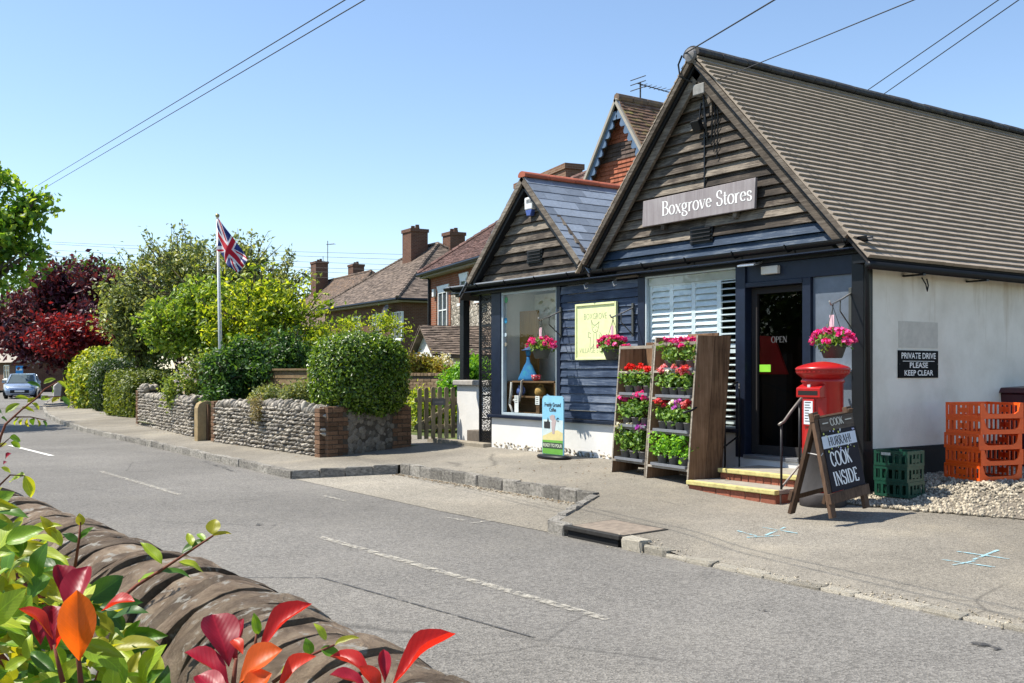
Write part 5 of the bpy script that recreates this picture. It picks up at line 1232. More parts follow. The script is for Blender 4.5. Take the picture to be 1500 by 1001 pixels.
for k in range(int(EL / .115)): its.append((rng.choice(bgv), TRS(E0 + ed * (.06 + k * .115) - en * .12 + Vector((0, 0, .655)), (0, 0, ea), (.105, .24, .07))))
pieces(ew, 'brick', its, 300)
M_cob = mat('grey_cobble', (.17, .15, .12), .85, .5, 7, .4, .01, rnd=.45)
cbv = [pebble('cobble', M_cob, 20 + i, 2, .15) for i in range(5)]
its = []
for _ in range(150):
    s = rng.uniform(.05, .12); its.append((rng.choice(cbv), TRS(E0 + ed * rng.uniform(.42, EL - .42) - en * .012 + Vector((0, 0, rng.uniform(-.12, .6))), (0, rng.random() * 6, ea), (s * 1.2, s * .36, s))))
pieces(ew, 'cobble', its, 300, smooth=True)
# stone gatepost
gp_ = thing('stone_gatepost', 'round topped ochre stone gatepost between the two flint walls', 'gatepost', (-21.2, 7.1, -.15))
pc = onZ(302, 645, -.15)
M_ochre = mat('ochre_stone', (.30, .225, .12), .9, .35, 5, .5, .01)
prof = [(-.28, 0), (.1, 0), (.1, .72)] + [(.1 - .19 + .19 * math.cos(a), .72 + .15 * math.sin(a)) for a in (.4, .8, 1.2, 1.57, 2.0, 2.5)] + [(-.28, .72)]
MB().prism([(pc.x, pc.y + .1 + a, -.2 + b) for a, b in prof], (-.22, 0, 0)).build('post', M_ochre, gp_, bev=.015)
MB().box(pc.x - .02, pc.x + .12, pc.y + .0, pc.y + .03, -.19, .6).build('gate_stop', M_aw, gp_)
# ---------------------------------------------------------------- picket gate, white pier, threshold
M_pick = wood('picket_wood', (.10, .08, .05), (.21, .175, .11), (.32, .28, .19), 'Z', .9, .2)
gt = thing('picket_gate', 'weathered wooden picket gate with a small dark plaque', 'gate', (-16.3, 9.8, 0))
GX = -16.28
for k in range(7):
    y = 9.40 + k * .142; zt = .93 + .03 * math.sin(k / 6 * math.pi)
    MB().prism([(GX, y, .05), (GX, y + .085, .05), (GX, y + .085, zt)] + [(GX, y + .0425 + .0425 * math.cos(a), zt + .04 * math.sin(a)) for a in (.6, 1.2, 1.9, 2.5)] + [(GX, y, zt)], (-.022, 0, 0)).build('picket', M_pick, gt, bev=.003)
for z in (.22, .72): bx('cross_rail', M_pick, gt, GX - .06, GX - .023, 9.36, 10.36, z, z + .08, .003)
MB().bar((GX - .04, 9.4, .28), (GX - .04, 10.3, .72), .03, .07).build('brace', M_pick, gt)
bx('plaque', mat('slate_plaque', (.09, .095, .1), .6, .2, 8, .1), gt, GX + .001, GX + .012, 9.70, 9.98, .66, .78, .003)
bx('plaque_lettering', flat('plaque_letter', (.2, .2, .2), .7), gt, GX + .012, GX + .013, 9.75, 9.93, .71, .725)
wp_ = thing('white_pier', 'low white rendered porch wall with a stone cap under the black post', 'wall', (-15.7, 10.2, 0))
bx('pier_wall', M_white, wp_, -16.2, -15.1, 10.18, 10.42, -.1, 1.02, .015)
bx('cap_stone', mat('cap_stone', (.34, .32, .29), .9, .25, 8, .4), wp_, -16.26, -15.06, 10.12, 10.48, 1.021, 1.12, .02)
bx('gate_post', M_pick, wp_, -16.32, -16.2, 10.28, 10.42, -.1, .98, .006)
bx('plinth_step', mat('step_stone', (.13, .11, .09), .9, .3, 8, .4), wp_, -15.5, -15.06, 9.95, 10.17, -.05, .24, .01)
ts = bx('threshold', mat('threshold_stone', (.25, .22, .17), .9, .3, 8, .5), None, -16.5, -14.62, 9.72, 9.94, -.1, .055, .015); ts['kind'] = 'structure'
# post under the porch actually stands on the cap
# ---------------------------------------------------------------- plants: hedges, shrubs, trees
def LM(n, *c, **k): return leafmat(n, list(c), **k)
M_h1 = LM('hedge_leaf', (.03, .07, .008), (.085, .17, .016), (.20, .31, .03), rough=.35, spec=.6)
M_h2 = LM('box_hedge_leaf', (.06, .10, .015), (.12, .17, .025), (.20, .24, .04))
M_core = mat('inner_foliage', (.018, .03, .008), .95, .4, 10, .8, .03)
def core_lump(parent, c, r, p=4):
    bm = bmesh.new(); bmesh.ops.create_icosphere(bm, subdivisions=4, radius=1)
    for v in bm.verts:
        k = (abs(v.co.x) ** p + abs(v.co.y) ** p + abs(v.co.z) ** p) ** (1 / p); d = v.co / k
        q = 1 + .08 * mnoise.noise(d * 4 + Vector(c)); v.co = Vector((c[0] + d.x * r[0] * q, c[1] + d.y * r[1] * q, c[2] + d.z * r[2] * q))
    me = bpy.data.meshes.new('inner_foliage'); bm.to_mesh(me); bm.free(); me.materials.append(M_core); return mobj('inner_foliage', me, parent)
def hedge(name, label, c, r, n, size, m, seed, p=4, cr=.04, per=7, up=.3, cat='hedge'):
    t = thing(name, label, cat, (c[0], c[1], c[2] - r[2])); core_lump(t, c, [q * .9 for q in r], p)
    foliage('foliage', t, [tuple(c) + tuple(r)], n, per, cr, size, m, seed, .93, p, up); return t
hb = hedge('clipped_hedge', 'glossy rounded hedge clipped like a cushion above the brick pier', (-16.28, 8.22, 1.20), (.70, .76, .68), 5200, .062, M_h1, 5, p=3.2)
hedge('square_hedge', 'long square-cut yellowish box hedge beyond the far flint wall', (-33.4, 9.75, .55), (1.7, 1.25, .72), 5200, .10, M_h2, 6, p=8, cr=.05)
hedge('dark_hedge', 'dark green upright hedge left of the square-cut hedge', (-38.3, 10.0, .75), (1.1, 1.0, .9), 2600, .12, LM('dark_hedge_leaf', (.03, .06, .015), (.05, .09, .02)), 7, p=4, cr=.06)
M_yg = LM('spotted_laurel_leaf', (.09, .17, .015), (.26, .33, .03), (.40, .42, .05))
hedge('laurel_bush', 'yellow green laurel bush by the far bend in the road', (-42.5, 10.6, .85), (1.9, 1.3, 1.15), 2600, .17, M_yg, 8, p=2.6, cr=.14, cat='bush')
def sublobes(lobes, seed, k=9, f=(.26, .5)):
    r = random.Random(seed * 13 + 1); out = []
    for l in lobes:
        for _ in range(k):
            d = Vector((r.gauss(0, 1), r.gauss(0, 1), r.gauss(0, 1))).normalized() * r.uniform(.45, 1.0); s = r.uniform(*f)
            out.append((l[0] + d.x * l[3], l[1] + d.y * l[4], l[2] + d.z * l[5], l[3] * s, l[4] * s, l[5] * s * r.uniform(.6, 1)))
        out.append((l[0], l[1], l[2], l[3] * .6, l[4] * .6, l[5] * .6))
    return out
def shoot_sprays(t, lobes, n, size, m, seed, L):
    r = random.Random(seed * 7 + 3); P = []; N = []; mb = MB()
    for _ in range(n):
        l = r.choice(lobes); d = Vector((r.gauss(0, 1), r.gauss(0, 1), abs(r.gauss(.5, .7)))).normalized()
        a = Vector((l[0] + d.x * l[3] * .75, l[1] + d.y * l[4] * .75, l[2] + d.z * l[5] * .75)); g = (d + Vector((r.uniform(-.4, .4), r.uniform(-.4, .4), r.uniform(0, .7)))).normalized()
        ln = L * r.uniform(.4, 1.0); b = a + g * ln; c_ = (a + b) / 2 + Vector((r.uniform(-.1, .1), r.uniform(-.1, .1), .06)) * ln
        mb.tube([a, c_, b], [.016, .011, .004], 4, False)
        for k in range(int(6 + ln * 14)):
            q = r.random(); p = a.lerp(c_, q * 2) if q < .5 else c_.lerp(b, q * 2 - 1)
            P.append(p + Vector((r.gauss(0, 1), r.gauss(0, 1), r.gauss(0, 1))) * size * .55); N.append((r.gauss(0, 1), r.gauss(0, 1), r.gauss(.4, 1)))
    mb.build('twigs', M_bark, t)['kind'] = 'stuff'; V, F = leaf_cloud(np.array(P), np.array(N), np.full(len(P), size), seed + 5); mobj('shoot_leaves', np_mesh('shoot_leaves', V, F, m), t)
def tree(name, label, base, top, r0, lobes, nclump, per, cr, size, m, seed, cat='tree', hollow=.4, elong=1.9, up=.35, nb=10, extra=None, zmin=None, shoots=0, shl=.8):
    t = thing(name, label, cat, base); mb = MB(); limbs(mb, base, top, r0, lobes, seed, nb); mb.build('trunk', M_bark, t, True)
    sub_ = sublobes(lobes, seed)
    if shoots: shoot_sprays(t, lobes, shoots, size, m, seed, shl)
    foliage('crown', t, sub_, nclump, per, cr, size, m, seed, hollow, 2.0, up, elong, zmin)
    return t
def lob(u, y, t, w, h, dpt=None):       # lobe from picture extents at depth t
    c = at(u, y, t); s = t / FPX; return (c.x, c.y, c.z, w * s, (dpt or w) * s, h * s)
M_sil = LM('silver_leaf', (.075, .11, .035), (.17, .22, .075), (.32, .36, .15))
M_brt = LM('bright_leaf', (.08, .15, .012), (.21, .31, .02), (.42, .48, .045), trans=.45)
M_mid = LM('mid_leaf', (.045, .10, .02), (.09, .17, .03), (.14, .22, .05))
M_drk = LM('dark_leaf', (.022, .06, .015), (.05, .125, .025), (.10, .20, .04))
M_pur = LM('purple_leaf', (.030, .008, .020), (.065, .014, .030), (.125, .024, .042), trans=.3)
M_crm = LM('crimson_leaf', (.12, .010, .018), (.26, .016, .024), (.07, .010, .02), trans=.4)
def gbase(u, t): p = at(u, 600, t); return Vector((p.x, p.y, -.05))
T = 30
tree('silver_tree', 'tall airy grey green tree behind the flagpole', gbase(300, 31), at(310, 430, 31), .14, [lob(300, 410, 31, 62, 46), lob(262, 400, 32, 46, 40), lob(355, 405, 30.5, 52, 48), lob(405, 425, 31, 32, 34), lob(215, 430, 32, 44, 46), lob(300, 470, 31, 90, 50)], 1050, 16, .17, .14, M_sil, 21, hollow=.25, nb=34, shoots=170, shl=1.1)
# loose spray twigs above its crown
tree('weeping_tree', 'bright yellow green weeping tree in front of the brick houses', gbase(400, 26), at(395, 450, 26), .12, [lob(375, 455, 26, 50, 48), lob(425, 480, 26, 46, 55), lob(340, 480, 26.5, 44, 46), lob(448, 525, 25.5, 28, 40), lob(400, 520, 26, 56, 40)], 850, 14, .13, .15, M_brt, 22, hollow=.3, elong=2.4, nb=24, up=0, shoots=110, shl=.8)
tree('lime_tree', 'lime green leafy tree left of the white flagpole', gbase(262, 27.5), at(265, 480, 27.5), .1, [lob(262, 480, 27.5, 46, 42), lob(300, 455, 27.5, 36, 36), lob(240, 490, 27.5, 24, 30), lob(290, 500, 27.5, 34, 30)], 620, 14, .14, .15, LM('lime_leaf', (.10, .19, .02), (.19, .30, .035), (.32, .42, .06)), 23, hollow=.3, nb=16, shoots=70, shl=.7)
tree('olive_tree', 'grey green tree between the purple tree and the lime tree', gbase(205, 33), at(205, 480, 33), .12, [lob(205, 470, 33, 38, 52), lob(190, 440, 33, 34, 34), lob(215, 500, 33, 34, 30)], 600, 14, .2, .16, M_sil, 24, hollow=.3, shoots=60, shl=.9)
tree('evergreen_shrub', 'dark dense evergreen shrub hanging over the flint wall', gbase(340, 22.3), at(345, 540, 22.3), .08, [lob(345, 545, 22.3, 40, 46), lob(380, 545, 22.3, 34, 44), lob(320, 570, 22.0, 24, 28), lob(420, 520, 23, 34, 30)], 1100, 16, .1, .10, M_drk, 25, 'shrub', hollow=.45, shoots=60, shl=.35)
tree('flowering_shrub', 'pale flowering shrub behind the far flint wall', gbase(285, 24.5), at(285, 560, 24.5), .05, [lob(282, 560, 24.5, 30, 30), lob(300, 545, 24.5, 24, 26), lob(262, 575, 24.5, 18, 20)], 700, 14, .1, .09, LM('pale_shrub_leaf', (.10, .17, .03), (.18, .26, .05), (.27, .33, .09)), 26, 'shrub', hollow=.4, shoots=50, shl=.4)
fs_ = foliage('blossom', bpy.data.objects['flowering_shrub'], [lob(282, 555, 24.2, 32, 32)], 40, 5, .05, .06, LM('lilac_petal', (.5, .45, .55), (.6, .55, .6)), 27, .9)
tree('purple_tree', 'dark purple plum tree at the bend of the road', gbase(95, 46), at(100, 470, 46), .2, [lob(60, 470, 47, 50, 42), lob(110, 450, 47, 55, 46), lob(28, 490, 47, 30, 26), lob(165, 495, 44, 44, 46), lob(100, 505, 45, 62, 30), lob(145, 425, 45, 22, 24), lob(85, 425, 46, 30, 16)], 1500, 15, .26, .26, M_pur, 31, hollow=.35, nb=24, shoots=130, shl=1.5)
tree('crimson_maple', 'crimson leaved tree glowing in front of the purple tree', gbase(112, 42), at(110, 490, 42), .1, [lob(112, 480, 42, 40, 15), lob(70, 475, 42, 22, 10), lob(70, 500, 42, 26, 14), lob(152, 487, 41.5, 20, 10), lob(100, 505, 42, 40, 10)], 300, 10, .22, .20, M_crm, 32, hollow=.4, nb=10)
tree('far_tree', 'fresh green tree rising behind the purple tree', gbase(105, 62), at(105, 440, 62), .25, [lob(100, 425, 62, 36, 24), lob(65, 432, 62, 24, 20), lob(140, 412, 62, 26, 18), lob(30, 455, 62, 26, 20)], 700, 16, .45, .3, M_mid, 33, hollow=.3, shoots=60, shl=1.5)
tree('far_tree', 'hazy dark tree at the far left end of the road', gbase(5, 95), at(5, 470, 95), .3, [lob(0, 475, 95, 30, 22), lob(-40, 470, 95, 40, 30)], 500, 14, .6, .4, M_mid, 34, hollow=.3)
tree('arching_shrub', 'arching leafy shrub above the clipped hedge before the brick house', gbase(545, 27), at(545, 480, 27), .06, [lob(515, 475, 27, 30, 9), lob(555, 474, 27, 30, 10), lob(590, 486, 27, 14, 14), lob(492, 486, 27, 14, 16), lob(540, 508, 27, 56, 12)], 170, 11, .14, .10, M_brt, 35, 'shrub', hollow=.3, elong=2.2)
tree('green_bush', 'fresh green bush behind the white porch wall', gbase(680, 21.5), at(680, 570, 21.5), .04, [lob(672, 560, 21.5, 24, 22), lob(692, 548, 21.5, 22, 22), lob(655, 575, 21.5, 16, 18)], 520, 12, .08, .09, LM('fresh_leaf', (.08, .22, .015), (.14, .33, .025), (.22, .42, .05)), 36, 'bush', hollow=.5)
rb2 = tree('rose_bush', 'golden rose bush with white blooms behind the low brick wall', gbase(630, 27), at(630, 550, 27), .04, [lob(615, 533, 27, 18, 12), lob(640, 537, 27, 24, 12), lob(605, 540, 27, 12, 12)], 330, 12, .09, .08, LM('golden_leaf', (.2, .22, .03), (.34, .32, .05), (.3, .2, .06)), 37, 'bush', hollow=.5)
foliage('blossom', rb2, [lob(650, 527, 27, 14, 9)], 30, 6, .05, .07, PET['white'], 38, .5)
tree('gate_plants', 'green garden plants seen through the picket gate', gbase(640, 22.5), at(640, 600, 22.5), .03, [lob(640, 605, 22.5, 40, 20), lob(615, 590, 23, 16, 14)], 420, 12, .1, .09, M_brt, 39, 'plant', hollow=.4)
M_var = LM('variegated_leaf', (.16, .2, .06), (.30, .32, .12), (.1, .15, .05))
tree('wall_shrub', 'variegated low shrub spilling behind the flint wall beside the clipped hedge', gbase(440, 19.3), at(440, 590, 19.3), .03, [lob(430, 582, 19.3, 22, 16), lob(400, 580, 19.6, 26, 14), lob(455, 572, 19.2, 14, 20)], 420, 12, .06, .06, M_var, 40, 'shrub', hollow=.4)
# trailing dry plants on the wall top
tree('dry_tuft', 'dry trailing tuft hanging over the flint wall', (-18.55, 7.35, .5), (-18.5, 7.3, .72), .02, [(-18.5, 7.26, .68, .26, .14, .14), (-18.35, 7.2, .52, .12, .08, .22)], 150, 10, .05, .05, LM('dry_leaf', (.22, .17, .1), (.3, .26, .16), (.2, .2, .1)), 41, 'plant', hollow=.2, elong=3)
# left foreground tree close to the camera (trunk outside the frame)
M_maple = LM('near_tree_leaf', (.035, .10, .012), (.08, .19, .02), (.17, .30, .03), (.26, .36, .05), trans=.45)
nt = thing('roadside_tree', 'leafy green tree whose branches enter the top left corner', 'tree', (-6.9, .0, -.3))
tl = [lob(-5, 300, 6, 55, 60), lob(20, 345, 6, 46, 60), lob(45, 295, 6, 28, 16), lob(55, 370, 6, 26, 24), lob(-40, 380, 6, 80, 60), lob(-90, 310, 6, 90, 90), lob(20, 400, 6, 18, 16)]
mb = MB(); limbs(mb, (-6.9, -.1, -.3), at(-60, 330, 6.0), .1, tl, 51, 18); mb.build('trunk', M_bark, nt, True)
foliage('crown', nt, sublobes(tl, 9, 7), 640, 8, .032, .042, M_maple, 52, .2, 2.0, .2, 1.5)
# tree beyond the left edge whose shade crosses the road
stt = [(-34.5, 2.4, 5.6, 2.4, 1.3, 1.3), (-32.6, 2.2, 5.0, 1.6, 1.1, 1.0)]
tree('roadside_tree', 'tree beyond the left edge of the picture shading the road', (-35, .4, -.3), (-34.4, 1.6, 5), .2, stt, 520, 14, .25, .22, M_mid, 53, hollow=.2)
# garden trees across the road behind the camera: they show only in the shop glass
for k, (X_, Y_, h_) in enumerate(((-17, -8, 5.5), (-24, -7, 7.0), (-32, -7.5, 6.0))):
    lb = [(X_, Y_, h_ * .62, 2.6, 2.0, h_ * .34), (X_ - 1.6, Y_, h_ * .5, 1.8, 1.6, h_ * .25), (X_ + 1.7, Y_ - .3, h_ * .48, 1.8, 1.6, h_ * .26), (X_, Y_, h_ * .25, 2.6, 1.2, h_ * .22)]
    tree('garden_tree', ['nearest', 'middle', 'farthest'][k] + ' tree across the road, seen only as a reflection in the shop glass', (X_, Y_, -.4), (X_, Y_, h_ * .7), .18, lb, 420, 12, .3, .3, M_mid, 60 + k)
# ---------------------------------------------------------------- flagpole and flag
fpT = 23.6
fp_ = thing('flagpole', 'white flagpole with a gilt finial rising from the garden', 'flagpole', gbase(322, fpT))
b_ = at(324, 640, fpT); t_ = at(318.5, 320, fpT); n_ = at(318, 312, fpT)
MB().tube([(b_.x, b_.y, -.1), t_], [.035, .026], 10).build('pole', M_wpaint, fp_, True)
MB().lathe([(.001, -.03), (.035, -.02), (.02, 0), (.05, .05), (.045, .09), (.001, .11)], 12, t_).build('finial', flat('gilt', (.35, .28, .12), .4, Metallic=.5), fp_, True)
MB().tube([at(320, 322, fpT - .04), at(325.5, 520, fpT - .04)], .005, 5).build('halyard', M_let, fp_)
def jack(u, v):      # u 0..1 along the fly (2 units), v 0..1 from the bottom (1 unit)
    x, y = u * 60, v * 30
    if abs(x - 30) < 3 or abs(y - 15) < 3: return 1
    if abs(x - 30) < 5 or abs(y - 15) < 5: return 2
    L = math.hypot(60, 30)
    for s in (1, -1):
        dd = (30 * (x - 30) - s * 60 * (y - 15)) / L
        if abs(dd) < 3: return 1 if 0 < dd * (1 if x < 30 else -1) < 2 else 2
    return 0
nx_, ny_ = 120, 60; V = []; F = []; MI = []
c00 = at(316, 366, fpT - .1); c01 = at(319, 318, fpT - .05); c10 = at(346, 399, fpT - .45); c11 = at(365, 382, fpT - .15)
for i in range(nx_ + 1):
    for j in range(ny_ + 1):
        u, v = i / nx_, j / ny_
        p = c00.lerp(c10, u).lerp(c01.lerp(c11, u), v)
        wv = .085 * math.sin(u * 7.5 + v * 3.0) * min(1, u * 2 + .1) + .05 * math.sin(u * 15 - v * 4) * u
        p = p + Vector((DV[0], DV[1], 0)) * wv + Vector((RV[0], RV[1], 0)) * .045 * math.sin(u * 6.5 + v * 5) * (1 - u) * (1.2 - v) + Vector((0, 0, -.03 * math.sin(u * 3.14) * (1 - v)))
        V.append(p)
for i in range(nx_):
    for j in range(ny_):
        a = i * (ny_ + 1) + j; F.append((a, a + ny_ + 1, a + ny_ + 2, a + 1)); MI.append(jack((i + .5) / nx_, (j + .5) / ny_))
def cloth(n, c):
    t = NT(n); t.set(c, .8); tr = t.n('BsdfTranslucent'); tr.inputs[0].default_value = c + (1,); m = t.n('MixShader'); m.inputs[0].default_value = .4; t.l(t.p.outputs[0], m.inputs[1]); t.l(tr.outputs[0], m.inputs[2]); t.l(m.outputs[0], t.out.inputs['Surface']); return t.mat
flg = mobj('flag', np_mesh('flag', V, F, [cloth('flag_blue', (.015, .03, .16)), cloth('flag_red', (.5, .012, .03)), cloth('flag_white', (.75, .73, .76))], True, MI))
tag(flg, 'red white and blue union flag hanging from the white pole', 'flag')
# ---------------------------------------------------------------- houses
def brickmat(name, c1, c2, mort, scale=1.0):
    t = NT(name); tc = t.n('TexCoord'); mp = t.n('Mapping'); t.l(tc.outputs['Object'], mp.inputs['Vector'])
    sx = t.n('SeparateXYZ'); t.l(mp.outputs[0], sx.inputs[0]); ad = t.math('ADD', sx.outputs[0], sx.outputs[1]); cb = t.n('CombineXYZ'); t.l(ad, cb.inputs[0]); t.l(sx.outputs[2], cb.inputs[1])
    b = t.n('TexBrick'); b.inputs['Scale'].default_value = 1; b.inputs['Brick Width'].default_value = .225; b.inputs['Row Height'].default_value = .075; b.inputs['Mortar Size'].default_value = .008; b.inputs['Bias'].default_value = .0
    b.inputs['Color1'].default_value = c1 + (1,); b.inputs['Color2'].default_value = c2 + (1,); b.inputs['Mortar'].default_value = mort + (1,); t.l(cb.outputs[0], b.inputs['Vector'])
    f = t.noise(mp.outputs[0], 1.2, 5); c = t.mix(t.ramp(f, [(.4, (0, 0, 0)), (.7, (.5, .5, .5))]), b.outputs['Color'], sc3(c1, .55)); t.set(c, .9, Specular_IOR_Level=.2); t.bump(b.outputs['Fac'], -.4, .01); return t.mat
def cobblemat(name):
    t = NT(name); v = t.coord(); vo = t.n('TexVoronoi', feature='F1'); vo.inputs['Scale'].default_value = 9; t.l(v, vo.inputs['Vector']); c = t.ramp(vo.outputs['Color'], [(.2, (.16, .14, .11)), (.5, (.34, .30, .24)), (.8, (.48, .44, .37))])
    ed_ = t.n('TexVoronoi', feature='DISTANCE_TO_EDGE'); ed_.inputs['Scale'].default_value = 9; t.l(v, ed_.inputs['Vector']); c = t.mix(t.ramp(ed_.outputs['Distance'], [(.02, (1, 1, 1)), (.1, (0, 0, 0))]), c, (.22, .19, .15)); t.set(c, .9); t.bump(t.ramp(ed_.outputs['Distance'], [(0, (0, 0, 0)), (.25, (1, 1, 1))]), .8, .03); return t.mat
M_hb = brickmat('brick_brown', (.15, .07, .045), (.105, .048, .033), (.17, .135, .105))
M_hr = brickmat('brick_red', (.30, .10, .05), (.22, .075, .04), (.27, .21, .16))
M_hy = brickmat('brick_mixed', (.22, .13, .08), (.16, .08, .05), (.24, .2, .15))
M_fl = cobblemat('flint_panel')
M_rt = mat('roof_tile_mottled', (.145, .112, .09), .9, .4, 4, .4, .01, rnd=.45, col2=(.21, .165, .125))
M_rt2 = mat('roof_tile_plum', (.135, .08, .068), .9, .35, 4, .4, .01, rnd=.35)
M_rt3 = mat('roof_tile_brown2', (.13, .095, .075), .9, .35, 4, .4, .01, rnd=.3, col2=(.25, .15, .07))
M_pane = flat('window_dark', (.05, .06, .07), .08)
def hwindow(t, F, x, z, w, h, mull=1, lintel=False, nrm=-.02):
    """window on the local plane y=0 (facing -y), F maps local to world"""
    mb = MB(); fw = .06
    for a, b, c, d in ((x, x + fw, z, z + h), (x + w - fw, x + w, z, z + h), (x + fw, x + w - fw, z, z + fw), (x + fw, x + w - fw, z + h - fw, z + h)): mb.box(a, b, -.05, .06, c, d, M=F)
    for k in range(mull): xm = x + w * (k + 1) / (mull + 1); mb.box(xm - .03, xm + .03, -.045, .05, z + fw, z + h - fw, M=F)
    mb.box(x + fw, x + w - fw, -.04, .05, z + h * .62, z + h * .62 + .04, M=F)
    wd = mb.build('window', M_wpaint, t)
    MB().box(x + fw, x + w - fw, -.015, -.01, z + fw, z + h - fw, M=F).build('pane', M_pane, wd)
    MB().box(x - .06, x + w + .06, -.13, .02, z - .09, z - .001, M=F).build('sill', M_wpaint, wd)
    if lintel: MB().hexa([F @ Vector(p) for p in ((x - .05, -.04, z + h + .001), (x + w + .05, -.04, z + h + .001), (x + w + .05, .02, z + h + .001), (x - .05, .02, z + h + .001), (x - .16, -.04, z + h + .2), (x + w + .16, -.04, z + h + .2), (x + w + .16, .02, z + h + .2), (x - .16, .02, z + h + .2))]).build('lintel', M_wpaint, wd)
    return wd
def chimney(parent, x0, x1, y0, y1, z0, z1, F, m, pots=2):
    c = MB().box(x0, x1, y0, y1, z0, z1, M=F).build('chimney', m, parent)
    MB().box(x0 - .05, x1 + .05, y0 - .05, y1 + .05, z1 - .18, z1 - .001, M=F).build('chimney_cap', m, c)
    for k in range(pots):
        px_ = lerp(x0, x1, (k + .5) / pots); MB().lathe([(.11, z1), (.13, z1 + .04), (.1, z1 + .22), (.12, z1 + .24), (.02, z1 + .24)], 10, (px_, (y0 + y1) / 2, 0), M=F).build('chimney_pot', mat('pot_clay%d' % k, (.16, .10, .07), .9), c, True)
    return c
def hip_roof(parent, F, W, Dp, ze, zr_, hipl, hipr, m, ov=.35, gauge=.14, tw=.22):
    """hipped roof over 0..W x 0..Dp; ridge along x from hipl to W-hipr"""
    a, b, c, d = (-ov, -ov), (W + ov, -ov), (W + ov, Dp + ov), (-ov, Dp + ov); yr = Dp / 2; r0, r1 = (hipl, yr), (W - hipr, yr)
    P = lambda p, z: F @ Vector((p[0], p[1], z))
    rf = MB().poly([P(a, ze), P(b, ze), P(r1, zr_), P(r0, zr_)]).poly([P(b, ze), P(c, ze), P(r1, zr_)]).poly([P(c, ze), P(d, ze), P(r0, zr_), P(r1, zr_)]).poly([P(d, ze), P(a, ze), P(r0, zr_)]).build('roof', m, parent)
    k = Vector((0, 0, .012))
    for bl, br, tl, tr in ((a, b, r0, r1), (b, c, r1, r1), (d, a, r0, r0), (c, d, r1, r0)):
        tile_rows(P(bl, ze) + k, P(br, ze) + k, P(tl, zr_) + k, P(tr, zr_) + k, gauge, tw, .03, m, limit=0, parent=rf, jit=.006)
    hp = MB()
    for p, q in ((a, r0), (b, r1), (c, r1), (d, r0)):
        A = P(p, ze + .03); B = P(q, zr_ + .03); n = int((B - A).length / .3)
        for i in range(n): hp.tube([A.lerp(B, i / n), A.lerp(B, (i + .93) / n)], [.11, .09], 7)
    A = P(r0, zr_ + .03); B = P(r1, zr_ + .03); n = max(1, int((B - A).length / .45))
    for i in range(n): hp.tube([A.lerp(B, i / n), A.lerp(B, (i + .96) / n)], .11, 8)
    o = hp.build('hip_tiles', m, rf); o['kind'] = 'stuff'
    MB().box(-ov + .02, W + ov - .02, -ov + .02, Dp + ov - .02, ze - .16, ze - .01, M=F).build('eaves_fascia', flat('fascia_' + parent.name, (.28, .25, .2), .7), rf)
    gt_ = MB()
    gt_.tube([P((-ov, -ov - .05), ze - .05), P((W + ov, -ov - .05), ze - .05)], .06, 8).tube([P((W + ov + .05, -ov), ze - .05), P((W + ov + .05, Dp + ov), ze - .05)], .06, 8)
    gt_.build('gutter', M_black, rf); return rf
def frame(loc, ang): return Matrix.Translation(loc) @ Matrix.Rotation(ang, 4, 'Z')
# house B: flint and brick house with porch
pB = at(632, 545, 36.0); FB = frame((pB.x, pB.y, -.1), math.radians(-13))
hB = thing('flint_house', 'flint and red brick house with plum tiled roof and white sash windows', 'house', (pB.x, pB.y, -.1))
WB_, DB_ = 9.0, 6.6
zeB = 4.78
MB().box(0, WB_, 0, DB_, 0, zeB, M=FB).build('wall', M_fl, hB)
MB().box(-.015, .62, -.03, .5, 0, zeB - .01, M=FB).box(.6, WB_ + .01, -.028, .2, zeB - .75, zeB - .012, M=FB).box(-.02, .2, -.02, DB_, 0, zeB - .015, M=FB).build('brick_quoins', M_hr, hB)
for x in (.95, 3.2, 4.8, 7.2):
    big = x in (.95, 5.0, 7.6); w_ = .95 if big else .55; z_ = 2.35 if big else 3.55; h_ = 1.72 if big else .75
    MB().box(x - .22, x + w_ + .22, -.026, .1, z_ - .1, zeB - .7, M=FB).build('brick_surround', M_hr, hB)
    hwindow(hB, FB @ Matrix.Translation((0, -.03, 0)), x, z_, w_, h_, 1 if big else 0, True)
    if big: hwindow(hB, FB @ Matrix.Translation((0, -.03, 0)), x + .1, .5, w_, 1.2, 1, False) if x > 4 else None
rB = hip_roof(hB, FB, WB_, DB_, zeB, 7.5, 3.3, 3.3, M_rt2)
def locB(u, y, yl):
    o = FB.inverted() @ Vector((0, 0, EYE)); d = FB.inverted().to_3x3() @ (at(u, y, 1.0) - Vector((0, 0, EYE))); k = (yl - o.y) / d.y; return o.x + d.x * k, o.z + d.z * k
x, z = locB(767, 275, 3.2); chimney(rB, x - .3, x + .3, 3.0, 3.4, 6.0, locB(767, 268, 3.2)[1], FB, M_hy, 1)
x, z = locB(820, 260, 3.4); chimney(rB, x - 1.1, x + 1.1, 3.1, 3.7, 6.0, locB(820, 249, 3.4)[1], FB, M_hy, 0)
MB().tube([FB @ Vector((-.02, -.08, 0)), FB @ Vector((-.02, -.08, zeB - .2)), FB @ Vector((-.1, -.4, zeB - .05))], .05, 8).build('downpipe', M_black, hB)
MB().box(.42, .6, -.12, -.03, 3.95, 4.2, M=FB).build('alarm', M_wpaint, hB)
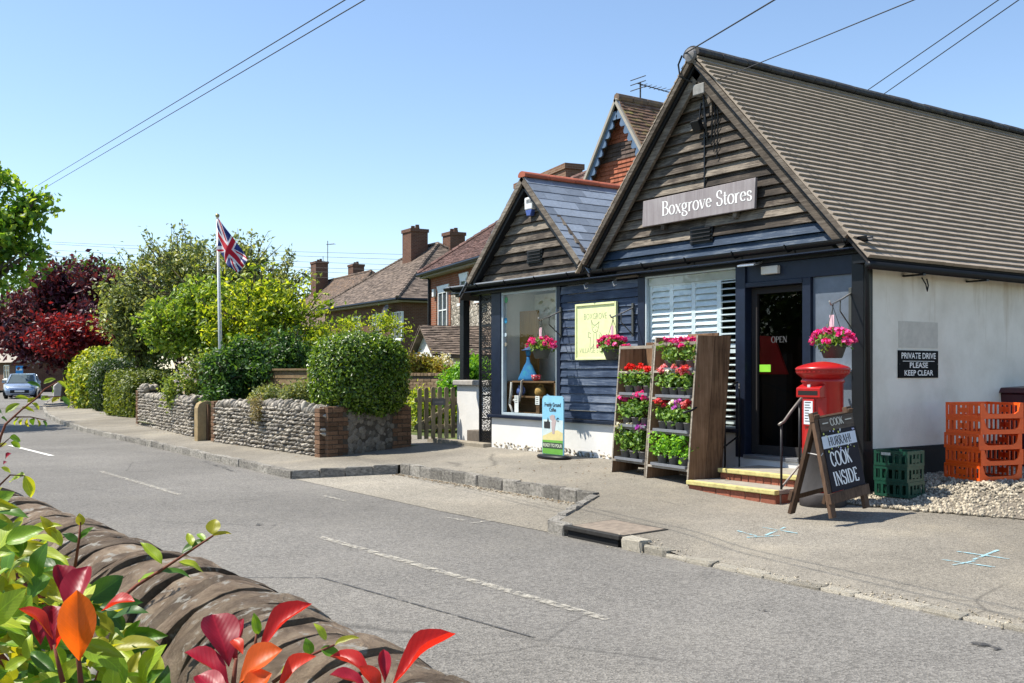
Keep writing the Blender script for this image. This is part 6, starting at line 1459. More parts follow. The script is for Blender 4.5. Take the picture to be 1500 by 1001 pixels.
# gabled porch: ridge runs out from the wall, white gable facing the road
px0, px1, py0 = 5.0, 6.9, -2.05; pz, pr = 1.95, 2.62; pm = (px0 + px1) / 2
V_ = lambda x, y, z: FB @ Vector((x, y, z)); fbd = FB.to_3x3()
MB().prism([V_(px0 - .05, py0, pz), V_(px1 + .05, py0, pz), V_(pm, py0, pr)], fbd @ Vector((0, .06, 0))).build('porch_gable', M_wpaint, hB)
pf = MB()
for s_ in (-1, 1): pf.prism([V_(pm, py0 - .2, pr + .06), V_(pm + s_ * 1.2, py0 - .2, pz - .12), V_(pm + s_ * 1.2, py0 - .2, pz - .2), V_(pm, py0 - .2, pr - .02)], fbd @ Vector((0, -py0 + .17, 0)))
pf = pf.build('porch_roof', M_rt, hB)
tile_rows(V_(pm + 1.22, py0 - .22, pz - .11), V_(pm + 1.22, -.03, pz - .11), V_(pm, py0 - .22, pr + .07), V_(pm, -.03, pr + .07), .095, .17, .03, M_rt, limit=0, parent=pf, jit=.006, stuff='porch_tiles')
tile_rows(V_(pm - 1.22, -.03, pz - .11), V_(pm - 1.22, py0 - .22, pz - .11), V_(pm, -.03, pr + .07), V_(pm, py0 - .22, pr + .07), .095, .17, .03, M_rt, limit=0, parent=pf, jit=.006, stuff='porch_tiles')
M_cream = flat('porch_cream', (.62, .58, .44), .6)
MB().box(px0 - .1, px1 + .1, py0 - .08, py0 + .05, pz - .2, pz - .01, M=FB).build('porch_beam', M_wpaint, hB)
MB().box(px1 + .02, px1 + .12, py0 + .06, -.03, pz - .3, pz - .13, M=FB).build('porch_fascia', M_cream, hB)
for x, y in ((px0, py0), (px1 - .12, py0), (px1 - .12, -1.0)): MB().box(x, x + .12, y, y + .12, 0, pz - .21, M=FB).build('porch_post', M_cream, hB)
MB().box(px1 - .1, px1 + .02, -.95, -.1, 0, 1.2, M=FB).build('porch_brick', M_hr, hB)
MB().box(5.4, 6.3, -.07, -.03, 0, 1.9, M=FB).build('front_door', flat('door_dark', (.03, .04, .03), .4), hB)
# house C: brown brick hipped house
pC = at(476, 545, 59.0); pC2 = at(589, 545, 50.0)
dC = Vector((pC2.x - pC.x, pC2.y - pC.y, 0)); aC = math.atan2(dC.y, dC.x); WC = dC.length
FC = frame((pC.x, pC.y, -.2), aC)
hC = thing('brick_house', 'brown brick house with hipped roof and two chimneys behind the arching shrub', 'house', (pC.x, pC.y, -.2))
zeC = 5.0
MB().box(0, WC, 0, 8.2, 0, zeC, M=FC).build('wall', M_hb, hC)
rC = hip_roof(hC, FC, WC, 8.2, zeC, 8.35, 4.3, 4.3, M_rt, .45, .17, .28)
def locC(u, y, yl):    # local x,z on the plane y=yl of house C
    o = FC.inverted() @ Vector((0, 0, EYE)); d = FC.inverted().to_3x3() @ (at(u, y, 1.0) - Vector((0, 0, EYE))); k = (yl - o.y) / d.y; return o.x + d.x * k, o.z + d.z * k
for u in (522, 553, 582):
    x, z = locC(u, 478, 0); hwindow(hC, FC, x - .55, 3.05, 1.15, 1.35, 1)
    hwindow(hC, FC, x - .55, .8, 1.15, 1.4, 1)
x, z = locC(608, 360, 3.2); zt = locC(608, 337, 3.2)[1]; chimney(rC, x - .55, x + .55, 2.7, 3.7, 6.2, zt, FC, M_hb, 2)
x, z = locC(666, 355, 5.0); zt = locC(664, 342, 5.0)[1]; chimney(rC, x - .45, x + .45, 4.5, 5.4, 6.2, zt, FC, M_hb, 2)
MB().tube([FC @ Vector((WC - .9, -.1, 4.5)), FC @ Vector((WC - .9, -.35, 4.5))], .03, 6).build('dish_arm', M_black, hC)
MB().lathe([(.001, .0), (.22, .03), (.32, .09), (.31, .09), (.2, .02), (.001, -.01)], 16, M=FC @ Matrix.Translation((WC - .95, -.4, 4.45)) @ Matrix.Rotation(1.2, 4, 'X')).build('satellite_dish', flat('dish_dark', (.03, .03, .035), .5), hC, True)
# house D farther along
pD = at(395, 545, 92.0); pD2 = at(500, 545, 76.0); dD = Vector((pD2.x - pD.x, pD2.y - pD.y, 0)); FD = frame((pD.x, pD.y, -.2), math.atan2(dD.y, dD.x))
hD = thing('brick_house', 'farther brick house with tall chimney and television aerials', 'house', (pD.x, pD.y, -.2)); WD = dD.length
MB().box(0, WD, 0, 8, 0, 5.0, M=FD).build('wall', M_hb, hD)
rD = hip_roof(hD, FD, WD, 8, 5.0, 9.4, 4.2, 4.2, M_rt3, .45, .2, .3)
def locD(u, y, yl):
    o = FD.inverted() @ Vector((0, 0, EYE)); d = FD.inverted().to_3x3() @ (at(u, y, 1.0) - Vector((0, 0, EYE))); k = (yl - o.y) / d.y; return o.x + d.x * k, o.z + d.z * k
x, z = locD(467, 400, 3.0); zt = locD(467, 384, 3.0)[1]; chD = chimney(rD, x - .7, x + .7, 2.5, 3.6, 6, zt, FD, M_hb, 2)
xa, za = locD(480, 353, 3.6); xb, zb = locD(480, 395, 3.6)
M_al = flat('aerial_grey', (.22, .23, .25), .5)
ae = MB().tube([FD @ Vector((xa, 3.6, zt - .6)), FD @ Vector((xa, 3.6, za))], .04, 6).build('aerial_mast', M_al, rD)
ab_ = MB().tube([FD @ Vector((xa - .2, 3.6, za - .3)), FD @ Vector((xa + 1.6, 3.6, za - .42))], .03, 5)
for k in range(7): x_ = xa + .1 + k * .24; ab_.tube([FD @ Vector((x_, 3.4, za - .32 - k * .02)), FD @ Vector((x_, 3.8, za - .32 - k * .02))], .015, 4)
ab_.tube([FD @ Vector((xa - 1.2, 3.6, za - 1.5)), FD @ Vector((xa - .2, 3.6, za - 2.0))], .03, 5).tube([FD @ Vector((xa - 1.2, 3.6, za - 1.7)), FD @ Vector((xa - 1.2, 3.6, za - 1.2))], .03, 5).build('aerial', M_al, ae)
x, z = locD(520, 400, 5.0); zt = locD(520, 388, 5.0)[1]; chimney(rD, x - .6, x + .6, 4.6, 5.6, 6, zt, FD, M_hb, 2)
x, z = locD(455, 480, 0)
for x in (WD * .2, WD * .5, WD * .8): hwindow(hD, FD, x, 3.0, 1.2, 1.3, 1)
# house E: tile hung gable behind the shop
M_th = mat('hung_tile', (.30, .095, .05), .85, .3, 5, .3, .006, rnd=.22); M_thd = mat('hung_tile_dark', (.085, .06, .05), .85, .3, 5, .3, .006, rnd=.3)
hE = thing('tile_hung_house', 'house with a red tile-hung gable and blue scalloped bargeboards behind the shop', 'house', (-18.9, 16.5, 0))
EY = 16.5; ea_ = onY(903, 146, EY); exx, ezz = ea_.x, ea_.z; el_ = onY(858, 262, EY); sl = (ezz - el_.z) / (exx - el_.x)
hw = 2.6; zE = ezz - hw * sl
MB().prism([(exx - hw + .25, EY + .28, 0), (exx + hw - .25, EY + .28, 0), (exx + hw - .25, EY + .28, zE + .2), (exx, EY + .28, ezz - .12), (exx - hw + .25, EY + .28, zE + .2)], (0, 8, 0)).build('wall', M_hr, hE)
its = []; z = zE + .15; r_ = 0
tm = MB().hexa([(-.5, 0, 0), (.5, 0, 0), (.5, 1, 0), (-.5, 1, 0), (-.5, .6, 1), (.5, .6, 1), (.5, 1, 1), (-.5, 1, 1)]).mesh('hung_tile', M_th); tmd = MB().hexa([(-.5, 0, 0), (.5, 0, 0), (.5, 1, 0), (-.5, 1, 0), (-.5, .6, 1), (.5, .6, 1), (.5, 1, 1), (-.5, 1, 1)]).mesh('hung_tile', M_thd)
itd = []
while z < ezz - .3:
    half = (ezz - .18 - z) / sl; x = -half + (.08 if r_ % 2 else 0)
    q = (ezz - z)
    dark = (1.05 < q < 1.42) or (2.05 < q < 2.6)
    while x < half:
        (itd if dark else its).append((tmd if dark else tm, TRS((exx + x, EY + .225 + rng.uniform(-.004, .004), z), (0, 0, 0), (.155, .05, .13)))); x += .163
    z += .105; r_ += 1
pieces(hE, 'hung_tile', its, 300); pieces(hE, 'dark_hung_tile', itd, 160)
M_bb = mat('blue_grey_barge', (.10, .155, .24), .5, .25, 6, .1)
for s_ in (-1, 1):
    a = Vector((exx, EY, ezz)); b = Vector((exx + s_ * hw, EY, zE)); d = (b - a).normalized(); n = Vector((0, 0, -1)) - d * Vector((0, 0, -1)).dot(d); n.normalize()
    L = (b - a).length; k = int(L / .24); pts = [a, b]
    low = []
    for i in range(k, -1, -1):
        t_ = i / k
        for q, dp in ((.0, .13), (-.3, .24), (-.5, .26), (-.7, .24)):
            tt = t_ + q / k
            if tt < 0: continue
            low.append(a + d * (L * tt) + n * dp)
    MB().prism(pts + low, (0, .04, 0)).build('bargeboard', M_bb, hE)
    MB().prism([a + Vector((0, -.06, .03)), b + Vector((0, -.06, .03)), b + n * .07 + Vector((0, -.06, .03)), a + n * .07 + Vector((0, -.06, .03))], (0, .1, 0)).build('verge_strip', flat('verge_pale', (.34, .31, .26), .8), hE)
    rfE = MB().prism([a + Vector((0, .02, .05)), b + Vector((0, .02, .05)), b + Vector((0, .02, -.03)), a + Vector((0, .02, -.03))], (0, 8.2, 0)).build('roof', M_rt3, hE)
    e = Vector((0, 8.2, 0)); up_ = Vector((0, .0, .06))
    mm = mat('mossy_tile', (.17, .10, .07), .9, .5, 1.6, .4, .01, rnd=.3, col2=(.20, .19, .04))
    if s_ > 0: tile_rows(b + up_, b + up_ + e, a + up_, a + up_ + e, .11, .17, .03, mm, limit=300, parent=hE, jit=.006)
    else: tile_rows(b + up_ + e, b + up_, a + up_ + e, a + up_, .11, .17, .03, mm, limit=0, parent=hE, jit=.006, stuff='far_roof_tiles')
for i in range(17): MB().tube([(exx, EY + i * .48, ezz + .06), (exx, EY + i * .48 + .46, ezz + .06)], .1, 8).build('ridge_tile', M_rt3, hE)
aE = onX(938, 150, exx); mst = MB().tube([(exx, aE.y, ezz), (exx, aE.y, ezz + .55)], .02, 6).build('aerial_mast', M_bl, hE); am = MB()
am.tube([(exx, aE.y - .1, ezz + .5), (exx - .05, aE.y + 1.3, ezz + .45)], .014, 5)
for dz_ in (.36, .5, .62): am.tube([(exx - .25, aE.y - .1, ezz + dz_), (exx + .3, aE.y - .1, ezz + dz_)], .012, 4)
for k in range(8): am.tube([(exx - .14, aE.y + .1 + k * .16, ezz + .49), (exx + .14, aE.y + .1 + k * .16, ezz + .49)], .008, 4)
am.build('aerial', M_bl, mst)
# low brick garden wall and timber fence behind the gate
gw = thing('brick_garden_wall', 'low mixed brick garden wall behind the picket gate', 'wall', at(625, 570, 25)); a = at(585, 547, 25.5); b = at(662, 547, 24.5)
dd_ = (b - a); dd_.z = 0; Lw = dd_.length; Fg = frame((a.x, a.y, -.1), math.atan2(dd_.y, dd_.x)); wz = a.z + .1
MB().box(0, Lw, .02, .2, 0, wz - .07, M=Fg).build('core', M_mort2, gw); its = []
bh = [rough_block('brick', mat('pale_garden_brick', (.26, .18, .11), .92, .35, 6, .5, .008, rnd=.3), 90 + i, .05, .02) for i in range(3)]
for k in range(int((wz - .07) / .075)):
    x = -.1 if k % 2 else 0
    while x < Lw:
        if x + .1 > 0: its.append((rng.choice(bh), Fg @ TRS((x + .11, .05, .037 + k * .075), (0, 0, 0), (.213, .1, .065))))
        x += .225
for k in range(int(Lw / .115)): its.append((rng.choice(bh), Fg @ TRS((.06 + k * .115, .11, wz - .03), (0, 0, 0), (.107, .24, .07))))
pieces(gw, 'brick', its, 300)
fn = thing('timber_fence', 'short brown timber fence panel behind the flint wall', 'fence', at(420, 580, 21.5)); a = at(388, 545, 22); b = at(455, 547, 21)
dd_ = b - a; dd_.z = 0; Ff = frame((a.x, a.y, 0), math.atan2(dd_.y, dd_.x)); Lw = dd_.length
M_fen = wood('fence_wood', (.09, .06, .03), (.17, .115, .06), (.26, .19, .11), 'X', .9, .2)
for k in range(9): MB().hexa([Ff @ Vector(p) for p in ((0, -.02, .1 + k * .13), (Lw, -.02, .1 + k * .13), (Lw, .01, .1 + k * .13), (0, .01, .1 + k * .13), (0, -.005, .245 + k * .13), (Lw, -.005, .245 + k * .13), (Lw, .01, .245 + k * .13), (0, .01, .245 + k * .13))]).build('fence_board', M_fen, fn)
for x in (.0, Lw): MB().box(x - .05, x + .05, -.06, .05, -.1, 1.32, M=Ff).build('fence_post', M_fen, fn)
MB().box(-.05, Lw + .05, -.05, .04, 1.3, 1.34, M=Ff).build('fence_cap', M_fen, fn)
# far building at the left edge and roadside board
fb_ = thing('roadside_building', 'low brown building with pale roof at the far left edge', 'building', at(-20, 560, 84)); a = at(-60, 545, 90); b = at(22, 545, 80); dd_ = b - a; dd_.z = 0; Fh = frame((a.x, a.y, -.2), math.atan2(dd_.y, dd_.x)); Lw = dd_.length
MB().box(0, Lw, 0, 6, 0, 2.3, M=Fh).build('wall', M_hb, fb_); MB().prism([Fh @ Vector((-.3, -.4, 2.2)), Fh @ Vector((-.3, 3, 4.3)), Fh @ Vector((-.3, 6.4, 2.2))], Fh.to_3x3() @ Vector((Lw + .6, 0, 0))).build('roof', mat('pale_roof', (.30, .27, .23), .9, .25, 3, .3), fb_)
hwindow(fb_, Fh, Lw - 2.4, .9, 1.2, 1.1, 1); hwindow(fb_, Fh, Lw - 5.4, .9, 1.2, 1.1, 1)
sb = thing('agent_board', 'bright blue board on a post beyond the parked cars', 'sign', onZ(28, 578, -.2)); q = at(28, 543, 70)
qf = frame((q.x, q.y, 0), math.atan2(RV[1], RV[0]))
MB().box(-.22, .26, -.02, .02, q.z - .32, q.z + .32, M=qf).build('board', flat('board_blue', (.02, .26, .62), .5), sb); MB().box(-.18, .22, -.025, -.021, q.z - .0, q.z + .12, M=qf).build('board_print', M_let, sb); MB().box(-.2, .24, -.02, .02, q.z - .5, q.z - .36, M=qf).build('lower_board', flat('board_navy', (.02, .08, .25), .5), sb); MB().box(-.04, .04, -.03, .0, -.3, q.z - .3, M=qf).build('post', M_wpaint, sb)
ms = thing('grey_marker_stone', 'small upright pale stone beside the laurel bush', 'stone', at(86, 580, 50)); q = onZ(87, 581, -.1); MB().prism([(q.x - .0, q.y - .3, -.15), (q.x, q.y + .3, -.15), (q.x, q.y + .28, .5), (q.x, q.y, .75), (q.x, q.y - .28, .5)], (-.25, 0, 0)).build('stone', mat('pale_stone', (.4, .38, .34), .9, .2, 4, .3), ms, bev=.05)
# ---------------------------------------------------------------- cars
def car(label, loc, rz, paint_, seed):
    t = thing('parked_car', label, 'car', loc, 'cars parked at the far bend'); WM[t.name] = Matrix.Identity(4); t.rotation_euler = (0, 0, rz)
    # local: +x is the front
    sec = [(-1.95, .32, .80, .78), (-1.8, .22, .95, .84), (-1.2, .18, .98, .87), (0, .18, .96, .88), (.7, .18, .94, .88), (1.5, .2, .84, .86), (1.85, .24, .70, .78), (1.98, .32, .60, .66)]
    V = []; F = []; n = 8
    for x, z0, z1, hw_ in sec: V += [(x, -hw_ * .9, z0), (x, -hw_, (z0 + z1) / 2), (x, -hw_ * .96, z1 - .06), (x, -hw_ * .8, z1), (x, hw_ * .8, z1), (x, hw_ * .96, z1 - .06), (x, hw_, (z0 + z1) / 2), (x, hw_ * .9, z0)]
    for i in range(len(sec) - 1):
        for j in range(n): k = (j + 1) % n; F.append((i * n + j, i * n + k, (i + 1) * n + k, (i + 1) * n + j))
    mb = MB(); mb.v = V; mb.f = F + [tuple(range(n - 1, -1, -1)), tuple((len(sec) - 1) * n + j for j in range(n))]; mb.m = [0] * len(mb.f); mb.build('body', paint_, t, True)
    cab = [(-1.75, .92, .96, .76, .74), (-1.35, .93, 1.36, .80, .60), (-.6, .93, 1.47, .82, .62), (.25, .92, 1.42, .82, .60), (1.05, .88, .92, .80, .74)]
    g = MB(); rf = MB()
    for (x0, a0, b0_, w0, v0), (x1, a1, b1_, w1_, v1) in zip(cab, cab[1:]):
        rf.poly([(x0, -v0, b0_), (x1, -v1, b1_), (x1, v1, b1_), (x0, v0, b0_)]) if (x0 > -1.4 and x1 < 1) else g.poly([(x0, -v0, b0_), (x1, -v1, b1_), (x1, v1, b1_), (x0, v0, b0_)])
        for s in (-1, 1): g.poly([(x0, s * w0, a0), (x1, s * w1_, a1), (x1, s * v1, b1_), (x0, s * v0, b0_)])
    g.build('window_glass', flat('car_glass%d' % seed, (.10, .13, .15), .05), t); rf.build('roof_panel', paint_, t)
    pl = MB()
    for s in (-1, 1): pl.bar((1.05, s * .75, .92), (.25, s * .61, 1.43), .07, .05).bar((-.5, s * .83, .93), (-.5, s * .63, 1.46), .08, .04).bar((-1.35, s * .6, 1.37), (-1.75, s * .75, .95), .1, .05)
    pl.build('pillars', paint_, t)
    for x in (-1.25, 1.28):
        for s in (-1, 1): wh = MB().lathe([(.2, -.1), (.3, -.1), (.32, -.06), (.32, .06), (.3, .1), (.2, .1)], 20, M=Matrix.Translation((x, s * .78, .32)) @ Matrix.Rotation(math.pi / 2, 4, 'X')).build('wheel', M_black, t); MB().lathe([(.01, -.11), (.2, -.105), (.2, .105), (.01, .11)], 14, M=Matrix.Translation((x, s * .78, .32)) @ Matrix.Rotation(math.pi / 2, 4, 'X')).build('rim', flat('rim%d' % seed, (.4, .4, .42), .3, Metallic=.7), wh)
    for s in (-1, 1): MB().hexa([(1.72, s * .52, .62), (1.95, s * .5, .6), (1.72, s * .82, .64), (1.6, s * .84, .66), (1.70, s * .52, .74), (1.9, s * .52, .7), (1.7, s * .8, .76), (1.58, s * .83, .78)]).build('headlight', flat('lamp_glass%d%d' % (seed, s), (.6, .63, .66), .1), t); MB().box(.7, .9, s * .88 if s > 0 else -1.04, s * 1.04 if s > 0 else -.88, .92, 1.04).build('mirror', paint_, t)
    MB().box(1.93, 2.0, -.5, .5, .34, .52).build('grille', M_black, t, bev=.01); MB().box(2.0, 2.012, -.26, .26, .40, .50).build('number_plate', M_let, t)
    return t
ca = onZ(40, 584.5, -.3)
ang = math.atan2(-.26, .96)
car('pale blue hatchback parked nearest at the bend', (ca.x - 1.9, ca.y + .1, -.3), ang, flat('car_blue', (.30, .38, .52), .25, Metallic=.4, Coat_Weight=.6), 1)
car('grey car parked behind the pale blue hatchback', (ca.x - 7.4, ca.y + 1.0, -.3), ang - .05, flat('car_grey', (.20, .21, .22), .25, Metallic=.4, Coat_Weight=.6), 2)
# ---------------------------------------------------------------- overhead wires
def wire(label, a, b, sag, r, ext=1.0):
    a = Vector(a); b = Vector(b); b = a + (b - a) * ext; pts = [a.lerp(b, i / 30) - Vector((0, 0, sag * 4 * (i / 30) * (1 - i / 30))) for i in range(31)]
    o = MB().tube(pts, r, 5).build('overhead_wire', M_bl); tag(o, label, 'wire', 'overhead wires'); return o
pl_ = thing('utility_pole', 'wooden utility pole hidden beyond the left tree', 'pole', (-52, 2, -.3)); q = at(-18, 322, 44)
MB().tube([(q.x, q.y, -.4), (q.x, q.y, q.z + .4)], [.15, .11], 10).build('pole', M_bark, pl_, True); MB().box(q.x - .05, q.x + .05, q.y - .6, q.y + .6, q.z - .05, q.z + .05).build('cross_arm', M_bark, pl_)
wire('upper of the two wires sweeping to the upper left', at(-18, 316, 44), at(562, -34, 9), .0, .006, 1.5)
wire('lower of the two wires sweeping to the upper left', at(-18, 325, 44), at(592, -34, 9), .0, .006, 1.5)
apx2 = Vector((AX - .1, OV - .02, AZ + .04))
wire('wire rising from the apex of the tall gable', apx2, at(1260, -75, 9.0), .0, .009, 3.5)
wire('thin wire crossing above the tiled roof slope', Vector((AX + .2, GY - .1, 4.98)), at(1420, -33, 8.5), .0, .006, 3.0)
wire('left of the two wires beyond the tiled ridge', at(1180, 195, 24), at(1560, -67, 14), .0, .009, 2.4)
wire('right of the two wires beyond the tiled ridge', at(1200, 204, 24), at(1590, -68, 14), .0, .009, 2.4)
for i, (ya, yb) in enumerate(((355, 374), (357, 376), (366, 392), (374, 398), (380, 402), (388, 412))):
    wire(['top', 'second', 'third', 'fourth', 'fifth', 'lowest'][i] + ' thin distant wire above the purple tree', at(-30, ya - 6 if i < 4 else ya - 12, 70), at(650, 374 + i * 8, 66), .15, .012)
# ---------------------------------------------------------------- foreground wall with rounded coping stones
M_cop = NT('sandstone_coping')
_t = M_cop; _r = _t.rnd(); _v = _t.coord((.09, 1, 1), _r); _f = _t.noise(_v, 11, 10, .7, .6)
_c = _t.ramp(_f, [(.3, (.075, .052, .035)), (.48, (.215, .158, .108)), (.70, (.38, .30, .21))])
_k = _t.math('ADD', _t.math('MULTIPLY', _r, .7), .65); _cc = _t.n('CombineXYZ'); [_t.l(_k, _cc.inputs[i]) for i in range(3)]
_c = _t.mix(1.0, _c, _cc.outputs[0], 'MULTIPLY')
_lv = _t.noise(_t.coord((.09, 1, 1), _r), 22, 5, .6); _c = _t.mix(_t.ramp(_lv, [(.575, (0, 0, 0)), (.65, (.85, .85, .85))]), _c, (.50, .48, .42))
_t.set(_c, .9, Specular_IOR_Level=.25); _t.bump(_t.noise(_v, 40, 8, .8), 1.0, .03); M_cop = _t.mat
WYC = lambda X: itp(X, [(-12, .49), (-8, .54), (-5, .65), (-3.6, .75), (-2.4, .82), (0, .82)])
fw = thing('boundary_wall', 'low boundary wall with rounded stone coping in the foreground', 'wall', (-3, .75, -.3))
xs = np.linspace(-12, .6, 30); mb = MB()
for a, b in zip(xs, xs[1:]): mb.hexa([(a, WYC(a) - .15, -.45), (b, WYC(b) - .15, -.45), (b, WYC(b) + .15, -.45), (a, WYC(a) + .15, -.45), (a, WYC(a) - .15, .60), (b, WYC(b) - .15, .60), (b, WYC(b) + .15, .60), (a, WYC(a) + .15, .60)])
mb.build('core', M_mort2, fw)
its = []
for X in np.arange(-6.5, -.2, .11):
    for k in range(9):
        s = rng.uniform(.09, .13); its.append((rng.choice(fv), TRS((X + rng.uniform(-.02, .02), WYC(X) - .15, -.3 + k * .105), (rng.random(), rng.random(), 0), (s * 1.1, .1, s))))
pieces(fw, 'flint', its, 0, 'wall_flints', True)
def coping(seed, R=.2):
    r = random.Random(seed); n = 22; V = []; F = []
    # cross-section in the y-z plane, slightly overhanging half-round; layers along x with worn edges
    lay = [(-.5, .978), (-.45, .995), (0, 1.0), (.45, .995), (.5, .978)]
    ph = r.uniform(0, 10)
    for x, k in lay:
        for j in range(n + 1):
            a = math.radians(lerp(-28, 208, j / n)); q = k * (1 + .05 * mnoise.noise(Vector((math.cos(a) * 1.7 + ph, math.sin(a) * 1.7, x))) + .03 * mnoise.noise(Vector((a * 5, ph, x * .4))))
            V.append((x, math.cos(a) * R * q, math.sin(a) * R * q * .98))
    m_ = n + 1
    for i in range(len(lay) - 1):
        for j in range(n): F.append((i * m_ + j, (i + 1) * m_ + j, (i + 1) * m_ + j + 1, i * m_ + j + 1))
        F.append((i * m_ + n, (i + 1) * m_ + n, (i + 1) * m_, i * m_))
    F.append(tuple(range(m_))); F.append(tuple((len(lay) - 1) * m_ + j for j in range(m_ - 1, -1, -1)))
    mb = MB(); mb.v = V; mb.f = F; mb.m = [0] * len(F); me = mb.mesh('coping_stone', M_cop, True); me.polygons[-1].use_smooth = False; me.polygons[-2].use_smooth = False
    return me
cv = [coping(i) for i in range(9)]
its = []; X = .45
while X > -11.5:
    th = rng.choice([.035, .05, .06, .075, .095]) * rng.uniform(.85, 1.15)
    dx = .2; sl_ = math.atan2(WYC(X + dx) - WYC(X - dx), 2 * dx)
    its.append((rng.choice(cv), TRS((X - th / 2, WYC(X) + rng.uniform(-.008, .008), .60 + rng.uniform(-.012, .01)), (rng.uniform(-.04, .04), .10 + rng.uniform(-.025, .025), sl_ + .05 + rng.uniform(-.02, .02)), (th * .93, 1 * rng.uniform(.955, 1.025), rng.uniform(.955, 1.02))))); X -= th
pieces(fw, 'coping_stone', its, 300)
MB().tube([(x, WYC(x), .60) for x in np.linspace(-11.5, .5, 30)], .155, 12).build('coping_bed', M_mort2, fw)
# ---------------------------------------------------------------- foreground leaves
def big_leaf(name, m, curl=.25, fold=.25, tipx=.55, seed=0):
    """unit leaf along +x (0..1), width 1, normal +z; serrated slightly, folded at the midrib"""
    nl = 10; V = []; F = []; r = random.Random(seed)
    for i in range(nl + 1):
        t = i / nl; w_ = (max(0, math.sin(math.pi * t ** (1.65 if tipx > .5 else .82))) ** (.62 if tipx > .5 else .85)) * .5 + .012
        if i == nl: w_ = .004
        z = -curl * (t - .35) ** 2 + .02 * math.sin(t * 9 + seed)
        for s in (-1, -.55, 0, .55, 1):
            V.append((t, s * w_, z + fold * abs(s) * w_ + .012 * math.sin(t * 14 + s * 2 + seed) * abs(s)))
    for i in range(nl):
        for j in range(4): F.append((i * 5 + j, (i + 1) * 5 + j, (i + 1) * 5 + j + 1, i * 5 + j + 1))
    mb = MB(); mb.v = V; mb.f = F; mb.m = [0] * len(F); return mb.mesh(name, m, True)
def veinleaf(name, cols, trans, rough=.42, spec=.4, vein=1.25):
    t = NT(name); r = t.rnd(); c = t.ramp(r, [((i + .5) / len(cols), x) for i, x in enumerate(cols)])
    tc = t.n('TexCoord'); sx = t.n('SeparateXYZ'); t.l(tc.outputs['Object'], sx.inputs[0]); ay = t.math('ABSOLUTE', sx.outputs[1])
    mid = t.ramp(ay, [(.012, (1, 1, 1)), (.035, (0, 0, 0))])
    wv = t.math('SINE', t.math('MULTIPLY', t.math('SUBTRACT', sx.outputs[0], t.math('MULTIPLY', ay, .7)), 62.0)); side = t.ramp(wv, [(.90, (0, 0, 0)), (1.0, (.35, .35, .35))])
    nz = t.noise(t.coord((1, 1, 1), r), 5, 4); c = t.mix(t.ramp(nz, [(.4, (0, 0, 0)), (.8, (.35, .35, .35))]), c, t.mix(1.0, c, (.6, .6, .6), 'MULTIPLY'))
    c = t.mix(t.math('MAXIMUM', t.math('MULTIPLY', mid, .5), side), c, t.mix(1.0, c, (vein, vein, vein * .9), 'MULTIPLY'))
    t.set(c, rough, Specular_IOR_Level=spec); t.bump(wv, .03, .01)
    tr = t.n('BsdfTranslucent'); t.l(t.mix(1.0, c, (1.9, 1.5, .6), 'MULTIPLY'), tr.inputs['Color']); m = t.n('MixShader'); m.inputs[0].default_value = trans
    t.l(t.p.outputs[0], m.inputs[1]); t.l(tr.outputs[0], m.inputs[2]); t.l(m.outputs[0], t.out.inputs['Surface']); return t.mat
M_lg = veinleaf('shrub_leaf', [(.035, .10, .012), (.09, .21, .016), (.20, .35, .026), (.36, .44, .035)], .42, vein=1.8)
M_ly = veinleaf('young_leaf', [(.26, .30, .02), (.33, .33, .03), (.20, .30, .03)], .5, vein=1.4)
M_lr = veinleaf('photinia_red', [(.42, .014, .012), (.50, .02, .014), (.55, .05, .012)], .35, .42, .4, 1.3)
M_lo = veinleaf('photinia_orange', [(.60, .10, .012), (.62, .14, .015)], .45, .42, .4, 1.25)
M_lc = veinleaf('photinia_crimson', [(.22, .008, .022), (.30, .012, .03)], .25, .4, .3, 1.6)
M_twig = mat('twig', (.16, .05, .03), .8, .3, 20, .2)
GL = [big_leaf('green_leaf', M_lg, .2 + .12 * i, .25 - .06 * i, .4, i) for i in range(4)]; YL = [big_leaf('young_leaf', M_ly, .3, .3, .4, 7)]
RL = {m.name: big_leaf('red_leaf', m, .3, .42, .6, 3 + i) for i, m in enumerate((M_lr, M_lo, M_lc))}
LR, LO, LC = 'photinia_red', 'photinia_orange', 'photinia_crimson'
def leaf_at(b, t_, tb, tt, wpx, roll=0.0):
    """matrix for a leaf from picture point b to t_ (with depths) and width in pixels"""
    P = at(b[0], b[1], tb); Q = at(t_[0], t_[1], tt); d = Q - P; L = d.length
    view = (CAMP - (P + Q) / 2).normalized(); z = view * .75 + Vector((0, 0, .45)) + Vector((-.37, -.48, 1)) * .2
    M = basis(P, d, z) @ Matrix.Rotation(roll, 4, 'X'); return M @ Matrix.Diagonal((L, wpx * (tb + tt) / 2 / FPX, L * .9, 1))
def stem(parent, pts, r, name='stem'):
    P = [at(*p) for p in pts]; return MB().tube(P, [r * (1 - .5 * i / (len(P) - 1)) for i in range(len(P))], 6).build(name, M_twig, parent, True)
def plant(name, label, cat, leaves, stems, base):
    t = thing(name, label, cat, base)
    for pts, r in stems: stem(t, pts, r)
    pieces(t, 'leaf', leaves, 300, 'small_leaves', True)
    return t
d = 1.08
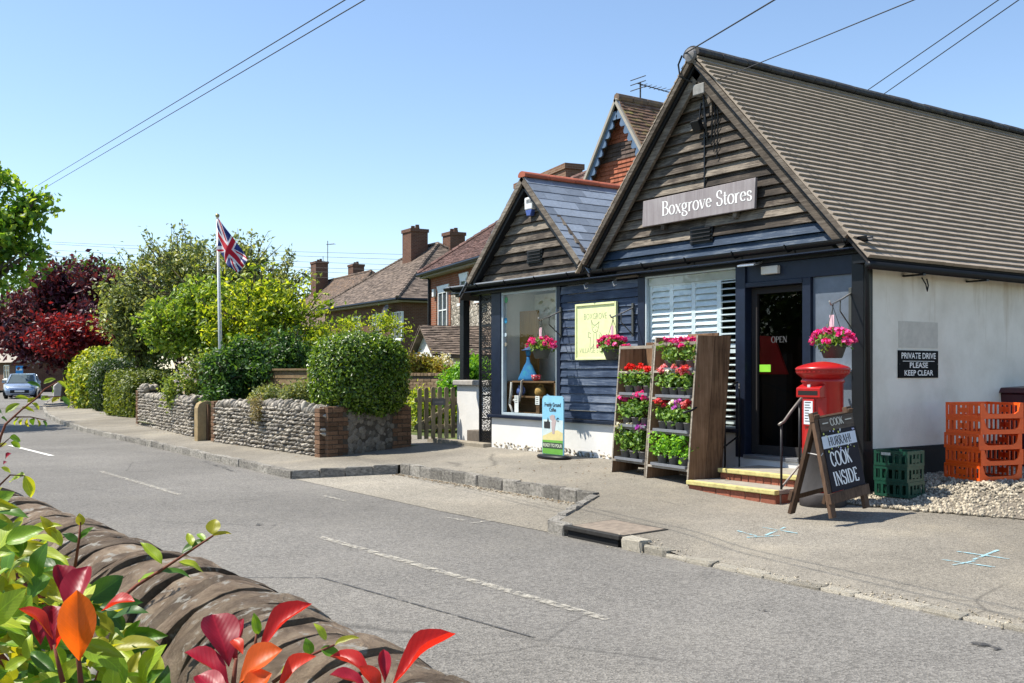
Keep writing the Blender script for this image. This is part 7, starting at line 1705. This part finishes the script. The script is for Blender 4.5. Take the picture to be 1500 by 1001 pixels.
plant('photinia_shoot', 'crimson and orange photinia shoot at the lower left', 'shrub', [(RL[m], leaf_at(b, t_, d + a, d + c, w_ * 1.18, ro)) for m, b, t_, w_, a, c, ro in (
    (LC, (104, 912), (88, 823), 36, .02, .05, .5), (LC, (108, 912), (124, 826), 40, .0, .04, -.4), (LO, (116, 970), (112, 868), 44, -.05, -.06, .1), (LR, (148, 894), (195, 876), 24, .0, .0, -.5),
    (LR, (79, 936), (32, 887), 17, -.02, -.02, .5), (LC, (76, 952), (78, 884), 34, .0, .03, .3), (LR, (80, 950), (106, 910), 20, -.03, -.04, -.2), (LC, (60, 945), (52, 905), 20, .03, .04, .3))],
    [(((122, 1040, d), (116, 975, d), (108, 915, d)), .0035), (((92, 1000, d), (79, 945, d)), .0028)], (at(122, 1040, d).x, at(122, 1040, d).y, at(122, 1060, d).z))
d = 1.0
plant('photinia_shoot', 'largest red photinia shoot in front of the coping stones', 'shrub', [(RL[m], leaf_at(b, t_, d + a, d + c, w_ * 1.18, ro)) for m, b, t_, w_, a, c, ro in (
    (LC, (336, 975), (312, 896), 46, .0, .03, .25), (LC, (345, 972), (352, 905), 30, .02, .04, -.6), (LR, (376, 956), (450, 878), 30, .0, .02, -.3), (LO, (348, 1000), (408, 948), 42, -.04, -.04, -.2), (LC, (338, 1004), (273, 950), 34, -.01, .0, .5),
    (LR, (405, 1010), (459, 956), 26, -.05, -.03, -.3), (LR, (356, 958), (341, 935), 16, -.01, .0, .2), (LO, (352, 1030), (394, 985), 34, -.06, -.06, -.1), (LC, (330, 1030), (290, 985), 34, -.05, -.03, .3))],
    [(((345, 1060, d), (342, 1000, d), (346, 965, d)), .0035)], (at(345, 1060, d).x, at(345, 1060, d).y, at(345, 1080, d).z))
plant('photinia_shoot', 'small red photinia shoot with one long upright leaf', 'shrub', [(RL[m], leaf_at(b, t_, d + a, d + c, w_ * 1.18, ro)) for m, b, t_, w_, a, c, ro in (
    (LR, (572, 1003), (661, 918), 30, .0, .04, -.4), (LR, (552, 998), (486, 954), 22, .0, .02, .4), (LC, (564, 1000), (562, 951), 16, -.01, .0, .2), (LC, (540, 1010), (485, 984), 24, -.02, -.02, .5), (LR, (560, 1020), (530, 975), 22, -.03, -.03, .3))],
    [(((562, 1060, d), (563, 1010, d)), .003)], (at(562, 1060, d).x, at(562, 1060, d).y, at(562, 1080, d).z))
# sprig reaching over the coping
d = 2.0
plant('leafy_sprig', 'green sprig reaching over the coping toward the road', 'sprig', [(g, leaf_at(b, t_, d, d + .02, w_, ro)) for g, b, t_, w_, ro in (
    (GL[0], (237, 826), (206, 793), 17, .2), (YL[0], (311, 783), (315, 759), 21, .0), (GL[1], (266, 810), (305, 788), 17, -.3), (GL[2], (233, 836), (282, 840), 19, -.5), (GL[3], (262, 822), (301, 832), 17, -.3), (GL[0], (281, 800), (275, 780), 12, .2), (YL[0], (310, 786), (340, 780), 8, -.2), (GL[1], (300, 792), (288, 780), 10, .2), (GL[1], (228, 842), (200, 850), 14, .3))],
    [(((150, 900, d - .1), (200, 858, d), (235, 836, d), (270, 813, d), (312, 785, d)), .004)], at(150, 900, d))
plant('leafy_sprig', 'short yellow tipped sprig before the middle coping stones', 'sprig', [(g, leaf_at(b, t_, 1.9, 1.9, w_, ro)) for g, b, t_, w_, ro in (
    (YL[0], (119, 770), (116, 752), 13, 0), (GL[0], (117, 790), (136, 772), 13, -.2), (GL[1], (114, 795), (92, 780), 14, .2), (YL[0], (80, 790), (60, 755), 15, .1), (GL[2], (90, 800), (75, 770), 14, .2), (GL[0], (40, 780), (90, 768), 16, -.2))], [(((110, 830, 1.9), (116, 790, 1.9), (118, 765, 1.9)), .003)], at(110, 830, 1.9))
plant('leafy_sprig', 'small leaf spray between the two larger red shoots', 'sprig', [(g, leaf_at(b, t_, 1.35, 1.35, w_, ro)) for g, b, t_, w_, ro in ((GL[0], (378, 930), (372, 898), 14, .1), (GL[1], (455, 960), (448, 935), 16, .0), (YL[0], (490, 945), (526, 932), 12, -.2), (GL[2], (478, 938), (462, 912), 12, .2), (GL[0], (440, 970), (410, 985), 24, .3), (GL[1], (470, 950), (500, 960), 16, .3))], [(((400, 1000, 1.35), (450, 962, 1.35), (490, 945, 1.35)), .003), (((372, 960, 1.35), (376, 928, 1.35)), .003)], at(400, 1000, 1.35))
# thin branch at the left edge
d = 2.4
Lb = [(YL[0], (8, 605), (29, 590), 11, .1), (GL[0], (32, 597), (51, 603), 8, -.1), (YL[0], (47, 591), (59, 601), 9, 0), (GL[1], (60, 586), (74, 581), 9, .2), (YL[0], (76, 590), (89, 580), 8, .1), (GL[2], (90, 582), (105, 594), 11, 0), (YL[0], (64, 562), (82, 554), 8, .1), (YL[0], (84, 559), (100, 570), 8, .0), (GL[3], (75, 565), (80, 575), 8, 0), (YL[0], (40, 590), (54, 583), 8, .2),
      (YL[0], (28, 612), (20, 622), 8, 0), (GL[0], (33, 613), (30, 622), 9, 0), (YL[0], (40, 613), (41, 625), 9, 0), (GL[1], (47, 613), (48, 622), 8, 0), (YL[0], (54, 614), (58, 624), 9, 0), (GL[2], (63, 617), (71, 626), 8, .2), (GL[0], (14, 641), (31, 646), 14, 0), (GL[2], (16, 648), (32, 655), 10, .3), (YL[0], (2, 655), (9, 648), 8, 0), (RL[LC], (8, 672), (15, 663), 7, 0), (RL[LC], (5, 680), (10, 676), 6, 0),
      (GL[0], (36, 697), (13, 705), 18, .2), (GL[1], (36, 697), (48, 730), 18, -.2), (GL[2], (2, 685), (18, 692), 9, 0), (GL[0], (2, 612), (12, 618), 9, 0), (GL[3], (-4, 600), (6, 606), 10, 0), (YL[0], (22, 582), (45, 585), 7, .1), (GL[2], (40, 560), (62, 566), 8, 0)]
plant('thin_branch', 'thin reddish branch with yellow green leaves at the left edge', 'branch', [(g, leaf_at(b, t_, d, d + .02, w_, ro)) for g, b, t_, w_, ro in Lb], [(((-14, 700, d), (1, 640, d), (8, 622, d), (20, 611, d), (32, 600, d), (52, 585, d), (66, 570, d), (84, 560, d)), .0032), (((20, 611, d), (45, 611, d), (68, 616, d)), .002), (((66, 582, d), (90, 581, d)), .002), (((-10, 720, d), (15, 696, d), (36, 697, d)), .0025), (((-6, 660, d), (14, 642, d)), .002)], at(-14, 700, d))
# dense green shrub in the lower left corner
rr = random.Random(77); its = []; its2 = []
def inreg(u, y):     # upper boundary of the shrub mass
    top = itp(u, [(-60, 695), (0, 722), (30, 755), (70, 800), (110, 825), (150, 855), (185, 895), (205, 935), (215, 975), (260, 1010), (300, 1040), (360, 1060)])
    return y > top + 28
n = 0
while n < 640:
    u = rr.uniform(-70, 330); y = rr.uniform(690, 1090)
    if not inreg(u, y): continue
    t_ = rr.uniform(1.15, 1.95) if y < 900 else rr.uniform(1.1, 1.7)
    L = rr.uniform(34, 66) * 1.5 / t_; a = rr.uniform(-2.7, .5) if rr.random() < .8 else rr.uniform(0, 6.28)
    tip = (u + L * math.cos(a), y + L * math.sin(a) * .75)
    its.append((rr.choice(YL if rr.random() < .22 else GL), leaf_at((u, y), tip, t_, t_ + rr.uniform(-.03, .03), L * rr.uniform(.34, .48), rr.uniform(-.7, .7)))); n += 1
t = plant('garden_shrub', 'dense bright green shrub filling the lower left corner', 'shrub', its, [(((rr.uniform(-40, 200), 1080, 1.6), (rr.uniform(-20, 160), 960, 1.6), (rr.uniform(-40, 110), 840, 1.6)), .005) for _ in range(14)], at(60, 1080, 1.6))
